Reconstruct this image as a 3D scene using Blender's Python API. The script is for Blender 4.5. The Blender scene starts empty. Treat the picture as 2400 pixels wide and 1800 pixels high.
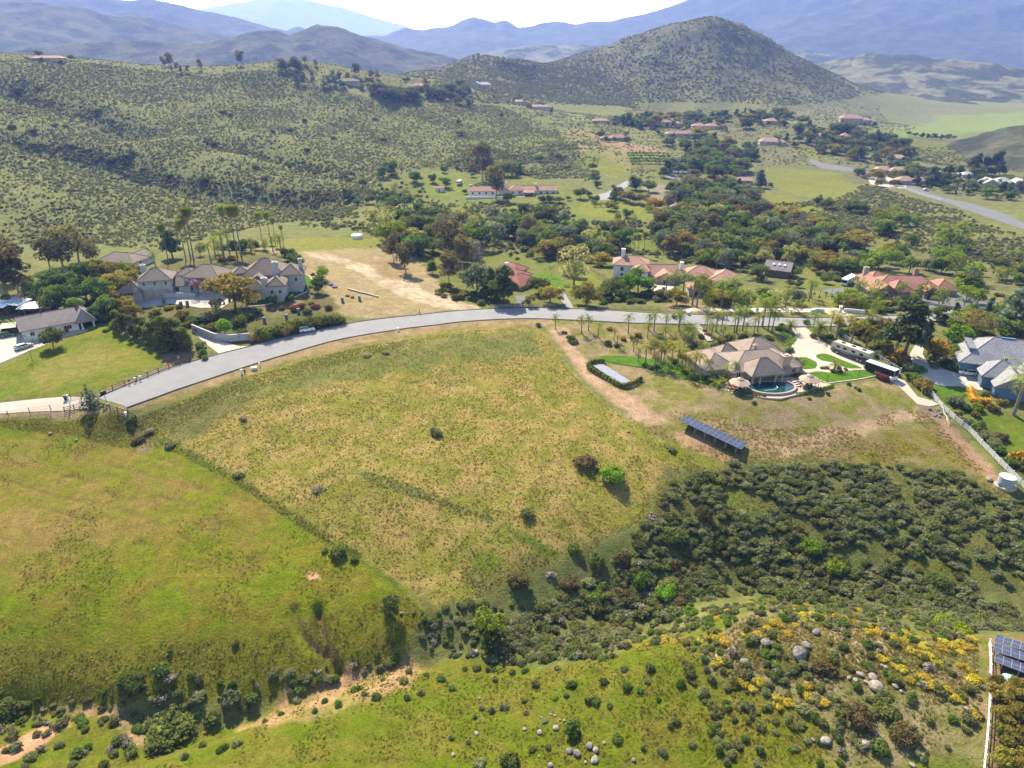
import bpy, bmesh, math, random
import numpy as np
from mathutils import Vector, Matrix, Euler

# ------------------------------------------------------------------ camera, world, sun, exposure
scene = bpy.context.scene
COL = scene.collection
FOC, CX, CY, CAMZ = 1600.0, 1200.0, 900.0, 80.0
PITCH = math.radians(25.7)
SP, CP = math.sin(PITCH), math.cos(PITCH)
cam_d = bpy.data.cameras.new("camera")
cam_d.sensor_width = 36.0
cam_d.lens = 24.0
cam_d.clip_start = 0.5
cam_d.clip_end = 60000
cam = bpy.data.objects.new("camera", cam_d)
COL.objects.link(cam)
cam.location = (0, 0, CAMZ)
cam.rotation_euler = (math.pi / 2 - PITCH, 0, 0)
scene.camera = cam

SUN_AZ, SUN_EL = math.radians(-22), math.radians(46)
world = bpy.data.worlds.new("World")
scene.world = world
world.use_nodes = True
wn = world.node_tree.nodes
wl = world.node_tree.links
sky = wn.new("ShaderNodeTexSky")
sky.sky_type = 'NISHITA'
sky.sun_disc = False
sky.sun_elevation = SUN_EL
sky.sun_rotation = SUN_AZ
sky.air_density = 0.85
sky.dust_density = 0.15
sky.ozone_density = 1.0
wl.new(sky.outputs[0], wn["Background"].inputs[0])
wn["Background"].inputs[1].default_value = 0.125
sun_d = bpy.data.lights.new("sun", 'SUN')
sun_d.energy = 5.0
sun_d.angle = math.radians(0.5)
sun_d.color = (1.0, 0.93, 0.81)
sun = bpy.data.objects.new("sun", sun_d)
COL.objects.link(sun)
sdir = Vector((math.sin(SUN_AZ) * math.cos(SUN_EL), math.cos(SUN_AZ) * math.cos(SUN_EL), math.sin(SUN_EL)))
sun.rotation_euler = sdir.to_track_quat('Z', 'Y').to_euler()
sun.location = sdir * 500
vs = scene.view_settings
vs.view_transform = 'Standard'
vs.look = 'None'
vs.exposure = 1.4
vs.gamma = 1.0
vs.use_curve_mapping = False
cy = scene.cycles
cy.use_denoising = True
cy.max_bounces = 5
cy.diffuse_bounces = 2
cy.glossy_bounces = 2
cy.transmission_bounces = 3
cy.transparent_max_bounces = 4
cy.volume_bounces = 0
cy.sample_clamp_indirect = 4.0
cy.caustics_reflective = False
cy.caustics_refractive = False

# ------------------------------------------------------------------ helpers: numbers
RNG = np.random.default_rng(7)
random.seed(11)

def ray(px, py):
    u = (px - CX) / FOC
    v = (CY - py) / FOC
    return u, CP + v * SP, -SP + v * CP

def plane_pt(px, py, z):
    dx, dy, dz = ray(px, py)
    t = (z - CAMZ) / dz
    return dx * t, dy * t, z

def dist_pt(px, py, y):
    dx, dy, dz = ray(px, py)
    t = y / dy
    return dx * t, y, CAMZ + dz * t

def _hash(ix, iy, seed):
    h = (ix.astype(np.int64) * 374761393 + iy.astype(np.int64) * 668265263 + seed * 974634777) & 0xFFFFFFFF
    h = ((h ^ (h >> 13)) * 1274126177) & 0xFFFFFFFF
    h = (h ^ (h >> 16)) & 0xFFFFFF
    return h / float(0xFFFFFF)

def vnoise(x, y, seed=0):
    xi = np.floor(x); yi = np.floor(y)
    fx = x - xi; fy = y - yi
    fx = fx * fx * (3 - 2 * fx); fy = fy * fy * (3 - 2 * fy)
    a = _hash(xi, yi, seed); b = _hash(xi + 1, yi, seed)
    c = _hash(xi, yi + 1, seed); d = _hash(xi + 1, yi + 1, seed)
    return (a + (b - a) * fx) * (1 - fy) + (c + (d - c) * fx) * fy

def fbm(x, y, octv=4, seed=0):
    s = 0; a = 0.5; n = 0
    for i in range(octv):
        s = s + a * vnoise(x, y, seed + i * 17)
        n += a; a *= 0.5
        x = x * 2.03 + 11.3; y = y * 2.03 - 7.1
    return s / n

def ridged(x, y, octv=4, seed=0):
    s = 0; a = 0.5; n = 0
    for i in range(octv):
        s = s + a * (1 - np.abs(2 * vnoise(x, y, seed + i * 31) - 1))
        n += a; a *= 0.5
        x = x * 2.1 + 5.2; y = y * 2.1 + 3.3
    return s / n

# ------------------------------------------------------------------ helpers: objects
def tag(o, label=None, cat=None, group=None, kind=None):
    if label: o["label"] = label
    if cat: o["category"] = cat
    if group: o["group"] = group
    if kind: o["kind"] = kind
    return o

def link(name, me, mat=None, parent=None):
    o = bpy.data.objects.new(name, me)
    COL.objects.link(o)
    if mat is not None and not me.materials:
        me.materials.append(mat)
    if parent is not None:
        o.parent = parent
    return o

def empty(name, loc=(0, 0, 0), rz=0.0):
    o = bpy.data.objects.new(name, None)
    o.empty_display_size = 0.5
    COL.objects.link(o)
    o.location = loc
    o.rotation_euler = (0, 0, rz)
    return o

def copy_tree(o, parent=None):
    c = o.copy()
    COL.objects.link(c)
    c.parent = parent
    for ch in list(o.children):
        copy_tree(ch, c)
    return c

class MB:
    """collects simple shapes; build() makes ONE mesh object of them"""
    def __init__(s):
        s.v = []; s.f = []; s.uv = None; s.fm = []; s.cm = 0
    def mesh(s, verts, faces):
        o = len(s.v)
        s.v += [tuple(p) for p in verts]
        s.f += [tuple(i + o for i in f) for f in faces]
        s.fm += [s.cm] * len(faces)
        return s
    def box(s, c, size, rz=0.0, m=None):
        hx, hy, hz = size[0] / 2, size[1] / 2, size[2] / 2
        ca, sa = math.cos(rz), math.sin(rz)
        vs_ = []
        for z in (-hz, hz):
            for x, y in ((-hx, -hy), (hx, -hy), (hx, hy), (-hx, hy)):
                p = Vector((x, y, z))
                if m is not None: p = m @ p
                vs_.append((c[0] + p.x * ca - p.y * sa, c[1] + p.x * sa + p.y * ca, c[2] + p.z))
        return s.mesh(vs_, [(0, 3, 2, 1), (4, 5, 6, 7), (0, 1, 5, 4), (1, 2, 6, 5), (2, 3, 7, 6), (3, 0, 4, 7)])
    def tube(s, pts, rad, n=6, cap=True):
        pts = [Vector(p) for p in pts]
        if not hasattr(rad, '__len__'): rad = [rad] * len(pts)
        vs_ = []
        for i, p in enumerate(pts):
            d = (pts[min(i + 1, len(pts) - 1)] - pts[max(i - 1, 0)])
            if d.length < 1e-6: d = Vector((0, 0, 1))
            d.normalize()
            a = d.cross(Vector((0.31, 0.17, 1)) if abs(d.z) < 0.9 else Vector((1, 0, 0.1)))
            a.normalize(); b = d.cross(a)
            for k in range(n):
                t = 2 * math.pi * k / n
                vs_.append(p + (a * math.cos(t) + b * math.sin(t)) * rad[i])
        fs = []
        for i in range(len(pts) - 1):
            for k in range(n):
                k2 = (k + 1) % n
                fs.append((i * n + k, i * n + k2, (i + 1) * n + k2, (i + 1) * n + k))
        if cap:
            fs.append(tuple(range(n))[::-1]); fs.append(tuple((len(pts) - 1) * n + k for k in range(n)))
        return s.mesh(vs_, fs)
    def prism(s, poly, z0, z1):
        n = len(poly)
        vs_ = [(p[0], p[1], z0) for p in poly] + [(p[0], p[1], z1) for p in poly]
        fs = [tuple(range(n))[::-1], tuple(range(n, 2 * n))]
        fs += [(k, (k + 1) % n, n + (k + 1) % n, n + k) for k in range(n)]
        return s.mesh(vs_, fs)
    def lathe(s, prof, n=16, c=(0, 0, 0)):
        vs_ = []; fs = []
        for r, z in prof:
            for k in range(n):
                t = 2 * math.pi * k / n
                vs_.append((c[0] + r * math.cos(t), c[1] + r * math.sin(t), c[2] + z))
        for i in range(len(prof) - 1):
            for k in range(n):
                k2 = (k + 1) % n
                fs.append((i * n + k, i * n + k2, (i + 1) * n + k2, (i + 1) * n + k))
        fs.append(tuple(range(n))[::-1]); fs.append(tuple((len(prof) - 1) * n + k for k in range(n)))
        return s.mesh(vs_, fs)
    def data(s, name, mats=None, smooth=False):
        me = bpy.data.meshes.new(name)
        me.from_pydata(s.v, [], s.f)
        if mats:
            for m in (mats if isinstance(mats, (list, tuple)) else [mats]): me.materials.append(m)
            me.polygons.foreach_set('material_index', s.fm)
        if smooth: me.polygons.foreach_set('use_smooth', [True] * len(s.f))
        me.update()
        return me
    def build(s, name, mat, parent=None, smooth=False):
        return link(name, s.data(name, mat, smooth), None, parent)

# ------------------------------------------------------------------ helpers: materials
MATS = {}
LEAFG = 2.35
def nodes(name):
    m = bpy.data.materials.new(name)
    m.use_nodes = True
    nt = m.node_tree
    return m, nt.nodes, nt.links, nt.nodes["Principled BSDF"]

def mixc(N, L, fac, a, b, mode='MIX'):
    n = N.new("ShaderNodeMix"); n.data_type = 'RGBA'; n.blend_type = mode
    for i, val in ((0, fac), (6, a), (7, b)):
        if hasattr(val, 'is_linked') or hasattr(val, 'links'): L.new(val, n.inputs[i])
        elif i == 0: n.inputs[i].default_value = val
        else: n.inputs[i].default_value = (*val[:3], 1)
    return n.outputs[2]

def noise(N, L, scale, detail=3, vec=None, rough=0.55):
    n = N.new("ShaderNodeTexNoise"); n.inputs["Scale"].default_value = scale
    n.inputs["Detail"].default_value = detail; n.inputs["Roughness"].default_value = rough
    if vec is not None: L.new(vec, n.inputs["Vector"])
    return n.outputs[0]

def ramp(N, L, fac, lo, hi):
    n = N.new("ShaderNodeMapRange"); n.interpolation_type = 'SMOOTHSTEP'
    n.inputs[1].default_value = lo; n.inputs[2].default_value = hi
    L.new(fac, n.inputs[0])
    return n.outputs[0]

def plain(name, col, rough=0.7, var=0.12, scale=1.5, metal=0.0, spec=0.3, bump=0.0):
    """painted / mineral surface: one colour with weathering noise"""
    if name in MATS: return MATS[name]
    m, N, L, P = nodes(name)
    tc = N.new("ShaderNodeTexCoord")
    n1 = noise(N, L, scale, 4, tc.outputs["Object"])
    dark = tuple(c * (1 - 1.6 * var) for c in col); lite = tuple(min(1, c * (1 + 1.2 * var)) for c in col)
    c = mixc(N, L, ramp(N, L, n1, 0.3, 0.7), dark, lite)
    L.new(c, P.inputs["Base Color"])
    P.inputs["Roughness"].default_value = rough
    P.inputs["Metallic"].default_value = metal
    P.inputs["Specular IOR Level"].default_value = spec
    if bump:
        b = N.new("ShaderNodeBump"); b.inputs["Strength"].default_value = bump; b.inputs["Distance"].default_value = 0.05
        L.new(noise(N, L, scale * 8, 3, tc.outputs["Object"]), b.inputs["Height"]); L.new(b.outputs[0], P.inputs["Normal"])
    MATS[name] = m
    return m

def leafmat(name, col, col2=None, trans=0.48, rnd=0.3, flower=None, ffrac=0.0):
    """foliage: per-leaf and per-plant colour variation, light passes through the leaves"""
    if name in MATS: return MATS[name]
    m, N, L, P = nodes(name)
    N.remove(P)
    out = N["Material Output"]
    geo = N.new("ShaderNodeNewGeometry"); oi = N.new("ShaderNodeObjectInfo")
    col2 = col2 or tuple(c * 1.5 for c in col)
    col = tuple(c * LEAFG for c in col); col2 = tuple(c * LEAFG for c in col2)
    c = mixc(N, L, geo.outputs["Random Per Island"], tuple(x * 0.7 for x in col), col2)
    hs = N.new("ShaderNodeHueSaturation")
    mr = N.new("ShaderNodeMapRange"); mr.inputs[3].default_value = 1 - rnd; mr.inputs[4].default_value = 1 + rnd
    L.new(oi.outputs["Random"], mr.inputs[0]); L.new(mr.outputs[0], hs.inputs["Value"])
    mh = N.new("ShaderNodeMapRange"); mh.inputs[3].default_value = 0.485; mh.inputs[4].default_value = 0.515
    mu = N.new("ShaderNodeMath"); mu.operation = 'MULTIPLY'; mu.inputs[1].default_value = 7.31
    fr = N.new("ShaderNodeMath"); fr.operation = 'FRACT'
    L.new(oi.outputs["Random"], mu.inputs[0]); L.new(mu.outputs[0], fr.inputs[0]); L.new(fr.outputs[0], mh.inputs[0])
    L.new(mh.outputs[0], hs.inputs["Hue"]); L.new(c, hs.inputs["Color"])
    c = hs.outputs[0]
    if flower:
        m2 = N.new("ShaderNodeMath"); m2.operation = 'MULTIPLY'; m2.inputs[1].default_value = 13.7
        f2 = N.new("ShaderNodeMath"); f2.operation = 'FRACT'
        lt = N.new("ShaderNodeMath"); lt.operation = 'LESS_THAN'; lt.inputs[1].default_value = ffrac
        L.new(geo.outputs["Random Per Island"], m2.inputs[0]); L.new(m2.outputs[0], f2.inputs[0]); L.new(f2.outputs[0], lt.inputs[0])
        c = mixc(N, L, lt.outputs[0], c, flower)
    d = N.new("ShaderNodeBsdfDiffuse"); t = N.new("ShaderNodeBsdfTranslucent"); mx = N.new("ShaderNodeMixShader")
    mx.inputs[0].default_value = trans
    L.new(c, d.inputs[0]); L.new(c, t.inputs[0]); L.new(d.outputs[0], mx.inputs[1]); L.new(t.outputs[0], mx.inputs[2])
    L.new(mx.outputs[0], out.inputs[0])
    MATS[name] = m
    return m
# ------------------------------------------------------------------ terrain: heights from surveyed points (thin plate spline in azimuth / log-distance)
_near = [(-400,1900,-19),(0,1800,-19),(300,1800,-18.5),(600,1800,-16),(1000,1800,-14),(1500,1800,-12),(2000,1800,-9),(2400,1800,-6),(2800,1900,-4),
(900,1660,-16.3),(1300,1650,-14),(1700,1600,-9.5),(2000,1560,-6),(2350,1600,-5),(600,1720,-17.5),
(1250,1570,-16),(1500,1505,-12),(1750,1435,-7.5),(2000,1455,-7),(2250,1495,-7.5),(2450,1500,-7),
(1150,1525,-18.3),(1500,1478,-19.5),(1750,1390,-20),(2000,1395,-19.5),(2300,1440,-18),(2600,1440,-17),
(850,1565,-18.6),(600,1645,-20.5),(350,1730,-21.5),(0,1690,-20.5),(-300,1700,-20),
(0,1610,-17.9),(300,1590,-17.8),(600,1570,-17.8),(800,1500,-16.3),(950,1480,-16.2),
(0,1480,-14),(400,1475,-14),(700,1440,-13.8),(900,1390,-13.4),(-300,1500,-14),
(0,1250,-9.4),(400,1250,-9.5),(700,1250,-10.2),(950,1280,-11.2),(0,1060,-5.6),(350,1050,-6),(550,1110,-7.5),(-400,1100,-6),
(100,1010,-4.9),(300,1010,-5),(100,962,-2),(280,967,-1.6),(0,972,-2.2),(-200,985,-2.5),
(250,940,-1.2),(500,850,-.6),(800,780,0),(1100,740,0),(1400,740,0),(1800,755,.3),(2050,755,.6),(650,805,-.3),(950,755,0),(1600,748,0),
(420,960,-3.6),(600,900,-2.6),(800,830,-1.2),(1000,790,-.8),(800,1000,-4.6),(1000,1000,-4.6),(600,1020,-5.3),(1000,1150,-7.6),(1200,1150,-8),(800,1180,-8),(1200,1300,-12),(1000,1330,-12.6),(1100,1430,-15.4),(1300,1000,-5),(1450,1000,-5.5),(1450,1150,-9),(1500,1300,-14),(1350,1420,-18),(1250,800,-1.4),(1350,870,-3),(1420,890,-3.6),
(1800,870,-2.2),(1900,830,-1.6),(2000,830,-1.6),(1650,850,-2.4),(2050,880,-2.2),(1500,830,-2.4),(1700,900,-2.6),(1850,905,-2.6),(1600,790,-1.4),(1950,790,-.8),(1740,938,-3.0),(1800,950,-3.1),(1880,940,-3.0),(1960,918,-2.8),(1690,925,-2.9),
(1620,950,-4.2),(1800,1000,-5.6),(1950,1000,-5.5),(2100,950,-4.0),(2150,905,-2.8),(1540,950,-4.4),(1700,1060,-7.8),(2000,1060,-8),(2250,1060,-7.4),(2350,1130,-8.0),
(2250,880,-2.5),(2350,930,-3.4),(2350,1000,-6),(2420,880,-2.5),(2150,800,-.5),
(1750,1150,-10.8),(2000,1150,-10.6),(2300,1160,-9.6),(2000,1280,-15.2),(2300,1300,-14),(1750,1300,-17),(1650,1230,-13.5),
(0,880,-1),(150,800,0),(0,780,1),(300,740,1.8),(450,690,4.5),(400,630,5.5),(600,650,5),(560,710,3.6),(700,720,2),(800,700,2),(800,620,2),(920,560,1),(1000,660,0),(-200,760,2),(680,600,4),
(1200,660,-3),(1400,640,-3.4),(1600,660,-3),(1500,700,-1.6),(1900,680,-3),(2100,680,-3),(2300,720,-1),(2400,790,-1),(1100,600,-5),(1200,560,-8),(1500,570,-8),(1900,570,-8),(2300,600,-6)]
_far = [(1000,520,400),(1400,520,405),(1900,510,415),(2300,520,410),(1180,445,520),(1040,445,525),(1400,430,540),(1550,400,615),(1700,400,615),(1800,420,585),(2200,420,590),(2380,430,580),(2300,480,475),(2050,450,530),
(1600,330,800),(1400,350,700),(1960,285,880),(1900,320,810),(2200,300,1080),(2100,350,760),(2380,335,850),(2400,310,900),(2250,270,1300),(2400,262,1350),(2200,235,1700),(2000,205,2300),(1800,270,1000),
(1500,265,980),(1300,260,1020),(1170,136,1450),(1100,140,1430),(1050,152,1390),(1300,146,1450),(1400,148,1450),(1480,120,1470),(1560,78,1490),(1660,56,1500),(1740,72,1490),(1790,95,1480),(1850,140,1440),(1950,190,1380),(2050,240,1300),(1660,150,1320),(1660,220,1150),(1800,220,1150),(1500,200,1230),(1400,200,1250),(1250,210,1200),
(0,140,800),(150,135,840),(300,152,850),(450,165,880),(600,158,900),(700,145,900),(850,165,950),(1000,195,1000),(1100,208,1020),(1180,235,1030),(-300,130,780),
(0,250,610),(0,350,490),(0,450,405),(200,300,610),(200,400,490),(200,500,385),(400,250,710),(400,350,565),(400,450,450),(600,210,820),(600,300,660),(600,400,540),(600,480,440),(800,250,800),(800,350,630),(800,430,525),(1000,280,790),(1000,350,650),(1000,430,535),(1200,300,820),(1250,360,680),(1400,310,830),(-300,300,600),(-300,450,420),(0,560,340),(300,560,330),(800,500,430),(600,540,350),(1200,250,960)]
_az = lambda px: math.atan2((px - CX) / FOC, CP + 0.45 * SP)
_back = [(px, d, z) for px, d, z in ((-300,1300,10),(0,1350,5),(300,1350,0),(600,1400,-5),(900,1500,-8),(1100,1900,-10),(1400,2300,-15),(1660,2300,-18),(1850,2200,-18),(-300,2600,-15),(300,2600,-20),(900,2800,-20),(2300,2800,-15),(1600,4000,-25),(600,4500,-25),(2600,4500,-20),(-300,6000,-20),(1200,9000,-25),(2600,9000,-25),(-300,16000,-25),(1200,22000,-25),(2600,20000,-25))]
_pts = [plane_pt(*p) for p in _near] + [dist_pt(*p) for p in _far]
for px, d, z in _back:
    a = _az(px); _pts.append((math.sin(a) * d, math.cos(a) * d, z))
for a in (-1.15, -0.95, 0.95, 1.15):
    for r, z in ((30, -16), (60, -14), (120, -8), (250, -2), (500, 2), (1200, 10), (4000, -15), (15000, -20)):
        _pts.append((math.sin(a) * r, math.cos(a) * r, z))
for a in (-0.6, 0, 0.6): _pts.append((math.sin(a) * 25, math.cos(a) * 25, -14))
P3 = np.array(_pts)
PA = np.arctan2(P3[:, 0], P3[:, 1]); PR = np.log(np.hypot(P3[:, 0], P3[:, 1]))
def _tk(d2): return np.where(d2 > 1e-12, 0.5 * d2 * np.log(d2 + 1e-20), 0.0)
_n = len(P3)
_K = _tk((PA[:, None] - PA[None]) ** 2 + (PR[:, None] - PR[None]) ** 2) + np.eye(_n) * 2e-4
_Q = np.stack([np.ones(_n), PA, PR], 1)
_A = np.block([[_K, _Q], [_Q.T, np.zeros((3, 3))]])
_w = np.linalg.solve(_A, np.concatenate([P3[:, 2], np.zeros(3)]))
RINGS = np.concatenate([np.exp(np.arange(math.log(26), math.log(1650), 0.0058)), np.exp(np.arange(math.log(1650) + .0058, math.log(26000), 0.035))])
AZ = np.concatenate([np.linspace(-math.pi, -0.83, 30)[:-1], np.arange(-0.83, 0.83, 0.0028), np.linspace(0.8312, math.pi, 30)])
LR = np.log(RINGS)
NR, NA = len(RINGS), len(AZ)
def tps(a, lr):
    a = np.clip(a, -1.15, 1.15)
    out = np.zeros(a.shape)
    for k in range(_n):
        out += _w[k] * _tk((a - PA[k]) ** 2 + (lr - PR[k]) ** 2)
    return out + _w[_n] + _w[_n + 1] * a + _w[_n + 2] * lr
# evaluate on a coarse grid, then refine
_ca = np.linspace(-1.15, 1.15, 330); _cr = np.linspace(LR[0], LR[-1], 560)
_G = tps(*np.meshgrid(_ca, _cr))
def bil(G, xs, ys, x, y):
    fx = np.clip((x - xs[0]) / (xs[-1] - xs[0]) * (len(xs) - 1), 0, len(xs) - 1.001); fy = np.clip((y - ys[0]) / (ys[-1] - ys[0]) * (len(ys) - 1), 0, len(ys) - 1.001)
    ix = fx.astype(int); iy = fy.astype(int); fx = fx - ix; fy = fy - iy
    return (G[iy, ix] * (1 - fx) + G[iy, ix + 1] * fx) * (1 - fy) + (G[iy + 1, ix] * (1 - fx) + G[iy + 1, ix + 1] * fx) * fy
AA, LL = np.meshgrid(AZ, LR)
RR = np.exp(LL)
XX, YY = RR * np.sin(AA), RR * np.cos(AA)
ZZ = bil(_G, _ca, _cr, np.clip(AA, -1.149, 1.149), LL)

def height(x, y):
    a = math.atan2(x, y); lr = math.log(max(26.1, math.hypot(x, y)))
    i = min(max(np.searchsorted(LR, lr) - 1, 0), NR - 2); j = min(max(np.searchsorted(AZ, a) - 1, 0), NA - 2)
    fi = (math.exp(lr) - RINGS[i]) / (RINGS[i + 1] - RINGS[i]); fj = (a - AZ[j]) / (AZ[j + 1] - AZ[j])
    return float((ZZ[i, j] * (1 - fj) + ZZ[i, j + 1] * fj) * (1 - fi) + (ZZ[i + 1, j] * (1 - fj) + ZZ[i + 1, j + 1] * fj) * fi)

def heights(x, y):
    a = np.arctan2(x, y); r = np.maximum(26.1, np.hypot(x, y))
    i = np.clip(np.searchsorted(RINGS, r) - 1, 0, NR - 2); j = np.clip(np.searchsorted(AZ, a) - 1, 0, NA - 2)
    fi = (r - RINGS[i]) / (RINGS[i + 1] - RINGS[i]); fj = (a - AZ[j]) / (AZ[j + 1] - AZ[j])
    return (ZZ[i, j] * (1 - fj) + ZZ[i, j + 1] * fj) * (1 - fi) + (ZZ[i + 1, j] * (1 - fj) + ZZ[i + 1, j + 1] * fj) * fi

def hit(px, py, rmin=0.0):
    """the point of the ground seen at this place in the photograph"""
    dx, dy, dz = ray(px, py)
    a = math.atan2(dx, dy); h = math.hypot(dx, dy)
    j = min(max(np.searchsorted(AZ, a) - 1, 0), NA - 2); fj = (a - AZ[j]) / (AZ[j + 1] - AZ[j])
    col = ZZ[:, j] * (1 - fj) + ZZ[:, j + 1] * fj
    g = CAMZ + dz / h * RINGS - col
    g = np.where(RINGS < rmin, 1, g)
    k = np.argmax(g < 0)
    if k == 0: k = NR - 2
    t = g[k - 1] / (g[k - 1] - g[k]) if g[k - 1] > 0 else 0
    r = RINGS[k - 1] + (RINGS[k] - RINGS[k - 1]) * t
    return Vector((r * math.sin(a), r * math.cos(a), CAMZ + dz / h * r))

def hits(pl, rmin=0.0): return [hit(p[0], p[1], rmin) for p in pl]

def densify(pl, step, closed=False):
    out = []
    n = len(pl)
    for i in range(n if closed else n - 1):
        a = Vector(pl[i][:2]); b = Vector(pl[(i + 1) % n][:2])
        k = max(1, int((b - a).length / step))
        out += [a.lerp(b, t / k) for t in range(k)]
    if not closed: out.append(Vector(pl[-1][:2]))
    return out

def smooth_line(pl, per=6, closed=False):
    """Catmull-Rom through the points"""
    P = [Vector(p[:2]) for p in pl]; n = len(P); out = []
    for i in range(n if closed else n - 1):
        p0 = P[(i - 1) % n] if closed or i > 0 else P[0]; p1 = P[i]; p2 = P[(i + 1) % n]
        p3 = P[(i + 2) % n] if closed or i + 2 < n else P[-1]
        for k in range(per):
            t = k / per
            out.append(0.5 * ((2 * p1) + (p2 - p0) * t + (2 * p0 - 5 * p1 + 4 * p2 - p3) * t * t + (3 * p1 - p0 - 3 * p2 + p3) * t ** 3))
    if not closed: out.append(P[-1])
    return out

def line_dist(x, y, pl, reach):
    """distance of the points to a polyline (inf outside reach)"""
    d = np.full(x.shape, 1e9)
    for i in range(len(pl) - 1):
        ax, ay = pl[i][0], pl[i][1]; bx, by = pl[i + 1][0], pl[i + 1][1]
        m = (x > min(ax, bx) - reach) & (x < max(ax, bx) + reach) & (y > min(ay, by) - reach) & (y < max(ay, by) + reach)
        if not m.any(): continue
        X = x[m]; Y = y[m]; ux, uy = bx - ax, by - ay; L2 = ux * ux + uy * uy + 1e-9
        t = np.clip(((X - ax) * ux + (Y - ay) * uy) / L2, 0, 1)
        dd = np.hypot(X - ax - t * ux, Y - ay - t * uy)
        d[m] = np.minimum(d[m], dd)
    return d

def poly_sd(x, y, pl, reach):
    """signed distance to a closed polygon: positive inside"""
    xs = [p[0] for p in pl]; ys = [p[1] for p in pl]
    m = (x > min(xs) - reach) & (x < max(xs) + reach) & (y > min(ys) - reach) & (y < max(ys) + reach)
    out = np.full(x.shape, -1e9)
    if not m.any(): return out
    X = x[m]; Y = y[m]
    ins = np.zeros(X.shape, bool); n = len(pl)
    for i in range(n):
        ax, ay = pl[i][0], pl[i][1]; bx, by = pl[(i + 1) % n][0], pl[(i + 1) % n][1]
        c = ((ay > Y) != (by > Y)) & (X < (bx - ax) * (Y - ay) / (by - ay + 1e-12) + ax)
        ins ^= c
    d = line_dist(X, Y, list(pl) + [pl[0]], reach)
    out[m] = np.where(ins, 1, -1) * d
    return out

# gullies and cuts carved into the slopes: (photo polyline, depth, half width)
for pl, dep, w in (
    ([(30,208),(180,258),(300,300)], 14, 26),
    ([(60,325),(160,345),(260,372),(340,408),(440,428),(540,445),(640,452),(720,462)], 15, 25),
    ([(480,330),(600,350),(700,385),(820,420)], 5, 18),
    ([(700,160),(690,260),(760,330)], 5, 30), ([(300,170),(360,240),(480,300)], 5, 28), ([(900,260),(940,310),(1010,365)], 5, 22),
    ([(1610,120),(1600,180),(1570,240)], 16, 40), ([(1720,110),(1740,180),(1700,240)], 14, 40), ([(1800,140),(1840,200)], 12, 35), ([(1400,170),(1430,215)], 10, 35), ([(1250,170),(1270,215)], 9, 35),
    ([(980,1530),(900,1560),(780,1600),(640,1655),(520,1700),(400,1740),(300,1790)], 1.6, 3.2),
    ([(0,1655),(120,1652),(290,1655),(380,1690)], 1.4, 2.6),
    ([(745,1425),(752,1470),(765,1520),(790,1570)], 2.0, 1.0), ([(690,1430),(705,1480),(740,1520),(765,1535)], .9, .8),
    ([(1020,1480),(1060,1520),(1000,1560)], 1.2, 2.5)):
    L_ = smooth_line(hits(pl), 5)
    d_ = line_dist(XX, YY, L_, w * 3)
    ZZ = ZZ - np.where(d_ < 1e8, dep * np.exp(-(d_ / w) ** 2), 0)

# roads and pads, traced on the ground
ROAD_UP = [(228,933),(311,897),(409,859),(514,830),(586,812),(651,794),(800,762),(872,750),(981,738),(1097,727),(1234,722),(1415,727),(1600,736),(1745,742),(1925,745),(2070,741),(2160,735),(2260,722),(2370,706),(2460,690)]
ROAD_LO = [(298,956),(367,931),(434,907),(579,859),(690,825),(800,795),(945,771),(1020,762),(1089,754),(1234,747),(1415,754),(1600,760),(1781,765),(1925,766),(2080,762),(2180,755),(2290,742),(2390,728),(2480,712)]
FLATS = {
 'drive_tan': [(1852,769),(1888,768),(1935,805),(1962,815),(2000,838),(2060,868),(2120,893),(2150,930),(2185,940),(2200,948),(2180,953),(2150,948),(2105,905),(2040,868),(1985,869),(1930,877),(1902,876),(1895,880),(1872,872),(1868,862),(1890,866),(1912,864),(1912,850),(1890,838),(1860,838),(1850,822),(1862,800),(1864,785)],
 'drive_blue': [(2155,765),(2180,770),(2172,800),(2162,830),(2175,852),(2225,870),(2290,885),(2305,893),(2302,916),(2250,906),(2200,905),(2170,893),(2140,860),(2132,830),(2150,800)],
 'drive_mansion': [(310,715),(330,700),(420,688),(500,683),(545,690),(550,702),(520,722),(470,722),(400,712),(345,722)],
 'drive_mansion_road': [(452,778),(475,775),(520,800),(560,812),(585,812),(515,831),(490,812),(470,795)],
 'drive_left': [(-80,860),(0,852),(75,820),(118,805),(80,785),(40,772),(-80,775)],
 'lane_left': [(-120,950),(0,945),(160,930),(232,932),(215,955),(160,962),(0,970),(-120,975)],
 'road_far': [(1395,470),(1440,468),(1447,452),(1480,432),(1500,415),(1475,420),(1440,440),(1420,452),(1380,462)],
 'road_valley': [(1895,380),(1925,395),(1990,402),(2060,425),(2130,445),(2230,480),(2330,515),(2420,545),(2420,530),(2340,495),(2280,478),(2200,460),(2150,440),(2060,412),(1990,392),(1930,383),(1900,372)],
 'court_valley': [(2035,420),(2080,415),(2130,430),(2120,442),(2085,440),(2040,432)],
 'drive_red_a': [(1205,695),(1240,690),(1255,700),(1230,715),(1215,722),(1200,722),(1212,706)],
 'drive_red_b': [(1310,672),(1325,690),(1345,722),(1328,724),(1312,700)],
 'court_villa': [(1512,660),(1560,662),(1580,672),(1570,690),(1540,690),(1520,678)],
 'lane_front': [(1600,722),(1700,724),(1800,722),(1900,722),(1960,722),(2010,744),(1960,744),(1930,732),(1800,732),(1690,732),(1600,730)],
 'drive_ranch': [(1925,680),(1975,675),(1985,690),(1950,690)],
 'court_ranch': [(2120,710),(2180,690),(2240,685),(2300,700),(2345,705),(2360,714),(2280,722),(2200,730),(2160,736),(2120,725)],
}
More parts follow.
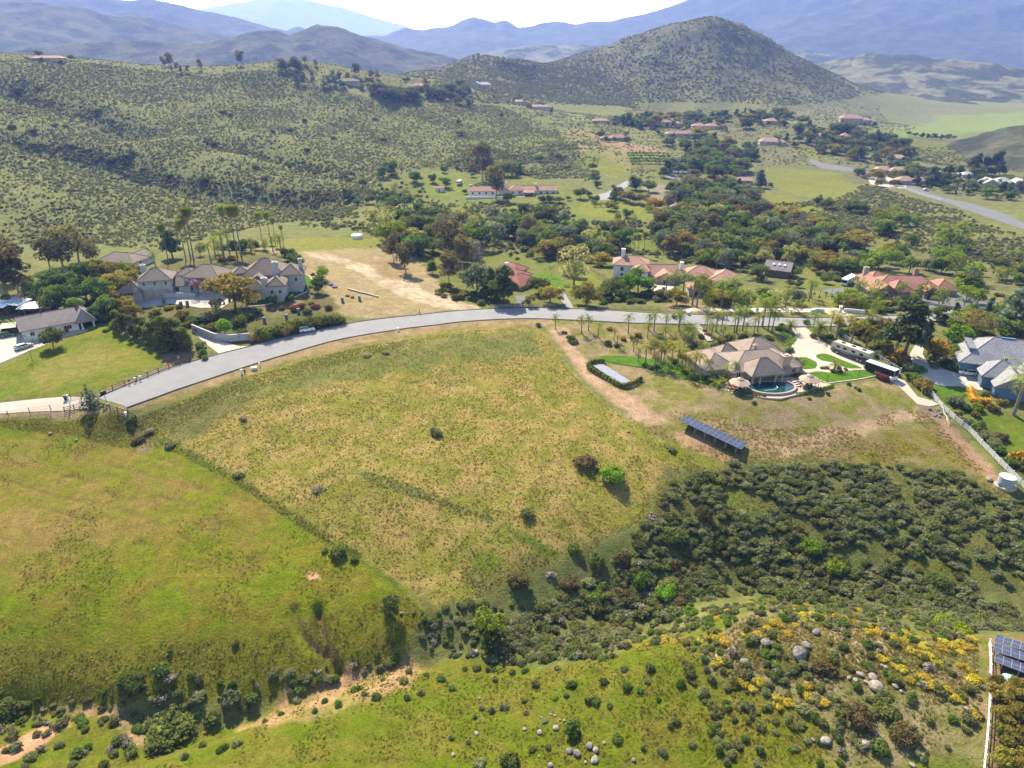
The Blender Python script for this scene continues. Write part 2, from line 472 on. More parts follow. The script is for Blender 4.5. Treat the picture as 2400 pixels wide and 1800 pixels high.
road_lines = (smooth_line(hits(ROAD_UP), 8), smooth_line(hits(ROAD_LO), 8))
flat_w = {k: [Vector(p[:2]) for p in hits(v)] for k, v in FLATS.items()}
ROAD_POLY = road_lines[0] + road_lines[1][::-1]
calm = np.zeros(XX.shape)          # 1 where the ground is graded smooth
for pl in [ROAD_POLY] + list(flat_w.values()):
    s_ = poly_sd(XX, YY, pl, 8)
    calm = np.maximum(calm, np.clip((s_ + 6) / 5, 0, 1))
PAD_PX = [[(1530,835),(1640,850),(1700,905),(1850,905),(2050,885),(2060,850),(1960,800),(1860,775),(1750,790),(1640,790)], [(300,735),(300,680),(360,590),(600,590),(690,620),(690,690),(560,720)], [(40,790),(60,740),(200,715),(235,760),(120,810)], [(2220,900),(2240,800),(2440,790),(2440,950)],
 [(1420,640),(1440,600),(1700,630),(1710,690),(1560,690)], [(1990,690),(2000,640),(2240,640),(2250,700)], [(1080,470),(1090,420),(1360,420),(1360,475)], [(1140,660),(1160,600),(1270,620),(1270,670)], [(1580,985),(1780,1040),(1760,1080),(1570,1020)]]
for pl in PAD_PX:
    s_ = poly_sd(XX, YY, hits(pl), 8)
    calm = np.maximum(calm, np.clip((s_ + 4) / 4, 0, 1) * 0.9)
wild = 1 - calm
ZZ = ZZ + wild * (0.22 * (fbm(XX / 4, YY / 4, 3, 1) - .5) * np.clip(2 - RR / 250, 0, 1) + 1.1 * (fbm(XX / 26, YY / 26, 3, 2) - .5) * np.clip((RR - 40) / 60, 0, 1))
farw = np.clip((RR - 380) / 250, 0, 1) * wild
ZZ = ZZ + farw * (6 * (fbm(XX / 110, YY / 110, 4, 3) - .5) + 1.2 * (fbm(XX / 18, YY / 18, 3, 9) - .5))
_pk = dist_pt(1662, 50, 1500); _pd = np.hypot((XX - _pk[0]) * .9, (YY - _pk[1]) * .8)
ZZ = ZZ + 13 * np.exp(-(_pd / 120) ** 1.5) - 7 * np.exp(-((_pd - 300) / 110) ** 2)
hillw = np.clip((RR - 1000) / 200, 0, 1) * np.clip((ZZ - 5) / 60, 0, 1)
ZZ = ZZ + hillw * 30 * (ridged(XX / 190, YY / 190, 4, 4) - .62)
# ------------------------------------------------------------------ what grows where: two soil / grass colours for every patch of ground
OLIVE, GRASS, LUSH = (.126, .106, .012), (.092, .116, .003), (.055, .095, .005)
STRAW, MEADOW, DRYB = (.205, .150, .046), (.128, .125, .018), (.150, .105, .050)
DIRT, REDD, PALE = (.235, .165, .100), (.270, .140, .075), (.36, .28, .20)
BRUSH, BRUSH2 = (.090, .090, .030), (.070, .082, .020)
HILLA, HILLB = (.122, .120, .036), (.088, .095, .030)
REGIONS = [
 # far valley meadows, right of the cone hill
 ([(1800,330),(1980,180),(2600,150),(2700,330),(2200,330),(2050,300)], 25, (.125,.125,.062), (.10,.105,.052)),
 ([(1560,320),(1700,270),(1900,300),(2050,330),(2200,380),(2400,380),(2400,480),(2000,480),(1700,400)], 15, (.12,.11,.05), (.085,.09,.035)),
 ([(2060,330),(2100,295),(2200,270),(2420,262),(2420,285),(2300,310),(2150,325)], 12, (.13,.17,.045), (.12,.14,.05)),
 ([(1790,395),(1850,392),(1960,405),(2020,440),(2030,465),(1960,470),(1860,455),(1810,430)], 4, (.105,.125,.018), (.125,.115,.028)),
 ([(1800,452),(1850,462),(1910,488),(1920,500),(1860,500),(1815,480)], 3, (.12,.12,.02), (.10,.115,.012)),
 ([(1855,345),(1960,350),(1975,372),(1900,375)], 4, (.12,.125,.03), (.10,.11,.02)),
 ([(1380,300),(1450,330),(1480,380),(1440,420),(1370,390),(1350,340),(1300,310)], 5, (.17,.125,.06), (.115,.12,.03)),
 ([(1385,350),(1430,375),(1470,395),(1460,415),(1400,405),(1330,385)], 4, (.115,.12,.022), (.10,.11,.015)),
 ([(1385,322),(1440,330),(1560,350),(1575,372),(1500,370),(1450,345)], 3, (.22,.14,.085), (.17,.12,.06)),
 ([(1310,270),(1370,268),(1400,285),(1340,283)], 4, (.13,.15,.05), (.12,.12,.05)),
 ([(1180,245),(1250,238),(1300,262),(1240,268)], 6, (.15,.13,.06), (.11,.11,.04)),
 ([(690,180),(760,160),(900,205),(1060,215),(1050,232),(900,235),(760,210)], 6, (.16,.14,.06), (.11,.12,.035)),
 ([(960,280),(1100,270),(1250,300),(1350,320),(1340,350),(1200,345),(1080,340),(960,330)], 14, (.105,.125,.028), (.10,.10,.03)),
 ([(1560,395),(1640,388),(1642,410),(1600,424),(1562,415)], 3, (.17,.165,.17), (.13,.125,.13)),
 ([(1500,440),(1560,430),(1600,470),(1540,470)], 3, (.18,.15,.11), (.13,.12,.07)),
 # terraces below the white ranch, creek meadow
 ([(900,420),(1000,400),(1080,410),(1200,410),(1340,440),(1420,470),(1500,480),(1540,510),(1440,530),(1300,540),(1100,530),(960,510),(880,480)], 6, (.115,.115,.028), (.085,.105,.014)),
 ([(1010,405),(1075,405),(1100,440),(1060,460),(990,455)], 4, (.10,.135,.010), (.12,.125,.025)),
 ([(1380,465),(1500,475),(1545,505),(1480,522),(1340,500)], 3, (.13,.13,.025), (.11,.125,.015)),
 ([(1340,540),(1560,545),(1700,600),(1560,600),(1400,575)], 5, (.10,.11,.022), (.08,.10,.012)),
 ([(1590,600),(1720,590),(1960,600),(2100,640),(1960,690),(1860,660),(1700,630)], 4, (.10,.115,.018), (.11,.105,.035)),
 ([(2080,620),(2200,560),(2420,560),(2420,690),(2250,680),(2150,640)], 6, (.115,.105,.045), (.08,.085,.028)),
 ([(860,540),(960,560),(1080,580),(1200,600),(1420,590),(1480,660),(1560,730),(1100,726),(1010,690),(930,620)], 4, (.11,.10,.030), (.085,.105,.015)),
 ([(1330,650),(1395,640),(1400,690),(1340,695)], 1.5, (.125,.125,.018), (.11,.12,.014)),
 ([(1250,640),(1300,640),(1330,670),(1320,680),(1270,660)], 1.5, (.06,.12,.006), (.07,.11,.01)),
 ([(1640,700),(2010,690),(2100,700),(2010,742),(1690,740)], 2, (.13,.115,.035), (.10,.11,.02)),
 ([(1560,705),(1640,690),(1700,735),(1560,732)], 2, (.18,.13,.07), (.12,.11,.04)),
 # dry lot with the dirt track behind the road
 ([(560,575),(640,560),(760,560),(900,565),(960,590),(1010,640),(1060,690),(1100,722),(1000,735),(870,748),(800,735),(740,700),(700,650),(690,610)], 2.5, (.225,.165,.092), (.19,.148,.068)),
 ([(560,575),(640,560),(900,560),(940,575),(800,585),(700,590)], 3, (.12,.135,.015), (.14,.125,.03)),
 ([(705,590),(760,592),(850,617),(930,645),(1000,680),(1075,705),(1128,722),(1096,727),(1040,722),(960,705),(880,660),(800,618),(740,603)], 1.6, (.34,.27,.19), (.25,.19,.12)),
 ([(880,620),(930,605),(960,640),(940,660),(900,650)], 3, (.2,.135,.07), (.15,.12,.045)),
 # mansion grounds
 ([(300,735),(300,660),(420,600),(640,600),(700,640),(780,690),(800,760),(650,795),(590,810),(440,775)], 2, (.105,.085,.035), (.07,.075,.02)),
 ([(0,700),(140,690),(260,720),(330,780),(250,760),(120,720),(0,735)], 3, (.14,.10,.05), (.08,.08,.025)),
 ([(560,735),(600,715),(680,700),(720,690),(700,725),(640,745)], 1.5, (.15,.11,.06), (.10,.10,.03)),
 # green horse paddock, left
 ([(-200,900),(0,862),(90,815),(150,798),(232,762),(300,790),(380,835),(385,850),(300,885),(235,915),(150,930),(-200,945)], 1.2, (.115,.115,.012), (.080,.105,.006)),
 ([(120,850),(230,810),(330,840),(240,880),(140,900)], 9, (.15,.125,.028), (.12,.115,.018)),
 ([(395,862),(380,835),(440,815),(465,825),(440,845)], 1.2, (.17,.11,.07), (.14,.1,.05)),
 ([(232,918),(330,880),(445,842),(450,848),(330,892),(235,932)], .6, (.19,.14,.085), (.15,.12,.05)),
 # road shoulders
 ([(240,962),(300,952),(434,903),(579,855),(800,792),(945,768),(1089,751),(1234,745),(1300,748),(1290,764),(1090,768),(950,790),(800,815),(640,858),(520,895),(420,930),(320,965),(262,985)], 1.0, (.215,.150,.080), (.16,.12,.05)),
 ([(-200,985),(0,972),(160,958),(270,958),(300,968),(290,982),(200,985),(100,975),(0,985),(-200,995)], .8, (.23,.165,.10), (.17,.13,.06)),
 # the mown field on the left, its bank and its steep foot
 ([(-400,1005),(0,985),(150,982),(310,972),(345,990),(400,1040),(550,1120),(700,1220),(850,1310),(960,1380),(1010,1450),(900,1560),(700,1625),(0,1660),(-400,1700)], 1.0, OLIVE, GRASS),
 ([(-300,1120),(200,1060),(500,1130),(650,1240),(600,1340),(300,1330),(0,1400),(-300,1400)], 14, (.150,.106,.028), (.112,.106,.010)),
 ([(-200,985),(0,985),(310,975),(350,1000),(380,1050),(280,1055),(180,1020),(60,995),(-200,1000)], 2.5, (.075,.078,.008), (.10,.092,.010)),
 ([(-400,1510),(0,1500),(300,1515),(600,1490),(800,1420),(960,1390),(1010,1450),(900,1560),(700,1620),(0,1660),(-400,1680)], 2.5, (.098,.100,.008), (.112,.100,.012)),
 ([(330,990),(372,1040),(340,1060),(318,1050),(300,1020)], 1.2, (.16,.115,.07), (.10,.09,.03)),
 ([(724,1342),(745,1344),(748,1356),(726,1358)], .4, (.4,.22,.14), (.33,.18,.11)),
 ([(345,990),(400,1035),(550,1115),(700,1213),(850,1303),(960,1375),(945,1392),(840,1318),(690,1228),(540,1128),(390,1050)], .7, (.06,.085,.006), (.08,.09,.012)),
 ([(741,1430),(750,1428),(762,1470),(775,1520),(800,1568),(788,1572),(762,1522),(750,1470)], .5, (.17,.10,.055), (.12,.085,.03)),
 ([(698,1445),(706,1445),(722,1500),(760,1530),(752,1536),(715,1505)], .5, (.14,.095,.045), (.11,.09,.02)),
 # the rough lot in the middle
 ([(320,975),(420,935),(560,885),(700,845),(800,818),(950,792),(1100,770),(1260,768),(1290,790),(1330,860),(1400,930),(1470,985),(1560,1030),(1640,1075),(1680,1130),(1600,1200),(1480,1230),(1350,1300),(1200,1350),(1130,1400),(1020,1430),(960,1375),(850,1303),(700,1213),(550,1115),(400,1035),(345,990)], 1.4, STRAW, MEADOW),
 ([(700,850),(950,800),(1250,775),(1270,830),(1000,860),(800,900),(620,930)], 5, (.120,.115,.034), (.085,.100,.018)),
 ([(330,970),(560,890),(640,900),(500,1000),(420,1030)], 3, (.078,.085,.020), (.11,.105,.035)),
 ([(830,1100),(900,1115),(1000,1150),(1100,1195),(1160,1215),(1140,1222),(1000,1175),(880,1140)], 1.2, (.090,.105,.026), (.12,.118,.032)),
 ([(1180,1230),(1240,1255),(1330,1300),(1290,1310),(1200,1260)], 1.2, (.06,.095,.008), (.09,.10,.02)),
 ([(1080,1290),(1200,1300),(1320,1330),(1260,1400),(1120,1400)], 3, (.09,.11,.010), (.13,.11,.035)),
 ([(1450,1000),(1560,1030),(1700,1085),(1740,1110),(1650,1120),(1540,1070)], 2.5, (.105,.115,.008), (.12,.12,.02)),
 # slope under the tan house
 ([(1265,755),(1420,757),(1600,768),(1640,800),(1560,850),(1680,905),(1860,915),(2060,890),(2120,905),(2170,950),(2230,1000),(2340,1110),(2330,1150),(2240,1090),(2050,1075),(1880,1075),(1760,1080),(1640,1060),(1560,1020),(1480,990),(1400,920),(1340,860),(1290,790)], 1.2, (.20,.145,.082), (.115,.112,.022)),
 ([(1275,760),(1330,770),(1350,810),(1400,880),(1480,930),(1580,990),(1520,1000),(1440,950),(1380,890),(1310,810)], 1.5, (.30,.20,.13), (.24,.16,.09)),
 ([(1540,900),(1680,915),(1860,920),(2080,905),(2150,950),(2060,990),(1900,1010),(1760,1000),(1640,960)], 3, (.165,.122,.075), (.112,.112,.020)),
 ([(1740,1020),(1860,1030),(2000,990),(2120,960),(2160,980),(2060,1010),(1950,1050),(1900,1065),(1760,1060)], 2, (.27,.185,.115), (.2,.145,.08)),
 ([(1950,1060),(2050,1010),(2180,990),(2300,1090),(2300,1130),(2150,1085),(2000,1080)], 3, (.115,.105,.015), (.15,.11,.05)),
 ([(2190,960),(2225,990),(2290,1060),(2360,1130),(2330,1145),(2270,1080),(2200,1010)], 1.0, (.22,.135,.085), (.19,.12,.07)),
 ([(2140,950),(2200,955),(2215,985),(2160,985)], 1, (.14,.105,.08), (.2,.15,.1)),
 ([(1585,1010),(1640,1020),(1740,1080),(1700,1085),(1600,1045)], .8, (.25,.16,.09), (.2,.13,.07)),
 # lawns seen at full colour
 ([(2180,905),(2260,910),(2290,925),(2250,950),(2215,950)], .6, (.075,.11,.008), (.06,.10,.006)),
 ([(2210,960),(2300,960),(2420,985),(2420,1080),(2330,1050),(2260,1000)], .8, (.07,.105,.008), (.09,.11,.012)),
 ([(2200,940),(2240,990),(2330,1080),(2420,1150),(2420,1100),(2330,1050),(2260,990)], 1, (.09,.09,.025), (.07,.08,.02)),
 # brush slope right and the ravine
 ([(1560,1100),(1700,1095),(1880,1085),(2050,1085),(2250,1100),(2350,1160),(2600,1160),(2600,1520),(2280,1490),(2000,1440),(1750,1400),(1560,1470),(1400,1560),(1150,1560),(960,1500),(1020,1430),(1130,1400),(1350,1300),(1500,1240)], 2, BRUSH, BRUSH2),
 ([(2090,1300),(2200,1310),(2420,1340),(2420,1380),(2250,1370),(2130,1340)], 3, (.075,.085,.014), (.09,.09,.02)),
 ([(1660,1130),(1760,1150),(1830,1190),(1780,1210),(1700,1180)], 2, (.08,.105,.012), (.09,.09,.025)),
 # near hill
 ([(-400,1950),(-400,1720),(0,1665),(300,1660),(380,1745),(520,1710),(640,1665),(780,1605),(900,1565),(1100,1540),(1300,1565),(1450,1525),(1560,1490),(1750,1430),(2000,1448),(2300,1495),(2600,1500),(2600,1990)], 1.2, (.098,.092,.012), (.070,.090,.004)),
 ([(700,1600),(830,1560),(960,1545),(1000,1570),(960,1610),(850,1650),(720,1690),(620,1700),(560,1710)], 1.5, (.26,.155,.085), (.15,.125,.035)),
 ([(0,1750),(60,1720),(150,1690),(165,1700),(90,1750),(20,1790),(0,1790)], .8, (.36,.19,.115), (.29,.16,.09)),
 ([(150,1660),(300,1655),(330,1700),(345,1740),(320,1750),(280,1700)], 1, (.25,.16,.09), (.12,.1,.03)),
 ([(1600,1500),(1750,1440),(2000,1455),(2290,1500),(2310,1800),(2100,1800),(1900,1700),(1760,1640),(1640,1560)], 4, (.155,.125,.065), (.09,.095,.022)),
 ([(1930,1480),(2060,1490),(2110,1550),(2010,1570),(1930,1530)], 3, (.21,.165,.105), (.15,.13,.06)),
 ([(2312,1500),(2600,1500),(2600,1900),(2300,1900)], .8, (.16,.10,.06), (.11,.08,.035)),
 ([(2240,1620),(2305,1620),(2305,1690),(2250,1670)], 2, (.22,.15,.1), (.16,.12,.06)),
]
cA = np.empty((NR, NA, 3)); cB = np.empty((NR, NA, 3))
cA[:] = HILLA; cB[:] = HILLB
far_f = np.clip((RR - 1100) / 400, 0, 1)[..., None]
cA = cA * (1 - far_f) + np.array((.088, .088, .044)) * far_f; cB = cB * (1 - far_f) + np.array((.062, .066, .034)) * far_f
region_world = []
for pl, soft, a, b in REGIONS:
    W = hits(pl)
    s_ = poly_sd(XX, YY, W, soft * 2 + 4)
    mk = s_ > -(soft * 2 + 4)
    n_ = fbm(XX[mk] / (soft * 1.5 + 1), YY[mk] / (soft * 1.5 + 1), 3, 40)
    k = np.clip((s_[mk] + (n_ - .5) * soft * 2.2) / soft + .5, 0, 1)[..., None]
    cA[mk] = cA[mk] * (1 - k) + np.array(a) * k; cB[mk] = cB[mk] * (1 - k) + np.array(b) * k

for pl in ([(0,1012),(60,1018),(120,1040),(200,1068),(330,1110),(450,1140),(550,1165),(650,1200)], [(160,1105),(260,1150),(400,1190),(560,1240),(650,1275)], [(60,1180),(250,1230),(350,1290)], [(400,1310),(500,1320),(600,1335),(645,1350)], [(220,1140),(420,1215),(550,1265),(620,1310)], [(0,1120),(150,1165),(330,1210),(480,1290)], [(0,1260),(150,1290),(300,1360),(420,1380)], [(300,1055),(480,1110),(640,1180),(760,1250)], [(0,1075),(200,1125),(380,1165),(520,1200)]):
    d_ = line_dist(XX, YY, smooth_line(hits(pl), 6), 3); k = (np.exp(-(d_ / .45) ** 2) * np.clip(fbm(XX / 3, YY / 3, 2, 55) * 2.2 - .6, 0, 1))
    ZZ = ZZ - .16 * k; k = (k * .75)[..., None]; cA = cA * (1 - k) + np.array((.12, .07, .03)) * k; cB = cB * (1 - k) + np.array((.10, .07, .02)) * k
verts = np.stack([XX, YY, ZZ], -1).reshape(-1, 3)
idx = np.arange(NR * NA).reshape(NR, NA)
quads = np.stack([idx[:-1, :-1], idx[:-1, 1:], idx[1:, 1:], idx[1:, :-1]], -1).reshape(-1, 4)[:, ::-1]
# the closing disc right under the camera
disc = np.concatenate([[len(verts)], []]).astype(int)
verts = np.vstack([verts, [[0, 0, float(ZZ[0].mean())]]])
tris = np.stack([idx[0, 1:], idx[0, :-1], np.full(NA - 1, len(verts) - 1)], -1)
def np_mesh(name, V, polys):
    me = bpy.data.meshes.new(name)
    me.vertices.add(len(V)); me.vertices.foreach_set('co', np.asarray(V, np.float32).ravel())
    tot = sum(p.size for p in polys); npol = sum(len(p) for p in polys)
    me.loops.add(tot); me.loops.foreach_set('vertex_index', np.concatenate([p.ravel() for p in polys]).astype(np.int32))
    me.polygons.add(npol)
    sizes = np.concatenate([np.full(len(p), p.shape[1]) for p in polys])
    me.polygons.foreach_set('loop_start', np.concatenate([[0], np.cumsum(sizes)[:-1]]).astype(np.int32))
    me.polygons.foreach_set('loop_total', sizes.astype(np.int32))
    me.update(calc_edges=True)
    return me
def vcol(me, name, arr):
    at = me.color_attributes.new(name, 'FLOAT_COLOR', 'POINT')
    a4 = np.ones((len(me.vertices), 4), np.float32); a4[:len(arr), :3] = arr
    at.data.foreach_set('color', a4.ravel())
gme = np_mesh("ground", verts, [quads, tris[:, ::1]])
vcol(gme, "soil_a", cA.reshape(-1, 3)); vcol(gme, "soil_b", cB.reshape(-1, 3))
gme.polygons.foreach_set('use_smooth', np.ones(len(gme.polygons), bool))

def ground_material(name, bump=0.8, big=.16, attr=True, ca=None, cb=None, fine=2.2, contrast=(.38, .62)):
    m, N, L, P = nodes(name)
    tc = N.new("ShaderNodeTexCoord"); o = tc.outputs["Object"]
    if attr:
        a = N.new("ShaderNodeAttribute"); a.attribute_name = "soil_a"; b = N.new("ShaderNodeAttribute"); b.attribute_name = "soil_b"
        a, b = a.outputs[0], b.outputs[0]
    else: a, b = ca, cb
    f1 = ramp(N, L, noise(N, L, big, 5, o, .62), *contrast)
    c = mixc(N, L, f1, a, b)
    n2 = noise(N, L, fine, 4, o, .65)
    v = N.new("ShaderNodeMapRange"); v.inputs[1].default_value = .25; v.inputs[2].default_value = .75; v.inputs[3].default_value = .62; v.inputs[4].default_value = 1.42
    L.new(n2, v.inputs[0])
    n3 = noise(N, L, fine * .22, 3, o, .6)
    v3 = N.new("ShaderNodeMapRange"); v3.inputs[1].default_value = .3; v3.inputs[2].default_value = .7; v3.inputs[3].default_value = .80; v3.inputs[4].default_value = 1.22
    L.new(n3, v3.inputs[0])
    mu = N.new("ShaderNodeMath"); mu.operation = 'MULTIPLY'; L.new(v.outputs[0], mu.inputs[0]); L.new(v3.outputs[0], mu.inputs[1])
    vm = N.new("ShaderNodeVectorMath"); vm.operation = 'SCALE'; L.new(c, vm.inputs[0]); L.new(mu.outputs[0], vm.inputs["Scale"])
    L.new(vm.outputs[0], P.inputs["Base Color"])
    P.inputs["Roughness"].default_value = 0.95; P.inputs["Specular IOR Level"].default_value = 0.05
    bp = N.new("ShaderNodeBump"); bp.inputs["Strength"].default_value = bump; bp.inputs["Distance"].default_value = .35 if fine > 1 else .5 / fine
    L.new(n2, bp.inputs["Height"]); L.new(bp.outputs[0], P.inputs["Normal"])
    return m
GROUND = link("ground", gme, ground_material("ground_soil_and_grass"))
tag(GROUND, "rolling ground of green fields, dry grass and bare dirt", kind="structure")

# ------------------------------------------------------------------ far mountains: ranges with spurs and gullies
def mountain(name, label, sil, D, W, base=-40, mat=None, seed=0, rough=.35, step=.004, wl=None, lift=0.0):
    az = [math.atan2((p[0] - CX) / FOC, CP + (CY - p[1]) / FOC * SP) for p in sil]
    cr = []
    for p in sil:
        dx, dy, dz = ray(*p); h = math.hypot(dx, dy)
        cr.append(CAMZ + dz / h * D)
    a0, a1 = az[0], az[-1]
    A = np.arange(a0, a1, step); n = len(A)
    crest = np.interp(A, az, cr)
    rr = D + np.linspace(-1.25 * W, .9 * W, max(50, int(2.2 * W / (D * step * 1.3))))
    Ag, Rg = np.meshgrid(A, rr)
    X = Rg * np.sin(Ag); Y = Rg * np.cos(Ag)
    wl = wl or W * .55
    wob = (fbm(X / (W * .9), Y / (W * .9), 3, seed) - .5) * W * .5
    s = np.abs(Rg - D + wob * 0) / W
    prof = np.clip(1 - s, 0, 1) ** 1.15
    rd = ridged(X / wl, Y / wl, 5, seed + 3)
    dent = rough * (1 - rd) * 4 * prof * (1 - prof) * 1.35 + rough * .10 * (fbm(X / (wl * .25), Y / (wl * .25), 3, seed + 8) - .5)
    Z = base + (crest[None] - base) * (prof * (1 - np.clip(dent, -.3, .9)))
    Z += 20 * (D / 4000) * (fbm(X / (wl * .1), Y / (wl * .1), 3, seed + 5) - .5) * np.clip(prof * 3, 0, 1)
    ends = np.clip(np.minimum(np.arange(n), n - 1 - np.arange(n)) / (n * .06), 0, 1)[None]
    V = np.stack([X, Y, Z], -1).reshape(-1, 3)
    ix = np.arange(Z.size).reshape(Z.shape)
    q = np.stack([ix[:-1, :-1], ix[:-1, 1:], ix[1:, 1:], ix[1:, :-1]], -1).reshape(-1, 4)[:, ::-1]
    me = np_mesh(name, V, [q])
    me.polygons.foreach_set('use_smooth', np.ones(len(me.polygons), bool))
    o = link(name, me, mat)
    tag(o, label, kind="structure")
    return o
MT_BRUSH = ground_material("mountain_chaparral", .6, .012, False, (.040, .042, .028), (.022, .025, .016), .05, (.42, .60))
MT_FAR = ground_material("mountain_far_scrub", .5, .004, False, (.045, .044, .032), (.03, .031, .022), .02, (.4, .6))
MT_PALE = ground_material("hills_pale_grass", .6, .011, False, (.110, .108, .062), (.035, .04, .022), .06, (.44, .53))
MT_MIX = ground_material("hills_mixed_scrub", .6, .010, False, (.062, .062, .036), (.028, .032, .018), .06, (.46, .58))
mountain("mountain", "palest distant mountain behind all the ridges", [(380,60),(430,38),(480,19),(560,4),(650,-12),(740,0),(830,25),(900,48),(960,64),(1030,80),(1100,95)], 14500, 4200, mat=MT_FAR, seed=1)
mountain("mountain_range", "long blue mountain range rising to the upper right", [(480,95),(560,82),(640,76),(700,62),(760,80),(830,82),(900,85),(950,64),(1000,68),(1060,60),(1113,39),(1160,52),(1185,47),(1215,63),(1250,61),(1300,50),(1350,55),(1400,48),(1450,46),(1520,30),(1600,4),(1700,-40),(1900,-105),(2100,-140),(2400,-165),(2800,-150),(3000,-60)], 6200, 2300, mat=MT_BRUSH, seed=5, rough=.42)
mountain("mountain", "hazy blue mountain at the upper left, behind the brown ridge", [(-300,-40),(60,-25),(180,-12),(260,0),(360,2),(450,22),(560,42),(650,66),(740,84),(800,95)], 5200, 1900, mat=MT_BRUSH, seed=9, rough=.42)
mountain("mountain", "nearest blue-brown mountain at the upper left corner", [(-500,-10),(-200,-12),(0,0),(100,4),(190,17),(245,33),(330,34),(420,56),(520,78),(620,95),(700,110)], 3500, 1250, mat=MT_MIX, seed=13, rough=.45)
mountain("hill", "low dark scrub hills behind the left ridge", [(-200,125),(0,118),(100,108),(220,98),(340,96),(440,106),(520,92),(575,78),(620,72),(680,80),(740,58),(790,60),(850,86),(920,102),(1000,120),(1080,140),(1160,158)], 2500, 700, mat=MT_MIX, seed=17, rough=.40)
mountain("hill", "pale rolling hills left of the cone hill in the far valley", [(900,165),(1000,150),(1120,125),(1220,108),(1300,106),(1400,104),(1500,104),(1600,100),(1720,95),(1850,110),(1950,128)], 3800, 900, mat=MT_PALE, seed=21, rough=.3)
mountain("hill", "grassy hill with dark scrub patches right of the cone hill", [(1780,210),(1880,168),(1960,138),(2040,126),(2140,128),(2240,142),(2340,150),(2440,168),(2600,190),(2800,220)], 2500, 620, mat=MT_PALE, seed=26, rough=.32)
mountain("hill", "small scrub knoll standing in the far green meadow", [(2080,262),(2130,240),(2190,226),(2250,232),(2300,245),(2360,262)], 1750, 200, base=-30, mat=MT_MIX, seed=29, rough=.2)
mountain("hill", "scrub hillock at the right edge before the meadow", [(2180,345),(2260,325),(2340,302),(2420,285),(2520,270),(2640,280)], 930, 190, base=-30, mat=MT_MIX, seed=33, rough=.15)

# ------------------------------------------------------------------ roads, drives, lawns laid over the ground
def drape(name, poly, off, mat, cell=2.5, parent=None, kind="structure", label=None):
    """a sheet following the ground inside the polygon (world xy)"""
    bm = bmesh.new()
    vs_ = [bm.verts.new((p[0], p[1], 0)) for p in densify(poly, cell * .7, True)]
    try: f = bm.faces.new(vs_)
    except ValueError: return None
    bmesh.ops.triangulate(bm, faces=[f])
    xs = [p[0] for p in poly]; ys = [p[1] for p in poly]
    for ax, lo, hi in ((0, min(xs), max(xs)), (1, min(ys), max(ys))):
        k = lo + cell
        while k < hi:
            co = (k, 0, 0) if ax == 0 else (0, k, 0); no = (1, 0, 0) if ax == 0 else (0, 1, 0)
            bmesh.ops.bisect_plane(bm, geom=bm.verts[:] + bm.edges[:] + bm.faces[:], plane_co=co, plane_no=no)
            k += cell
    bmesh.ops.recalc_face_normals(bm, faces=bm.faces[:])
    co_ = np.array([v.co[:2] for v in bm.verts]); hz_ = heights(co_[:, 0], co_[:, 1])
    for v, z_ in zip(bm.verts, hz_): v.co.z = z_ + off
    bm.normal_update()
    if sum(f.normal.z for f in bm.faces) < 0: bmesh.ops.reverse_faces(bm, faces=bm.faces[:])
    me = bpy.data.meshes.new(name); bm.to_mesh(me); bm.free()
    me.polygons.foreach_set('use_smooth', np.ones(len(me.polygons), bool))
    o = link(name, me, mat, parent)
    if parent is None: tag(o, label, kind=kind)
    return o

def ribbon(name, line, w, h, mat, parent=None, off=0.0, step=1.2, kind=None, label=None, zfun=None):
    """a low kerb, wall or hedge-core of box section along a line on the ground"""
    L_ = densify(line, step)
    mb = MB(); V = []; Fc = []
    for i, p in enumerate(L_):
        d = (L_[min(i + 1, len(L_) - 1)] - L_[max(i - 1, 0)]); d.normalize(); nrm = Vector((-d.y, d.x))
        z = (zfun(p) if zfun else height(p.x, p.y)) + off
        for s, zz in ((1, -.3), (1, h), (-1, h), (-1, -.3)):
            q = p + nrm * s * w / 2; V.append((q.x, q.y, z + zz))
    n = len(L_)
    for i in range(n - 1):
        for k in range(4):
            a = i * 4 + k; b = i * 4 + (k + 1) % 4
            Fc.append((a, b, b + 4, a + 4))
    Fc.append((0, 1, 2, 3)); Fc.append(tuple((n - 1) * 4 + k for k in (3, 2, 1, 0)))
    mb.mesh(V, Fc)
    o = mb.build(name, mat, parent)
    if parent is None: tag(o, label, kind=kind)
    return o

def asphalt(name, col, crack=True):
    m, N, L, P = nodes(name)
    tc = N.new("ShaderNodeTexCoord"); o = tc.outputs["Object"]
    c = mixc(N, L, ramp(N, L, noise(N, L, .25, 4, o), .35, .65), tuple(x * .9 for x in col), tuple(x * 1.08 for x in col))
    c = mixc(N, L, ramp(N, L, noise(N, L, 6, 3, o), .3, .7), tuple(x * .92 for x in col), c)
    mp = N.new("ShaderNodeMapping"); mp.inputs["Rotation"].default_value = (0, 0, .5); mp.inputs["Scale"].default_value = (.12, 1.2, 1)
    L.new(o, mp.inputs[0])
    c = mixc(N, L, ramp(N, L, noise(N, L, .6, 3, mp.outputs[0]), .55, .75), c, tuple(x * .84 for x in col))
    L.new(c, P.inputs["Base Color"]); P.inputs["Roughness"].default_value = .9; P.inputs["Specular IOR Level"].default_value = .2
    return m
M_ROAD = asphalt("road_asphalt", (.205, .198, .205))
M_ROAD2 = asphalt("drive_asphalt", (.115, .115, .122))
M_CONC = asphalt("drive_concrete", (.40, .33, .275))
M_CONCW = asphalt("drive_pale_concrete", (.37, .335, .30))
M_KERB = plain("asphalt_kerb", (.05, .045, .04), .9)
M_KERBL = plain("concrete_edge", (.45, .40, .33), .9)
M_LAWN = ground_material("lawn_grass", .4, .5, False, (.045, .105, .006), (.065, .115, .008), 3.5)
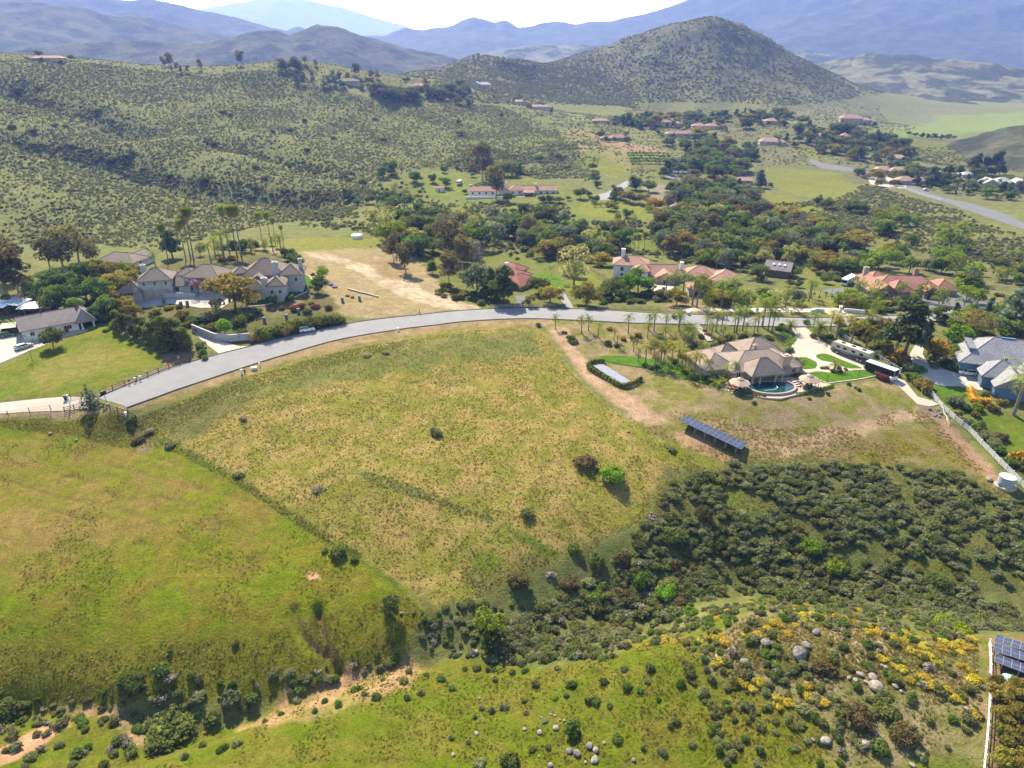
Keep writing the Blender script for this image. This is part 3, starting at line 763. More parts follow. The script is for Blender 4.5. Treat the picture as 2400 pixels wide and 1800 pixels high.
ROAD = drape("road", ROAD_POLY, .07, M_ROAD, 3.0, label="pale grey asphalt road curving across the middle")
for ln in road_lines: ribbon("kerb", ln, .32, .14, M_KERB, ROAD, .05)
for k, (nm, mt, lb) in {
 'drive_tan': ("driveway", M_CONC, "tan concrete driveway and paths beside the tan-roofed house"), 'drive_blue': ("driveway", M_CONCW, "pale winding driveway leading to the blue house"),
 'drive_mansion': ("driveway", M_CONCW, "white paved forecourt in front of the grey mansion"), 'drive_mansion_road': ("driveway", M_CONCW, "short concrete drive from the road up to the mansion"),
 'drive_left': ("driveway", M_CONCW, "pale paved yard beside the stucco barn house at the left edge"), 'lane_left': ("lane", M_CONC, "narrow pale lane beyond the gate at the road's end"),
 'road_far': ("road", M_ROAD, "short stretch of road bending uphill right of the white ranch house"), 'road_valley': ("road", M_ROAD2, "grey road descending through the valley at the far right"),
 'court_valley': ("driveway", M_CONC, "tan driveway court below the far tile-roofed houses"), 'drive_red_a': ("driveway", M_ROAD2, "dark drive under the trees by the red-roofed house"), 'drive_red_b': ("driveway", M_ROAD, "small grey drive meeting the road between two round trees"),
 'court_villa': ("driveway", M_CONC, "sandy court in front of the long red-roofed villa"), 'lane_front': ("driveway", M_CONC, "tan drive running along the road behind white gate posts"),
 'drive_ranch': ("driveway", M_ROAD2, "dark parking apron under the white motorhome"), 'court_ranch': ("driveway", M_ROAD2, "dark asphalt court in front of the red ranch house")}.items():
    drape(nm, flat_w[k], .09, mt, 2.5, label=lb)
LAWNS = [("bright green lawn left of the tan house, below the palms", [(1404,837),(1440,834),(1500,838),(1560,850),(1580,842),(1600,850),(1610,870),(1660,890),(1692,910),(1640,897),(1590,885),(1540,870),(1500,862),(1440,852),(1410,846)]),
 ("green lawn strip left of the tan driveway by the road", [(1808,771),(1830,772),(1862,790),(1866,800),(1850,808),(1835,810),(1845,795),(1835,782)]),
 ("small round lawn right of the tan house chimney", [(1862,842),(1885,838),(1905,845),(1915,853),(1908,864),(1880,866),(1866,862)]),
 ("pointed lawn between the palm island and the motorhome", [(1912,834),(1936,830),(1975,845),(2018,862),(2005,864),(1985,863),(1950,850),(1925,845)]),
 ("curved lawn below the palm island above the dry slope", [(1894,877),(1915,871),(1945,874),(1985,875),(2000,868),(2045,869),(2062,880),(2010,890),(1940,899),(1915,890)]),
 ("wide green lawn on the right side of the grey mansion", [(600,660),(640,632),(678,632),(705,640),(725,650),(735,662),(715,680),(680,695),(640,708),(600,712),(570,705),(610,690)]),
 ("green lawn below the blue house at the right edge", [(2190,907),(2245,910),(2285,922),(2255,930),(2260,950),(2225,950),(2200,925)])]
for lb, pl in LAWNS:
    drape("lawn", smooth_line(hits(pl), 3, True), .14, M_LAWN, 2.5, label=lb)

# ------------------------------------------------------------------ air
hz = MB().box((0, 9000, 500), (38000, 34000, 1160)).data("haze")
hm = bpy.data.materials.new("haze_air"); hm.use_nodes = True
hn = hm.node_tree.nodes; hn.remove(hn["Principled BSDF"])
pv = hn.new("ShaderNodeVolumePrincipled")
pv.inputs["Absorption Color"].default_value = (1, 1, 1, 1); pv.inputs["Color"].default_value = (.16, .25, .78, 1); pv.inputs["Density"].default_value = 0.00018; pv.inputs["Anisotropy"].default_value = 0.15
hm.node_tree.links.new(pv.outputs[0], hn["Material Output"].inputs["Volume"])
tag(link("haze", hz, hm), "thin blue haze filling the air over the valley", kind="stuff")
# ------------------------------------------------------------------ plants: shared meshes of leaf-sized faces
def leaf_cloud(rng, blobs, n, size, jit=.25, up=.25, bottom=-.35, droop=0.0):
    """n small leaf sprays spread through the outer shells of the blobs"""
    B = np.array(blobs, float)
    w = B[:, 3] * B[:, 4] + B[:, 4] * B[:, 5]; w = w / w.sum()
    k = rng.choice(len(B), n * 2, p=w)
    d = rng.normal(size=(n * 2, 3)); d /= np.linalg.norm(d, axis=1)[:, None]
    keep = d[:, 2] > bottom - rng.random(n * 2) * .3
    k = k[keep][:n]; d = d[keep][:n]; n = len(k)
    rad = 1 - jit * rng.random(n) ** 1.5 + .08 * rng.random(n)
    c = B[k, :3] + d * B[k, 3:6] * rad[:, None]
    nr = d * .8 + rng.normal(size=(n, 3)) * .55; nr[:, 2] += up; nr /= np.linalg.norm(nr, axis=1)[:, None]
    t = np.cross(nr, rng.normal(size=(n, 3))); t[:, 2] -= droop; t /= np.linalg.norm(t, axis=1)[:, None]
    b = np.cross(nr, t)
    s = size * (.55 + .9 * rng.random(n))[:, None]; s2 = s * (.5 + .35 * rng.random(n))[:, None]
    sag = nr * s * .22
    V = np.stack([c - t * s - sag, c + b * s2, c + t * s - sag, c - b * s2], 1).reshape(-1, 3)
    return V, np.arange(4 * n).reshape(n, 4)

def ball(blobs, shrink=.6, n=7, m=4):
    V = []; Fq = []
    for x, y, z, rx, ry, rz in blobs:
        o = len(V)
        for i in range(m + 1):
            ph = -math.pi / 2 + math.pi * i / m
            for k in range(n):
                th = 2 * math.pi * k / n + i * .4
                V.append((x + rx * shrink * math.cos(ph) * math.cos(th), y + ry * shrink * math.cos(ph) * math.sin(th), z + rz * shrink * math.sin(ph)))
        for i in range(m):
            for k in range(n):
                Fq.append((o + i * n + k, o + i * n + (k + 1) % n, o + (i + 1) * n + (k + 1) % n, o + (i + 1) * n + k))
    return np.array(V), np.array(Fq)

def foliage(name, rng, blobs, n, size, mat, core=True, mat2=None, **kw):
    V, Fq = leaf_cloud(rng, blobs, n, size, **kw)
    mi = np.zeros(len(Fq), np.int32)
    if mat2 is not None:      # second colour on the outer, upper sprays (blossom)
        nz = V.reshape(-1, 4, 3)[:, :, 2].mean(1); top = np.quantile(nz, .3)
        mi[(nz > top) & (rng.random(len(mi)) < .9)] = 1
    if core:
        V2, F2 = ball(blobs); Fq = np.vstack([Fq, F2 + len(V)]); V = np.vstack([V, V2]); mi = np.concatenate([mi, np.zeros(len(F2), np.int32)])
    me = np_mesh(name, V, [Fq]); me.materials.append(mat)
    if mat2 is not None: me.materials.append(mat2)
    me.polygons.foreach_set('material_index', mi)
    return me

L_OAK = leafmat("leaf_dark_oak", (.040, .053, .014), (.076, .090, .022))
L_EUC = leafmat("leaf_eucalyptus", (.058, .052, .020), (.108, .090, .032))
L_EUG = leafmat("leaf_grey_eucalyptus", (.050, .058, .034), (.095, .105, .058))
L_OLV = leafmat("leaf_olive_yellow", (.070, .064, .014), (.14, .115, .022))
L_GRN = leafmat("leaf_mid_green", (.038, .062, .012), (.078, .110, .020))
L_BRT = leafmat("leaf_bright_green", (.045, .10, .008), (.09, .15, .012))
L_WIL = leafmat("leaf_pale_willow", (.12, .125, .035), (.19, .18, .06), trans=.45)
L_LIM = leafmat("leaf_lime", (.066, .095, .009), (.115, .145, .014), trans=.45)
L_PIN = leafmat("leaf_pine", (.029, .045, .016), (.060, .078, .025))
L_BLU = leafmat("leaf_blue_conifer", (.045, .06, .038), (.085, .10, .06))
L_JUN = leafmat("leaf_juniper", (.030, .045, .008), (.085, .095, .014))
L_SAG = leafmat("leaf_sage", (.072, .078, .036), (.118, .122, .054))
L_CHA = leafmat("leaf_chaparral", (.058, .064, .020), (.098, .102, .031))
L_RUS = leafmat("leaf_rusty", (.050, .042, .018), (.085, .064, .026))
L_YEL = leafmat("blossom_yellow", (.22, .155, .004), (.32, .225, .006), trans=.35, rnd=.2)
L_ORG = leafmat("leaf_orange", (.13, .075, .006), (.21, .12, .010), trans=.35, rnd=.1)
L_PLM = leafmat("blossom_plum", (.12, .06, .085), (.22, .12, .15), rnd=.1)
L_VIO = leafmat("blossom_violet", (.16, .11, .24), (.25, .19, .34), rnd=.1)
L_RED = leafmat("blossom_red", (.08, .014, .018), (.13, .03, .03), rnd=.1)
L_GRY = leafmat("dry_grey_twigs", (.075, .062, .048), (.125, .105, .08), trans=.1)
L_PLM2 = leafmat("leaf_palm", (.060, .085, .014), (.13, .14, .024), trans=.4)
L_PLMY = leafmat("leaf_palm_golden", (.085, .085, .012), (.15, .13, .016), trans=.45)
L_DEAD = leafmat("palm_dead_skirt", (.12, .085, .05), (.18, .13, .08), trans=.1)
L_HS1 = leafmat("leaf_hill_sage", (.080, .082, .036), (.112, .112, .050), rnd=.2, trans=.6)
L_HS2 = leafmat("leaf_hill_scrub", (.062, .067, .023), (.094, .096, .034), rnd=.2, trans=.6)
L_GRS = leafmat("grass_blades", (.115, .090, .026), (.165, .125, .040), trans=.7)
L_GRG = leafmat("grass_blades_green", (.060, .066, .010), (.09, .09, .015), trans=.65)
M_BARK = plain("bark", (.13, .095, .07), .95, .25, 3)
M_BARKP = plain("bark_pale", (.32, .28, .23), .9, .25, 3)
M_PTR = plain("palm_trunk", (.20, .16, .12), .95, .2, 6)

def blobset(rng, k, R, H, z0, r0, flat=.8, taper=0.0):
    out = []
    for i in range(k):
        a = 2 * math.pi * (i / k) + rng.random() * .9; q = math.sqrt(rng.random()); z = rng.random()
        wd = R * (1 - taper * z)
        r = r0 * (.7 + .6 * rng.random()) * (1 - .45 * taper * z)
        out.append((math.cos(a) * wd * q, math.sin(a) * wd * q, z0 + z * H, r, r, r * flat))
    return out

def trunk_mesh(rng, name, h, r, blobs, mat, limbs=5, lean=.05):
    mb = MB()
    top = (rng.normal() * h * lean, rng.normal() * h * lean, h)
    mid = (top[0] * .3 + rng.normal() * r, top[1] * .3 + rng.normal() * r, h * .5)
    mb.tube([(0, 0, -.4), (0, 0, h * .12), mid, top], [r * 1.35, r, r * .8, r * .35], 6)
    for b in list(blobs)[:limbs]:
        s = .35 + .45 * rng.random()
        p0 = Vector(mid).lerp(Vector(top), s) if s > .5 else Vector((0, 0, h * .3)).lerp(Vector(mid), s * 2)
        p1 = Vector(b[:3]); pm = p0.lerp(p1, .5) + Vector((0, 0, -.04 * h))
        mb.tube([p0, pm, p1], [r * .5, r * .33, r * .12], 5)
    return mb.data(name, mat)

PROTO = {}
def tree_kind(kind, n_var, fn):
    PROTO[kind] = [fn(np.random.default_rng(abs(hash(kind)) % 1000 if False else sum(map(ord, kind)) + 101 * i)) for i in range(n_var)]

def broad(mat, h=10, R=3.6, z0=.42, H=.38, k=9, r0=2.0, n=1100, leaf=.34, bark=None, core=True, taper=0., flat=.8, tr=.22, limbs=5, mat2=None, **kw):
    def fn(rng):
        bl = blobset(rng, k, R, H * h, z0 * h, r0, flat, taper)
        return h, trunk_mesh(rng, "trunk", h * .72, tr, bl, bark or M_BARK, limbs), foliage("crown", rng, bl, n, leaf, mat, core, mat2, **kw)
    return fn
tree_kind('oak', 3, broad(L_OAK, z0=.22, H=.5, R=3.7, k=13, r0=2.1, n=1400))
tree_kind('green', 3, broad(L_GRN, z0=.22, H=.5, R=3.7, k=13, r0=2.0, n=1400))
tree_kind('olive', 3, broad(L_OLV, R=4.2, flat=.75, z0=.24, H=.46, k=13, n=1400))
tree_kind('bright', 2, broad(L_BRT, R=3.4))
tree_kind('lime', 2, broad(L_LIM, R=3.0, core=False, n=1100, z0=.22, H=.52, k=13, r0=1.7))
tree_kind('euc', 3, broad(L_EUC, h=16, R=3.0, z0=.3, H=.58, k=16, r0=1.8, n=1600, leaf=.42, bark=M_BARKP, core=False, flat=1.05, tr=.30, limbs=9, droop=.5))
tree_kind('grey_euc', 3, broad(L_EUG, h=14, R=3.4, z0=.22, H=.6, k=15, r0=2.1, n=1600, leaf=.42, bark=M_BARKP, core=False, flat=1.0, tr=.28, limbs=8, droop=.5))
tree_kind('willow', 3, broad(L_WIL, h=12, R=3.0, z0=.25, H=.6, k=12, r0=1.6, n=1000, leaf=.33, core=False, flat=1.1, tr=.2, limbs=10, droop=.6))
tree_kind('sycamore', 3, broad(L_LIM, h=11, R=2.8, z0=.2, H=.66, k=15, r0=1.3, n=700, leaf=.30, bark=M_BARKP, core=False, flat=1.1, tr=.16, limbs=12))
tree_kind('rusty', 2, broad(L_RUS, z0=.22, H=.5, R=3.7, k=12, n=1300))
tree_kind('pine', 3, broad(L_PIN, h=14, R=3.6, z0=.14, H=.72, k=17, r0=2.1, n=1700, leaf=.42, taper=.72, flat=.8, tr=.3, limbs=6))
tree_kind('blue', 2, broad(L_BLU, h=14, R=3.4, z0=.1, H=.7, k=16, r0=2.0, n=1500, leaf=.42, taper=.6, flat=.95, tr=.3, limbs=5))
tree_kind('juniper', 3, broad(L_JUN, h=9, R=1.3, z0=.08, H=.72, k=11, r0=1.05, n=800, leaf=.26, taper=.55, flat=1.25, tr=.16, limbs=3, up=.6))
tree_kind('cypress', 2, broad(L_PIN, h=10, R=.7, z0=.08, H=.75, k=9, r0=.85, n=600, leaf=.25, taper=.65, flat=1.4, tr=.15, limbs=2, up=.5))
tree_kind('citrus', 2, broad(L_BRT, h=3, R=.6, z0=.4, H=.35, k=5, r0=.85, n=300, leaf=.2, tr=.08, limbs=3))
tree_kind('avocado', 3, broad(L_OLV, h=5, R=1.5, z0=.25, H=.45, k=12, r0=.9, n=1300, leaf=.17, tr=.12, limbs=4))
tree_kind('orange', 2, broad(L_OLV, h=7, R=2.4, z0=.28, H=.42, k=9, r0=1.5, n=900, leaf=.26, tr=.15, mat2=L_ORG))
tree_kind('plum', 1, broad(L_PLM, h=6, R=1.9, z0=.35, H=.45, k=9, r0=1.0, n=520, leaf=.2, core=False, tr=.12, limbs=8))
tree_kind('round', 1, broad(L_BRT, h=6, R=.5, z0=.5, H=.15, k=5, r0=1.9, n=900, leaf=.2, tr=.16, limbs=3, flat=1.1))

def conifer_fn(mat, h, R, n):
    def fn(rng):
        bl = []
        for i in range(9):
            t = i / 9; z = h * (.1 + .86 * t); r = R * (1 - t) ** .9 + .12
            for k in range(5 if i < 6 else 3):
                a = k * 2 * math.pi / (5 if i < 6 else 3) + i * .7
                bl.append((math.cos(a) * r * .55, math.sin(a) * r * .55, z, r * .55, r * .55, h * .055))
        return h, trunk_mesh(rng, "trunk", h * .95, .16, [], M_BARK, 0, .0), foliage("crown", rng, bl, n, .22, mat, False, up=.4, bottom=-.9)
    return fn
tree_kind('conifer', 2, conifer_fn(L_BLU, 8, 2.3, 1000))
tree_kind('dark_conifer', 2, conifer_fn(L_PIN, 12, 2.6, 1100))

def bare_fn(mat, nl):
    def fn(rng):
        h = 8; mb = MB()
        def grow(p, d, ln, r, lev):
            q = p + d * ln
            mb.tube([p, p.lerp(q, .5) + Vector(rng.normal(size=3) * ln * .05), q], [r, r * .8, r * .55], 4, False)
            if lev == 0: return
            for i in range(3):
                nd = (d + Vector(rng.normal(size=3) * .55)); nd.z = abs(nd.z) * .8 + .15; nd.normalize()
                grow(q, nd, ln * (.62 + .2 * rng.random()), r * .55, lev - 1)
        grow(Vector((0, 0, -.3)), Vector((0, 0, 1)), 2.6, .14, 4)
        bl = blobset(rng, 8, 1.8, 3.2, 3.6, 1.2, 1)
        return h, mb.data("trunk", plain("bark_bare", (.21, .175, .15), .95)), foliage("crown", rng, bl, nl, .16, mat, False, jit=.9)
    return fn
tree_kind('bare', 2, bare_fn(L_GRY, 200))
tree_kind('bare_olive', 2, bare_fn(L_OLV, 420))

def frond(mb, base, az, el, ln, w, droop, seg=6, leafl=True, rng=None):
    pts = []; p = Vector(base); e = el
    for i in range(seg + 1):
        pts.append(p.copy())
        d = Vector((math.cos(az) * math.cos(e), math.sin(az) * math.cos(e), math.sin(e)))
        p = p + d * ln / seg; e -= droop / seg
    side = Vector((-math.sin(az), math.cos(az), 0))
    V = []; Fq = []
    for i in range(seg):
        t0 = i / seg; t1 = (i + 1) / seg
        for s in (-1, 1):
            for q in (0, .5):
                a = pts[i].lerp(pts[i + 1], q); b = pts[i].lerp(pts[i + 1], q + .36)
                tt = t0 + q / seg; ww = w * (.35 + 1.0 * math.sin(math.pi * min(1, .12 + tt * .85)))
                tip = a.lerp(b, .9) + side * s * ww + Vector((0, 0, -.55 * ww)) + (pts[i + 1] - pts[i]) * .55
                o = len(V); V += [a, b, tip]; Fq.append((o, o + 1, o + 2))
    mb.mesh(V, Fq)

def palm_fn(h, nf, ln, w, droop, mat, tr, wide=(-.5, 1.25), skirt=False, shaft=True):
    def fn(rng):
        tm = MB(); lean = rng.normal(size=2) * .02 * h
        tm.tube([(0, 0, -.4), (lean[0] * .3, lean[1] * .3, h * .3), (lean[0] * .6, lean[1] * .6, h * .7), (lean[0], lean[1], h)], [tr * 1.5, tr * 1.05, tr * .9, tr * .8], 8)
        mb = MB(); top = (lean[0], lean[1], h)
        for i in range(nf):
            az = i * 2.399 + rng.random() * .4; t = i / nf
            el = wide[1] + (wide[0] - wide[1]) * t + rng.normal() * .1
            frond(mb, top, az, el, ln * (.8 + .35 * rng.random()), w, droop * (.7 + .5 * rng.random()))
        me = mb.data("fronds", mat)
        sk = None
        if skirt:
            sb = MB()
            for i in range(26):
                az = i * 2.399; z = h - .2 - 1.5 * (i / 26)
                frond(sb, (lean[0], lean[1], z), az, -.55 - .5 * rng.random(), ln * .7, w * .8, .5, 3)
            sk = sb.data("dead_skirt", L_DEAD)
        return h, tm.data("trunk", M_PTR), me, sk
    return fn
tree_kind('queen', 3, palm_fn(5.2, 15, 2.7, .40, 1.9, L_PLM2, .16))
tree_kind('golden', 2, palm_fn(5.0, 15, 2.7, .42, 1.9, L_PLMY, .16))
tree_kind('fan', 3, palm_fn(17, 46, 2.6, .85, 1.2, L_PLM2, .2, (-.7, 1.3), True))
tree_kind('date', 2, palm_fn(2.6, 46, 3.6, .34, 1.5, L_PLM2, .45, (-.35, 1.4)))
tree_kind('tuft', 2, palm_fn(.5, 16, 1.5, .25, 1.2, L_PLM2, .14, (.0, 1.3)))

# one shared registry so that every label can be made to single out its thing
THINGS = []
def reg(o, label, cat, group, px):
    tag(o, label, cat, group); THINGS.append((o, px)); return o

ORD = ["first", "second", "third", "fourth", "fifth", "sixth", "seventh", "eighth", "ninth", "tenth", "eleventh", "twelfth", "thirteenth", "fourteenth", "fifteenth", "sixteenth", "seventeenth", "eighteenth", "nineteenth", "twentieth", "twenty-first", "twenty-second", "twenty-third", "twenty-fourth", "twenty-fifth", "twenty-sixth", "twenty-seventh", "twenty-eighth", "twenty-ninth", "thirtieth"]
TREE_NAME = {'queen': 'queen_palm', 'golden': 'golden_palm', 'fan': 'fan_palm', 'date': 'date_palm', 'tuft': 'small_palm', 'euc': 'eucalyptus_tree', 'grey_euc': 'eucalyptus_tree', 'oak': 'oak_tree', 'pine': 'pine_tree', 'blue': 'evergreen_tree', 'willow': 'willow_tree', 'sycamore': 'sycamore_tree', 'cypress': 'cypress_tree', 'juniper': 'juniper_tree', 'citrus': 'citrus_tree', 'avocado': 'avocado_tree', 'conifer': 'conifer_tree', 'dark_conifer': 'conifer_tree', 'bare': 'bare_tree', 'bare_olive': 'budding_tree', 'plum': 'plum_tree', 'orange': 'flowering_tree'}
trng = random.Random(5)
def tree(kind, px, py, h, label, group=None, wide=1.0, loc=None, cat=None):
    pr = trng.choice(PROTO[kind]); s = h / pr[0]
    loc = hit(px, py) if loc is None else loc
    nm = TREE_NAME.get(kind, 'broadleaf_tree')
    o = empty(nm, loc, trng.random() * 6.28)
    o.scale = (s * wide, s * wide, s * trng.uniform(.95, 1.05))
    palm = kind in ('queen', 'golden', 'fan', 'date', 'tuft')
    link("trunk", pr[1], None, o); link("fronds" if palm else "crown", pr[2], None, o)
    if len(pr) > 3 and pr[3]: link("dead_skirt", pr[3], None, o)
    return reg(o, label, cat or ('palm' if palm else 'tree'), group, px)
# ------------------------------------------------------------------ bushes
def bush_fn(mat, n=420, leaf=.14, flat=.75, k=8, spread=.62, r0=.5, mat2=None, core=True, **kw):
    def fn(rng):
        bl = blobset(rng, k, spread, .35, .32, r0, flat)
        return 1.0, foliage("bush", rng, bl, n, leaf, mat, core, mat2, **{'up': .5, **kw})
    return fn
BUSH = {}
for nm, nv, fn in (('sage', 4, bush_fn(L_SAG)), ('chaparral', 4, bush_fn(L_CHA)), ('rusty', 3, bush_fn(L_RUS)), ('green', 3, bush_fn(L_GRN)), ('dark', 3, bush_fn(L_OAK, n=320)),
        ('bright', 2, bush_fn(L_BRT)), ('lime', 2, bush_fn(L_LIM)), ('grey', 3, bush_fn(L_GRY, n=200, core=False, jit=.8)), ('yellow', 4, bush_fn(L_SAG, n=620, leaf=.075, mat2=L_YEL, flat=.55)),
        ('orange', 2, bush_fn(L_OLV, mat2=L_ORG)), ('violet', 2, bush_fn(L_SAG, mat2=L_VIO)), ('red', 2, bush_fn(L_GRN, mat2=L_RED)), ('olive', 3, bush_fn(L_OLV)), ('tall', 3, bush_fn(L_CHA, n=260, flat=1.5, spread=.35, up=.7)),
        ('hedge', 3, bush_fn(L_JUN, n=420, leaf=.13, flat=1.0, k=9))):
    BUSH[nm] = [fn(np.random.default_rng(sum(map(ord, nm)) * 3 + 77 * i))[1] for i in range(nv)]
BIG = {}
for nm, mt in (('dark', L_OAK), ('rusty', L_RUS), ('green', L_GRN), ('bright', L_BRT), ('olive', L_OLV), ('sage', L_SAG), ('lime', L_LIM), ('chaparral', L_CHA)):
    BIG[nm] = [bush_fn(mt, n=1500, leaf=.07, k=18, spread=.72, r0=.36, flat=.9)(np.random.default_rng(len(nm) * 7 + i))[1] for i in range(2)]
brng = random.Random(9)
BUSH_WORD = {'chaparral': 'chaparral_bush', 'rusty': 'brown_bush', 'green': 'green_bush', 'dark': 'dark_bush', 'bright': 'bright_green_bush', 'lime': 'lime_bush', 'olive': 'olive_bush', 'tall': 'upright_shrub', 'sage': 'sagebrush', 'grey': 'dry_bush', 'yellow': 'flowering_bush', 'orange': 'flowering_bush', 'violet': 'flowering_bush', 'red': 'flowering_bush', 'hedge': 'hedge_bush'}
def bush(kind, px, py, r, label, group=None, loc=None, tall=1.0):
    loc = hit(px, py) if loc is None else loc
    o = link(BUSH_WORD.get(kind, 'bush'), brng.choice(BIG[kind] if r >= 1.9 and kind in BIG else BUSH[kind]))
    o.location = (loc[0], loc[1], loc[2] - .08 * r)
    o.rotation_euler = (0, 0, brng.random() * 6.28)
    o.scale = (r * brng.uniform(.9, 1.15), r * brng.uniform(.9, 1.15), r * tall * brng.uniform(.85, 1.15))
    return reg(o, label, 'bush', group, px)

def inside(poly, n, dens=None, seed=0, rmin=0.0):
    """n random ground points inside a polygon traced on the photograph"""
    W = hits(poly); xs = [p[0] for p in W]; ys = [p[1] for p in W]
    rg = np.random.default_rng(seed); X = np.zeros(0); Y = np.zeros(0)
    for _ in range(40):
        x = rg.uniform(min(xs), max(xs), n * 3); y = rg.uniform(min(ys), max(ys), n * 3)
        m = poly_sd(x, y, W, 1) > 0
        x, y = x[m], y[m]
        if dens is not None:
            m = rg.random(len(x)) < dens(x, y); x, y = x[m], y[m]
        X = np.concatenate([X, x]); Y = np.concatenate([Y, y])
        if len(X) >= n: break
    X, Y = X[:n], Y[:n]
    return np.stack([X, Y, heights(X, Y)], 1)

def project(p):
    x, y, z = p[0], p[1], p[2] - CAMZ
    d = y * CP - z * SP
    return CX + FOC * x / d, CY - FOC * (y * SP + z * CP) / d

# ------------------------------------------------------------------ plants nobody could count: one object each, instanced over points
def scatter(name, label, meshes, P, sc, tilt=.12, seed=0):
    colp = bpy.data.collections.new(name + "_shapes")
    for i, me in enumerate(meshes):
        o = bpy.data.objects.new("%s_shape_%02d" % (name, i), me); colp.objects.link(o)
    rg = np.random.default_rng(seed); n = len(P)
    me = bpy.data.meshes.new(name); me.vertices.add(n); me.vertices.foreach_set('co', np.asarray(P, np.float32).ravel())
    for an, ty, arr in (("rot", 'FLOAT_VECTOR', np.stack([rg.normal(size=n) * tilt, rg.normal(size=n) * tilt, rg.random(n) * 6.28], 1)), ("siz", 'FLOAT_VECTOR', np.stack([sc * rg.uniform(.85, 1.2, n), sc * rg.uniform(.85, 1.2, n), sc * rg.uniform(.75, 1.2, n)], 1))):
        at = me.attributes.new(an, ty, 'POINT'); at.data.foreach_set('vector', arr.astype(np.float32).ravel())
    at = me.attributes.new("pick", 'INT', 'POINT'); at.data.foreach_set('value', rg.integers(0, len(meshes), n).astype(np.int32))
    o = link(name, me)
    ng = bpy.data.node_groups.new(name + "_nodes", 'GeometryNodeTree')
    ng.interface.new_socket("Geometry", in_out='INPUT', socket_type='NodeSocketGeometry'); ng.interface.new_socket("Geometry", in_out='OUTPUT', socket_type='NodeSocketGeometry')
    N = ng.nodes; L = ng.links
    gi = N.new('NodeGroupInput'); go = N.new('NodeGroupOutput')
    ip = N.new('GeometryNodeInstanceOnPoints'); ci = N.new('GeometryNodeCollectionInfo')
    ci.inputs[0].default_value = colp; ci.inputs[1].default_value = True; ci.inputs[2].default_value = True
    def attr(nm, ty):
        a = N.new('GeometryNodeInputNamedAttribute'); a.data_type = ty; a.inputs[0].default_value = nm
        return [s for s in a.outputs if s.enabled][0]
    er = N.new('FunctionNodeEulerToRotation')
    L.new(attr("rot", 'FLOAT_VECTOR'), er.inputs[0])
    L.new(gi.outputs[0], ip.inputs["Points"]); L.new(ci.outputs[0], ip.inputs["Instance"])
    ip.inputs["Pick Instance"].default_value = True
    L.new(attr("pick", 'INT'), ip.inputs["Instance Index"]); L.new(er.outputs[0], ip.inputs["Rotation"]); L.new(attr("siz", 'FLOAT_VECTOR'), ip.inputs["Scale"])
    L.new(ip.outputs[0], go.inputs[0])
    o.modifiers.new("plants", 'NODES').node_group = ng
    return tag(o, label, kind="stuff")

def low(mat, seeds, n=34, leaf=.30, flat=.7, k=3):
    out = []
    for s in seeds:
        rg = np.random.default_rng(s)
        out.append(foliage("shrub", rg, blobset(rg, k, .4, .25, .3, .6, flat), n, leaf, mat, True, up=1.0, bottom=-.1))
    return out
LOW = low(L_HS1, (1, 2, 3), flat=.55) + low(L_HS2, (4, 5, 6), flat=.55)
LOWD = low(L_HS2, (7, 8)) + low(L_CHA, (9, 10, 11), flat=.9)

def tuft_mesh(mat, seed, nb=15, hgt=1.0, spread=.55):
    rg = np.random.default_rng(seed); V = []; Fq = []
    for i in range(nb):
        a = rg.random() * 6.28; r = spread * math.sqrt(rg.random()); x, y = math.cos(a) * r, math.sin(a) * r
        w = .10 + .09 * rg.random(); h = hgt * (.5 + .6 * rg.random()); t = rg.random() * 6.28; ln = rg.normal(size=2) * .45
        o = len(V)
        V += [(x - math.cos(t) * w, y - math.sin(t) * w, -.1), (x + math.cos(t) * w, y + math.sin(t) * w, -.1), (x + ln[0] * .5 + math.cos(t) * w * .6, y + ln[1] * .5 + math.sin(t) * w * .6, h * .6), (x + ln[0], y + ln[1], h)]
        Fq.append((o, o + 1, o + 2, o + 3))
    me = np_mesh("tuft", np.array(V), [np.array(Fq)]); me.materials.append(mat)
    return me
TUFT_DRY = [tuft_mesh(L_GRS, s) for s in (1, 2, 3)]; TUFT_GRN = [tuft_mesh(L_GRG, s) for s in (4, 5, 6)]

def patchy(sc, lo, hi, seed):
    return lambda x, y: np.clip((fbm(x / sc, y / sc, 3, seed) - lo) / (hi - lo), 0, 1)
KEEP_OFF = [poly for poly in flat_w.values()] + [ROAD_POLY] + [hits(p) for p in PAD_PX]
def off_roads(P, gap=1.0):
    m = np.ones(len(P), bool)
    for poly in KEEP_OFF: m &= ~(poly_sd(P[:, 0], P[:, 1], poly, gap + 1) > -gap)
    return P[m]
HILL_L = [(-120,565),(-120,141),(100,141),(300,158),(600,165),(700,170),(760,205),(900,240),(1060,236),(1180,250),(1300,300),(1370,385),(1400,420),(1340,432),(1200,403),(1080,398),(1000,393),(900,420),(870,470),(800,505),(640,525),(460,565),(330,585),(200,565)]
HILL_C = [(1000,238),(1060,178),(1180,158),(1400,172),(1500,118),(1660,62),(1790,102),(1950,198),(2080,262),(2000,288),(1900,262),(1750,266),(1600,266),(1450,266),(1300,252),(1180,244)]
Pl = off_roads(inside(HILL_L, 64000, patchy(34, .05, .62, 3), 1), 3)
_a = RNG.uniform(-.74, -.03, 60000); _r = np.sqrt(RNG.uniform(600 ** 2, 1030 ** 2, 60000)); _x = _r * np.sin(_a); _y = _r * np.cos(_a); _z = heights(_x, _y); _k = (_z > 44) & (RNG.random(60000) < .5)
Pl = np.vstack([Pl, np.stack([_x, _y, _z], 1)[_k][:9000]])
scatter("hillside_scrub", "grey-green scrub dotting the hillside at the upper left", LOW, Pl, .35 + 1.05 * RNG.random(len(Pl)) ** 2.2, seed=2)
_rg = np.random.default_rng(2)
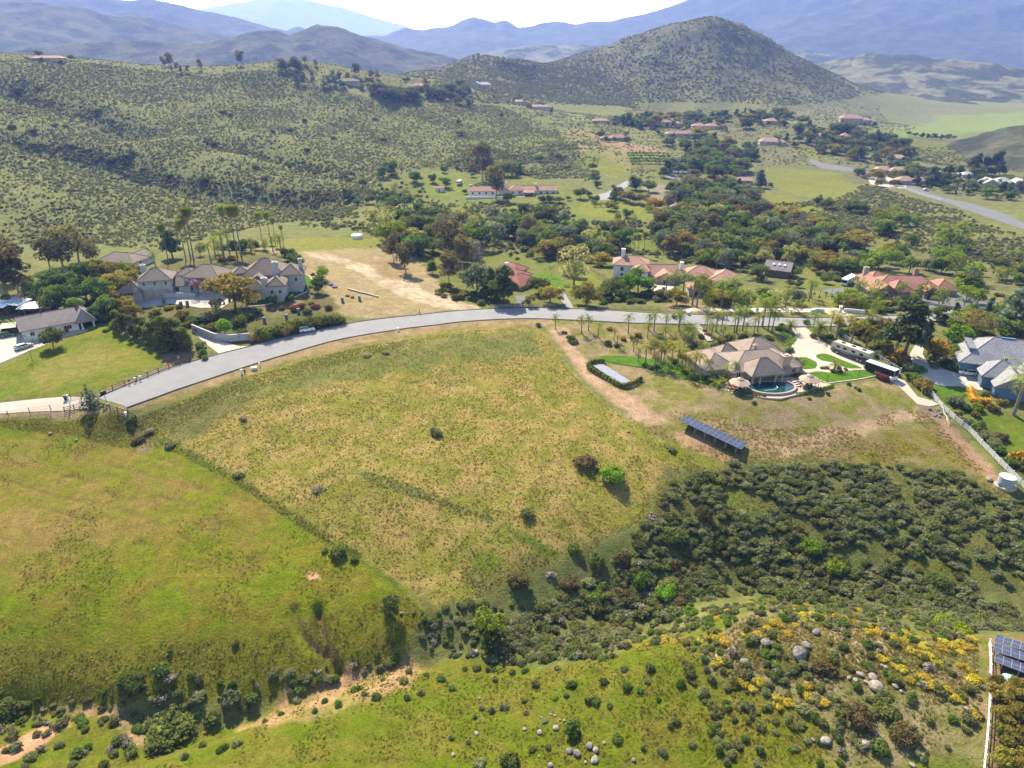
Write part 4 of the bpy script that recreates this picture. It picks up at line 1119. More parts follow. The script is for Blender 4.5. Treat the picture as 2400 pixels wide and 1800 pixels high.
_x = _rg.uniform(-470, 470, 60000) + _pk[0]; _y = _rg.uniform(-470, 350, 60000) + _pk[1]
_k = (np.hypot(_x - _pk[0], _y - _pk[1]) < 460) & (_rg.random(60000) < patchy(60, .2, .55, 5)(_x, _y)) & (heights(_x, _y) > 12)
Pc = np.vstack([np.stack([_x[_k], _y[_k], heights(_x[_k], _y[_k])], 1)[:24000], inside([(1000,238),(1050,160),(1100,150),(1180,146),(1300,156),(1400,160),(1480,200),(1500,255),(1300,252),(1180,244)], 6000, patchy(60, .22, .55, 5), 4)])
_a = RNG.uniform(-.2, .06, 16000); _r = np.sqrt(RNG.uniform(1100 ** 2, 1560 ** 2, 16000)); _x = _r * np.sin(_a); _y = _r * np.cos(_a); _z = heights(_x, _y)
Pc = np.vstack([Pc, np.stack([_x, _y, _z], 1)[_z > 22][:7000]])
scatter("cone_hill_scrub", "dark scrub covering the cone-shaped hill", LOW + LOWD[:2], Pc, .9 + 1.9 * RNG.random(len(Pc)) ** 2, seed=3)
Pg = []
for k, (pl, n) in enumerate((([(30,330),(160,338),(270,360),(345,398),(440,418),(560,432),(720,450),(860,440),(900,470),(720,482),(600,470),(440,452),(330,430),(250,392),(60,345)], 900), ([(20,200),(180,248),(300,292),(290,304),(170,268),(20,222)], 200), ([(480,322),(700,375),(830,408),(820,428),(690,395),(470,340)], 260),
      ([(880,480),(960,505),(1100,525),(1300,530),(1500,520),(1560,545),(1340,560),(1200,545),(1000,535),(870,520)], 700), ([(1180,420),(1350,400),(1370,330),(1290,340),(1100,350),(1020,395),(1100,405)], 900), ([(1000,460),(1100,475),(1340,482),(1330,500),(1100,500),(980,480)], 250),
      ([(700,500),(860,500),(940,560),(860,545),(700,530)], 250))):
    Pg.append(off_roads(inside(pl, n, patchy(12, .3, .6, 30 + k), 40 + k), 2))
Pg = np.vstack(Pg)
scatter("gully_brush", "darker brush filling the gullies and terraces of the left hillside", LOWD + LOW[3:], Pg, .8 + 1.3 * RNG.random(len(Pg)) ** 2, seed=4)
Pr = []
for k, (pl, n) in enumerate((([(2030,430),(2100,452),(2240,492),(2400,556),(2400,650),(2200,605),(2060,560),(1960,520),(1930,480)], 3200), ([(1815,478),(1960,470),(2000,520),(1900,525)], 500), ([(2060,340),(2200,348),(2420,335),(2420,405),(2200,388),(2100,372)], 2200), ([(1420,270),(1560,268),(1750,268),(1900,272),(1880,285),(1700,285),(1450,290)], 500))):
    Pr.append(off_roads(inside(pl, n, patchy(14, .25, .55, 60 + k), 70 + k), 2))
for k, (pl, n) in enumerate((([(1420,300),(1560,285),(1860,290),(2050,340),(2130,390),(2000,400),(1780,390),(1700,420),(1500,420),(1440,380)], 2600), ([(880,470),(1400,520),(1700,530),(2050,560),(2060,640),(1800,625),(1560,606),(1400,600),(1100,600),(900,560)], 1800), ([(1180,245),(1300,255),(1480,275),(1450,320),(1400,385),(1370,385),(1300,300)], 2000), ([(1480,240),(1800,240),(2060,252),(2150,305),(2050,322),(1900,292),(1700,286),(1440,288)], 3600), ([(2050,400),(2400,415),(2400,475),(2200,450)], 700), ([(560,160),(700,140),(900,185),(1100,210),(1050,235),(860,225),(700,200)], 500))): Pr.append(off_roads(inside(pl, n, patchy(10, .3, .6, 160 + k), 170 + k), 2))
Pr = np.vstack(Pr)
scatter("valley_scrub", "grey-brown scrub on the valley slopes at the far right", LOW, Pr, .6 + .9 * RNG.random(len(Pr)) ** 1.5, seed=5)
# grasses
MIDF = [(330,978),(420,938),(560,890),(700,850),(800,822),(950,796),(1100,774),(1255,772),(1290,800),(1330,865),(1400,935),(1470,990),(1560,1035),(1640,1080),(1680,1130),(1600,1200),(1480,1230),(1350,1300),(1200,1350),(1130,1400),(1020,1425),(960,1375),(850,1300),(700,1210),(550,1112),(400,1032),(345,990)]
Pm = inside(MIDF, 17000, patchy(9, .18, .5, 8), 9)
scatter("tall_dry_grass", "tangled straw-coloured grass covering the middle lot", TUFT_DRY + TUFT_GRN[:1], Pm, .13 + .2 * RNG.random(len(Pm)), .3, seed=6)
Pm2 = np.vstack([inside(MIDF, 6000, patchy(6, .42, .62, 18), 19), inside([(330,975),(560,888),(800,822),(950,798),(940,815),(700,880),(520,940),(420,1000),(380,1020)], 2600, None, 20), inside([(830,1100),(900,1115),(1000,1150),(1100,1195),(1160,1215),(1140,1222),(1000,1175),(880,1140)], 380, None, 21), inside([(345,985),(400,1030),(550,1112),(700,1210),(850,1300),(840,1316),(690,1226),(540,1128),(390,1050),(320,1000)], 1100, None, 22)])
scatter("green_grass_tufts", "greener grass tufts scattered through the middle lot", TUFT_GRN, Pm2, .13 + .2 * RNG.random(len(Pm2)), .3, seed=7)
Pn = np.vstack([inside([(0,1010),(330,1005),(400,1045),(550,1125),(700,1225),(850,1315),(950,1390),(700,1450),(300,1490),(0,1490)], 3500, patchy(9, .5, .66, 81), 82), inside([(0,1790),(600,1790),(1000,1790),(1700,1790),(2290,1790),(2290,1510),(2000,1460),(1750,1445),(1500,1515),(1250,1580),(900,1570),(700,1650),(420,1790)], 9000, patchy(5, .35, .6, 28), 23), inside([(0,985),(300,975),(350,1010),(375,1050),(280,1050),(150,1015),(0,1000)], 2200, None, 24), inside([(0,1505),(300,1520),(600,1495),(800,1430),(950,1395),(1005,1450),(900,1550),(700,1610),(0,1650)], 2600, patchy(4, .3, .55, 25), 26)])
scatter("low_weeds", "low green weeds on the near slopes and banks", TUFT_GRN + TUFT_DRY[:1], Pn, .10 + .22 * RNG.random(len(Pn)) ** 1.4, .3, seed=8)
Ps = inside([(1400,960),(1640,965),(1800,1005),(2000,995),(2160,950),(2320,1110),(2240,1095),(2000,1080),(1700,1085),(1500,1010)], 3500, patchy(6, .4, .6, 29), 31)
Ps = np.vstack([Ps, inside([(1600,1090),(1900,1085),(2240,1100),(2390,1180),(2390,1340),(2100,1330),(1900,1250),(1700,1180)], 3000, None, 33), inside([(1640,1520),(1760,1450),(2000,1465),(2290,1510),(2290,1640),(2000,1600),(1700,1580)], 3500, None, 34)])
scatter("dry_bunch_grass", "pale dry bunch grass on the slopes below the tan house and the near crest", TUFT_DRY, Ps, .14 + .2 * RNG.random(len(Ps)), .3, seed=9)

# ------------------------------------------------------------------ brush on the right: the nearest 300 bushes one by one, the rest as a mass
BRUSH_R = [(1600,1110),(1720,1100),(1880,1092),(2050,1090),(2250,1112),(2340,1175),(2460,1180),(2460,1480),(2280,1478),(2000,1425),(1760,1385),(1600,1440),(1500,1480),(1400,1545),(1200,1545),(1130,1500),(1250,1430),(1380,1360),(1480,1270)]
GAP_A = hits([(2090,1295),(2200,1308),(2420,1338),(2420,1385),(2250,1375),(2130,1345)]); GAP_B = hits([(1640,1120),(1760,1150),(1830,1190),(1780,1215),(1690,1185)])
def brush_dens(x, y):
    d = np.clip((fbm(x / 5, y / 5, 3, 77) - .29) / .18, 0, 1)
    for g in (GAP_A, GAP_B): d = np.where(poly_sd(x, y, g, 1) > 0, .06, d)
    return d
Pb = inside(BRUSH_R, 2700, brush_dens, 50)
keep = []                                        # thin out overlaps
cell = {}
for p in Pb:
    c = (int(p[0] / 1.25), int(p[1] / 1.25))
    if c in cell: continue
    cell[c] = 1; keep.append(p)
keep.sort(key=lambda p: math.hypot(p[0], p[1]))
def brush_zone(px, py):
    if px < 1500: return "in the central ravine thicket"
    if px < 1850: return "on the slope below the long array" if py < 1330 else "behind the yellow-flowered crest"
    return "on the slope below the water tank" if py < 1330 else "in the right-hand ravine thicket"
seen = 0; rest = []
for p in keep:
    px, py = project(p)
    if seen < 300 and -20 < px < 2420:
        k = brng.choices(('chaparral', 'sage', 'dark', 'rusty', 'green', 'grey'), (38, 30, 10, 8, 7, 7))[0]
        w = {'chaparral': 'olive chaparral bush', 'sage': 'grey-green sage bush', 'dark': 'dark green bush', 'rusty': 'brownish bush', 'green': 'fresh green bush', 'grey': 'pale dry bush'}[k]
        bush(k, px, py, brng.uniform(.5, 1.5), w + " " + brush_zone(px, py), "bushes of the right-hand brush slope", p, brng.uniform(.8, 1.1)); seen += 1
    else: rest.append(p)
Pf = inside(BRUSH_R, 3000, brush_dens, 51)
scatter("brush_filler", "low sage and grass filling the gaps of the brush slope", BUSH['sage'][:2] + BUSH['chaparral'][:2] + TUFT_DRY[:1], Pf, .3 + .4 * RNG.random(len(Pf)), seed=16)
rest = np.array(rest)
if len(rest): scatter("brush_mass", "remaining chaparral of the brush slope at the right", BUSH['chaparral'] + BUSH['sage'] + BUSH['dark'][:1], rest, .75 + .6 * RNG.random(len(rest)), seed=10)

# ------------------------------------------------------------------ single bushes of the lots
for k, px, py, r, t, lb in (
    ('rusty', 1372, 1090, 3.0, 1.0, "large brownish bush in the middle lot beside a rounder green one"), ('bright', 1438, 1128, 2.7, 1.15, "rounded bright green bush in the middle lot"),
    ('sage', 1022, 1018, 1.5, 1.1, "lone sage bush near the middle of the dry lot"), ('chaparral', 1235, 1208, 1.5, 1.0, "single olive bush low in the dry lot"),
    ('dark', 793, 1305, 1.5, 1.3, "dark green shrub on the edge of the mown field"), ('green', 760, 1292, .8, 1, "small green shrub left of the dark one on the field edge"), ('dark', 832, 1312, .9, 1, "small dark shrub right of the field edge"), ('lime', 775, 1302, .7, .8, "tiny lime shrub on the field edge"),
    ('rusty', 1215, 1375, 2.4, 1.2, "dark rusty bush above the ravine at the centre"), ('rusty', 1335, 1372, 2.0, 1.1, "brown-topped bush above the ravine thicket"), ('green', 1395, 1400, 2.2, 1, "leafy green bush above the ravine thicket"),
    ('dark', 1345, 1292, 1.6, 1, "small dark bush at the foot of the middle lot, leftmost of three"), ('dark', 1395, 1322, 1.9, 1, "dark bush at the foot of the middle lot, in front of a wider one"), ('rusty', 1462, 1312, 1.7, 1.1, "rusty dark bush at the lower right of the middle lot"), ('dark', 1580, 1270, 2.8, 1.1, "big dark spreading bush at the right end of the middle lot"), ('rusty', 1650, 1215, 2.3, 1.2, "rust-brown bush at the upper corner of the brush slope"),
    ('bright', 1560, 1395, 2.3, 1.1, "vivid green bush in the ravine right of centre"), ('green', 1500, 1370, 2.2, 1.2, "deep green bush in the ravine right of centre"), ('lime', 1955, 1340, 1.9, 1.5, "lime green leafy shrub in the middle of the brush slope"), ('bright', 1900, 1290, 2.4, 1.1, "deep green shrub beside the lime one on the brush slope"), ('lime', 2210, 1465, 1.9, .9, "light green shrub at the foot of the brush slope, right"), ('lime', 2255, 1480, 1.8, .9, "light green shrub just left of the lower white fence"), ('dark', 1840, 1400, 2.3, 1.2, "dark bush behind the yellow-flowered crest"), ('dark', 2200, 1370, 2.4, 1.2, "dark tall bush on the lower brush slope at the right"), ('bright', 1620, 1440, 1.6, 1, "bright green bush just behind the yellow crest"),
    ('dark', 400, 1725, 3.8, .95, "large dark bush spreading over the gully at the lower left"), ('green', 378, 1580, 1.5, 1.1, "green bush on the steep field foot at the lower left"), ('grey', 402, 1592, 1.4, .9, "grey dry bush beside the green one on the field foot"), ('green', 450, 1586, .9, 1.3, "slim green shrub on the field foot"), ('sage', 466, 1598, .9, 1.3, "slim grey shrub on the field foot"), ('sage', 466, 1636, 1.4, 1, "round sage bush above the gully"), ('sage', 546, 1640, 1.6, 1.2, "tall sage bush above the gully"), ('dark', 588, 1645, 1.6, 1, "dark bush right of the sage bushes above the gully"), ('dark', 315, 1610, 2.0, 1, "dark bush cluster on the field foot at the lower left"), ('green', 290, 1600, 1.5, 1, "green bush left of the dark cluster on the field foot"), ('grey', 375, 1640, 1.5, .9, "pale grey bush above the big dark bush"), ('dark', 500, 1690, 1.7, .9, "dark low bush in the gully right of the large one"), ('dark', 5, 1668, 2.3, 1.1, "dark bush cut by the left edge above the red dirt bank"), ('dark', 418, 1630, .9, 1.4, "thin dark shrub above the gully"), ('rusty', 552, 1512, .7, .8, "small brown shrub alone on the green field foot"), ('green', 398, 1530, .5, 1.4, "tiny upright shrub on the green field foot"),
    ('rusty', 325, 1035, 1.6, .8, "brown brush below the end of the road"), ('sage', 350, 1015, 1.5, .9, "sage bush at the corner below the road's end"), ('sage', 400, 1045, 1.4, .8, "sage bush along the field boundary below the road"), ('green', 310, 985, 1.2, 1.4, "bushy green shrub at the end of the rail fence"), ('grey', 570, 985, 1.3, .8, "dry grey bush in the upper left of the middle lot"), ('sage', 560, 1115, 1.3, .7, "sage bush on the field boundary"), ('grey', 745, 1150, 1.6, .6, "low dry grey bush left of the green grass streak"), ('sage', 860, 835, 1.2, .7, "grey-violet bush near the upper edge of the middle lot"), ('sage', 905, 828, 1.2, .8, "sage bush near the upper edge of the middle lot"), ('green', 1262, 765, 1.1, 1.1, "green bush at the top corner of the middle lot"), ('sage', 1575, 1055, 1.3, .8, "sage bush left of the long solar array"), ('sage', 1720, 1088, 1.4, .8, "sage bush under the corner of the long solar array"),
    ('grey', 1530, 1215, 1.6, .6, "dry white brush at the right of the middle lot"), ('grey', 1290, 1350, 1.3, .7, "dry grey brush between two dark bushes above the ravine"), ('grey', 1500, 1420, 1.6, .7, "pale dead brush in the ravine right of centre"),
    ('green', 1340, 1720, 1.5, 1.5, "tall grey-green shrub among boulders near the bottom"), ('dark', 1195, 1790, 1.6, 1.5, "dark shrub at the bottom edge near the centre"), ('sage', 1125, 1795, 1.1, .9, "sage bush at the bottom edge left of a dark shrub"),
    ('rusty', 2010, 1690, 2.4, .9, "brown-leaved bush on the near hill"), ('dark', 2080, 1670, 2.0, .9, "dark green bush behind the brown one on the near hill"), ('rusty', 2120, 1730, 2.2, 1, "rusty bush with dark shade on the near hill"), ('rusty', 1930, 1570, 1.7, .9, "brown bush beside the grey boulders on the near hill"), ('dark', 2060, 1760, 1.5, 1, "dark bush at the bottom of the near hill")):
    bush(k, px, py, r, lb, None, None, t)
# low green shrubs over the near hill
SMALL = [(905,1590),(940,1600),(965,1575),(1000,1585),(1040,1590),(985,1620),(960,1640),(1065,1620),(1110,1560),(1145,1565),(1090,1575),(1155,1590),(1200,1570),(1235,1575),(1260,1600),(1300,1570),(1330,1600),(1345,1610),(1150,1660),(1125,1665),(1180,1660),(1230,1640),(1300,1640),(1325,1625),(1345,1690),(1270,1690),(1240,1680),(1395,1650),(1425,1660),(1410,1600),(1385,1640),(1500,1620),(1520,1600),(1470,1610),(1545,1640),(1570,1700),(1590,1690),(1620,1740),(1660,1720),(1690,1760),(1640,1640),(1660,1600),(1700,1640),(1720,1690),(1740,1740),(1780,1760),(1600,1600),(1530,1560),(1470,1565),(1690,1580),(1710,1790),(1560,1770),(1500,1760),(1450,1740),(1390,1770),(1290,1760),(1250,1755),(1110,1680),(1100,1745),(1060,1735),(830,1620),(860,1625),(880,1640),(760,1650),(800,1655),(730,1670),(700,1640),(660,1680),(620,1690),(560,1740),(520,1760),(470,1745),(430,1770),(1810,1720),(1840,1690),(1860,1760),(1900,1740),(1760,1560),(1800,1530),(1830,1600),(1870,1620),(1950,1640),(2150,1600),(2200,1640),(2180,1700),(2220,1760),(2150,1780),(1970,1790),(2260,1560),(2230,1580),(2100,1600),(2060,1620)]
for px, py in SMALL:
    k = brng.choice(('green', 'sage', 'chaparral', 'green', 'tall'))
    z = "on the left of the near hill" if px < 1000 else "on the near green slope at the bottom centre" if px < 1600 else "on the near hill at the bottom right"
    bush(k, px + brng.uniform(-8, 8), py + brng.uniform(-8, 8), brng.uniform(.45, .95), {'green': 'low green shrub', 'sage': 'low sage shrub', 'chaparral': 'low olive shrub', 'tall': 'spiky upright shrub'}[k] + " " + z, "low shrubs of the near hill")
for i, p in enumerate(inside([(0,1680),(290,1680),(330,1760),(250,1800),(0,1800)], 34, None, 90)):
    px, py = project(p); k = brng.choice(('green', 'sage', 'chaparral', 'grey', 'dark'))
    bush(k, px, py, brng.uniform(.6, 1.25), {'green': 'green bush', 'sage': 'sage bush', 'chaparral': 'olive bush', 'grey': 'dry grey bush', 'dark': 'dark bush'}[k] + " on the red dirt bank at the bottom left", "bushes of the red dirt bank", p)
YEL = [(1480,1505),(1500,1520),(1520,1508),(1545,1512),(1560,1500),(1580,1505),(1600,1500),(1620,1505),(1640,1500),(1660,1495),(1680,1500),(1700,1510),(1690,1492),(1740,1490),(1760,1485),(1780,1490),(1800,1480),(1810,1465),(1830,1470),(1850,1455),(1860,1470),(1880,1445),(1870,1430),(1890,1460),(1900,1440),(1840,1485),(1820,1495),(1960,1450),(1980,1455),(2000,1462),(2020,1465),(2040,1470),(2030,1480),(2060,1480),(1940,1445),(2080,1490),(2100,1500),(2120,1505),(2150,1500),(2170,1510),(2160,1520),(2210,1520),(2230,1515),(2250,1510),(2270,1520),(2280,1505),(2250,1530),(2210,1500),(2130,1490),(2060,1535),(2070,1545),(2140,1530),(2160,1540),(2180,1545),(2200,1555),(2250,1560),(2270,1570),(2290,1590),(2280,1600),(2100,1560),(2120,1575),(2140,1600),(2160,1590),(2175,1610),(1700,1575),(1730,1590),(1740,1600),(1780,1600),(1770,1620),(1720,1610),(1690,1550),(1680,1560),(1820,1640),(1850,1650),(1830,1660),(1900,1630),(1920,1650),(1940,1645),(1890,1610),(2215,1620),(2240,1640),(2250,1650),(2290,1680),(15,1700),(650,1668),(490,1705),(480,1720),(510,1730),(1035,1575),(990,1585)]
for px, py in YEL:
    z = "on the crest above the ravine" if py < 1530 and px > 1450 else "on the near hill slope" if px > 1450 else "by the gully at the lower left"
    bush('yellow', px + brng.uniform(-6, 6), py + brng.uniform(-5, 5), brng.uniform(.55, 1.1) if px > 1450 else .5, "yellow-flowering bush " + z, "yellow flowering bushes", None, .8)

for p in inside([(1480,1505),(1560,1472),(1700,1425),(1800,1402),(2000,1412),(2290,1480),(2290,1500),(2000,1455),(1750,1438),(1560,1500)], 60, None, 99):
    bush('yellow', *project(p), brng.uniform(.45, .85), "yellow-flowering bush on the crest above the ravine", "yellow flowering bushes", p, .8)
# ------------------------------------------------------------------ trees, zone by zone
def trees(label, group, kind, spots, **kw):
    for s in spots: tree(kind, s[0], s[1], s[2], label, group, wide=s[3] if len(s) > 3 else 1.0, **kw)
G_L = "trees around the mansion and the barn house"
trees("tall brown eucalyptus at the left edge above the metal sheds", G_L, 'euc', [(8,695,21,1.2),(48,700,19,1.2),(-12,660,20),(30,660,18)])
trees("olive-brown eucalyptus on the slope left of the grey garage", G_L, 'euc', [(150,632,16,1.3),(118,630,13,1.2),(186,615,17,1.3),(222,622,11,1.2)])
trees("green pepper tree between the barn house and the mansion", G_L, 'green', [(140,735,12),(168,730,11),(205,705,11),(238,712,11),(255,740,8),(182,745,8),(230,752,6)])
trees("dark tree left of the mansion's garage wing", G_L, 'olive', [(268,692,10),(292,700,10),(305,672,7),(248,665,9)])
trees("small fresh lime tree in front of the grey garage", G_L, 'lime', [(293,645,6)])
trees("dark green oak in front of the stucco barn house", G_L, 'oak', [(126,815,9,.85)])
for s in [(278,772,8),(294,780,8.5),(312,788,8),(330,794,8),(346,800,8.5),(362,806,9.5),(378,812,10.5),(394,816,11.5),(410,818,11),(426,816,10.5),(440,820,9),(372,796,9),(400,804,10)]:
    tree('juniper', s[0], s[1], s[2], "dense green juniper in the row beside the mansion's lower drive", G_L, 1.15)
trees("leafless young tree beside the silver sedan", G_L, 'bare', [(76,846,9,.7)])
trees("leafless grey tree by the metal sheds", G_L, 'bare', [(62,748,11)])
trees("tall fan palm with bare trunk behind the grey mansion", "fan palms behind the mansion", 'fan', [(396,617,15.5),(436,610,15.5),(454,610,20),(447,606,17),(538,590,18),(555,596,19.5),(565,598,20),(616,575,14),(635,568,13),(646,574,11),(665,578,9)])
trees("big dark evergreen behind the mansion's left chimney", G_L, 'pine', [(405,605,13,1.15)])
trees("short feathery palm behind the mansion roofs", G_L, 'queen', [(365,625,5),(495,616,7),(525,606,10,1.2),(505,600,7),(588,590,5),(660,595,7,1.2),(640,590,6)])
trees("green tree behind the mansion's right wing", G_L, 'green', [(690,620,6),(675,612,7),(575,590,6),(600,586,5),(545,585,5)])
trees("wide olive-yellow oak in front of the mansion", G_L, 'olive', [(552,722,13,1.25)])
trees("pink-blossomed plum tree in the mansion's forecourt", G_L, 'plum', [(466,690,6.5)])
trees("bare branching tree on the mansion's forecourt island", G_L, 'bare', [(486,698,5.5)])
trees("narrow dark conifer below the mansion's forecourt", G_L, 'dark_conifer', [(513,752,10.5,.8)])
trees("clipped round bright green tree by the mansion's retaining wall", G_L, 'round', [(528,787,6)])
trees("small garden tree on the mansion's right lawn", G_L, 'green', [(642,716,5,.7),(745,685,6.5),(700,625,6,1.1)])
trees("small yellow-green tree at the lawn's right edge", G_L, 'lime', [(757,655,6.5)])
trees("bushy conifer standing by the gate at the road's end", G_L, 'conifer', [(215,960,8.2,1.1)])
for px, py, r, k, t in ((350,808,1.4,'bright',1),(362,818,1.2,'bright',1),(388,826,1.6,'green',1),(475,832,1.6,'green',1.1),(470,815,1.7,'sage',1.2),(480,842,1.2,'green',1),(215,772,1.5,'bright',.9),(250,775,1.5,'bright',.9),(220,755,2.2,'green',1),(245,755,2.2,'green',1),(270,765,2,'green',1),(365,735,2.2,'olive',1),(395,725,1.6,'olive',1),(420,722,1.2,'olive',1),(430,745,2.6,'olive',1),(455,755,2.6,'green',1),(480,750,2.6,'sage',1.1),(500,770,2.4,'olive',1),(535,750,2.6,'dark',1),(560,760,2.8,'dark',1.1),(580,745,2.4,'olive',1),(600,735,2.2,'dark',1),(470,775,2.0,'green',1),(440,765,1.8,'olive',1),(565,790,2.2,'dark',1.2),(690,728,1.6,'red',1.2),(705,722,1.6,'red',1.1),(738,722,1.6,'red',.9),(680,705,1.9,'green',1.2),(660,725,1.2,'dark',1),(640,728,1.0,'dark',1),(720,735,1.6,'dark',1),(770,725,1.6,'olive',1),(520,612,1.8,'orange',1),(545,610,1.8,'orange',1),(663,660,1.6,'violet',.8),(672,652,1.6,'violet',.8),(775,668,1.2,'violet',.7),(785,674,1.3,'violet',.7),(760,665,1.0,'dark',1),(733,645,1,'dark',1),(745,650,1,'dark',1),(815,695,.8,'olive',1),(825,698,.7,'olive',1),(730,712,1,'olive',1)):
    w = {'bright': 'bright green', 'green': 'green', 'sage': 'grey-green', 'olive': 'olive', 'dark': 'dark', 'red': 'red-flowering', 'orange': 'golden-flowering', 'violet': 'violet-flowering'}[k]
    bush(k, px, py, r, w + (" bush behind the mansion" if py < 620 else " bush in the mansion's garden" if px > 300 else " bush behind the barn house"), "garden bushes of the mansion", None, t)
for i in range(17):
    t = i / 16
    bush('hedge' if i % 3 else 'olive', 600 + 195 * t, 798 - 42 * t - (5 if i % 2 else 0), brng.uniform(2.1, 2.7), "tall olive hedge bush along the road below the mansion", "roadside hedge of the mansion", None, 1.25)

trees("leafy garden tree behind the mansion's roofs", G_L, 'willow', [(470,600,6),(512,595,6.5),(590,592,6),(622,588,6),(340,612,6)])
trees("fresh green tree behind the metal sheds", G_L, 'green', [(100,705,9),(70,690,8),(125,690,10),(160,690,10),(190,665,9),(215,660,9)])
trees("olive tree on the slope beside the mansion's garage wing", G_L, 'olive', [(240,640,7),(262,655,7),(320,650,6),(275,720,7),(300,735,7),(318,748,6)])
G_C = "trees beyond the road at the centre"
trees("slender eucalyptus on the dry lot beside the dirt track", G_C, 'euc', [(923,613,13,.9),(951,640,13,1.1)])
trees("small round tree at the right edge of the dry lot", G_C, 'green', [(1013,642,7,.8),(985,600,6)])
trees("brown eucalyptus left of the red-roofed house", G_C, 'euc', [(1053,672,14,1.1),(1064,612,19,1.5),(1085,640,15,1.2)])
trees("leafless greyish tree behind the big pine by the road", G_C, 'bare', [(1112,630,15,1.2),(1125,640,13)])
trees("grey-green feathery tree beside the big roadside pine", G_C, 'grey_euc', [(1118,690,14,1.2)])
trees("big dark pine on the roadside casting shade on the asphalt", G_C, 'pine', [(1180,712,16,1.25),(1150,700,13)])
trees("low oak in front of the red-roofed house", G_C, 'oak', [(1262,690,9,1.1)])
trees("spreading olive tree on the roadside", G_C, 'olive', [(1290,712,8,1.15),(1240,718,5),(1374,716,9.5,1.1)])
trees("tall pale willow right of the red-roofed house", G_C, 'willow', [(1345,668,17,1.15)])
trees("sparse tan tree behind the pale willow", G_C, 'euc', [(1322,640,16)])
trees("leafless small tree on the green lawn by the pale willow", G_C, 'bare', [(1292,650,6)])
trees("dark evergreen in front of the white villa", G_C, 'oak', [(1433,694,10),(1452,700,8),(1420,700,7),(1545,702,6)])
trees("glossy green oak in front of the red-roofed villa", G_C, 'bright', [(1495,692,11,1.15),(1470,694,9)])
trees("roadside olive bush-tree near the villa's drive", G_C, 'olive', [(1585,715,6.5,1.2)])
trees("fan palm beyond the white villa", G_C, 'fan', [(1402,580,9),(1415,588,9),(1485,600,10),(1495,600,10.5),(1508,602,11),(1560,596,9),(1570,598,9),(1730,650,8.5),(1752,648,9.5),(2322,658,4)])
trees("feathery palm in front of the red-roofed villa", G_C, 'queen', [(1560,690,7),(1580,692,8),(1600,690,8),(1485,640,7),(1640,700,8.5),(1622,715,9),(1632,722,9),(1690,720,9),(1712,716,9),(1530,690,6)])
G_R = "trees around the red ranch house"
trees("young pale sycamore along the tan drive", G_R, 'sycamore', [(1661,735,8),(1730,726,8,1.3),(1750,728,7.5,1.2),(1806,730,6.5),(1870,735,6),(2008,728,6.5),(2050,740,7),(2105,700,7),(2050,705,9,1.2),(2010,700,8),(1975,720,6),(2155,705,8),(2140,718,6)])
trees("palm on the dry verge behind the road", G_R, 'queen', [(1720,728,7),(1840,722,7),(1895,706,7),(1900,700,6)])
trees("round bushy tree by the small barn", G_R, 'oak', [(1858,650,7),(1775,655,7,1.2),(1850,672,4),(1870,674,4),(1935,665,5)])
trees("grey-green tree left of the red ranch house", G_R, 'grey_euc', [(1990,625,9,1.3),(1700,630,9,1.3)])
trees("fresh lime tree behind the white motorhome", G_R, 'lime', [(2030,640,8,1.2),(2058,630,10,1.2),(2090,620,8)])
trees("green tree behind the red ranch house", G_R, 'green', [(2130,640,9),(2205,640,9,1.1),(2170,632,6)])
trees("tall pale tree right of the red ranch house", G_R, 'sycamore', [(2235,650,12,1.4),(2268,665,11,1.4),(2240,700,8),(2200,715,8,1.2),(2180,700,6)])
trees("yellow-green tree in the court right of the red ranch house", G_R, 'lime', [(2260,716,8),(2290,712,7)])
trees("slim dark evergreen by the road at the right", G_R, 'cypress', [(2233,752,9,1.2),(2310,748,9.5,1.3),(2345,735,6)])
trees("leafy tree between the right-hand evergreens", G_R, 'green', [(2195,752,6,1.2),(2272,740,5),(2250,755,5)])
trees("big grey-green evergreen at the right edge behind the blue house", G_R, 'blue', [(2375,775,18,1.25)])
trees("massive dark pine between the two driveways", G_R, 'pine', [(2118,838,20,1.15)])
trees("golden flowering tree beside the blue house's drive", G_R, 'orange', [(2190,842,9,1.15)])
trees("rounded green tree left of the blue house", G_R, 'bright', [(2232,822,9),(2238,850,6,.8)])
trees("leafless brown tree behind the blue house", G_R, 'bare_olive', [(2260,780,8,1.6),(2300,785,8,1.6)])
trees("tall palm in front of the blue house", G_R, 'queen', [(2375,972,11,1.2)])
G_W = "creekside wood beyond the villa"
wood_kinds = (('oak', 'dark oak', 20), ('green', 'green tree', 22), ('euc', 'brown eucalyptus', 8), ('grey_euc', 'grey-green eucalyptus', 22), ('olive', 'olive tree', 12), ('willow', 'pale willow', 14), ('lime', 'lime-green tree', 6), ('rusty', 'rusty tree', 2))
def wood(poly, n, h0, h1, phrase, group, seed, kinds=wood_kinds, gap=3.2):
    used = []
    for p in off_roads(inside(poly, n * 3, None, seed), .5):
        if len(used) >= n: break
        if any((p[0] - q[0]) ** 2 + (p[1] - q[1]) ** 2 < gap * gap for q in used): continue
        used.append(p); px, py = project(p)
        k, w, _ = trng.choices(kinds, [x[2] for x in kinds])[0]
        tree(k, px, py, trng.uniform(h0, h1), w + " " + phrase, group, trng.uniform(1.1, 1.5), Vector(p))
wood([(850,545),(960,520),(1080,535),(1180,520),(1320,540),(1400,560),(1500,575),(1430,600),(1300,605),(1180,605),(1040,620),(960,600)], 78, 8, 14, "in the wood behind the dry lot", G_W, 101)
wood([(1500,560),(1560,520),(1660,500),(1760,505),(1860,525),(1960,540),(2020,560),(2010,600),(1860,612),(1700,610),(1580,606)], 105, 8, 13.5, "in the creek wood behind the small barn", G_W, 102)
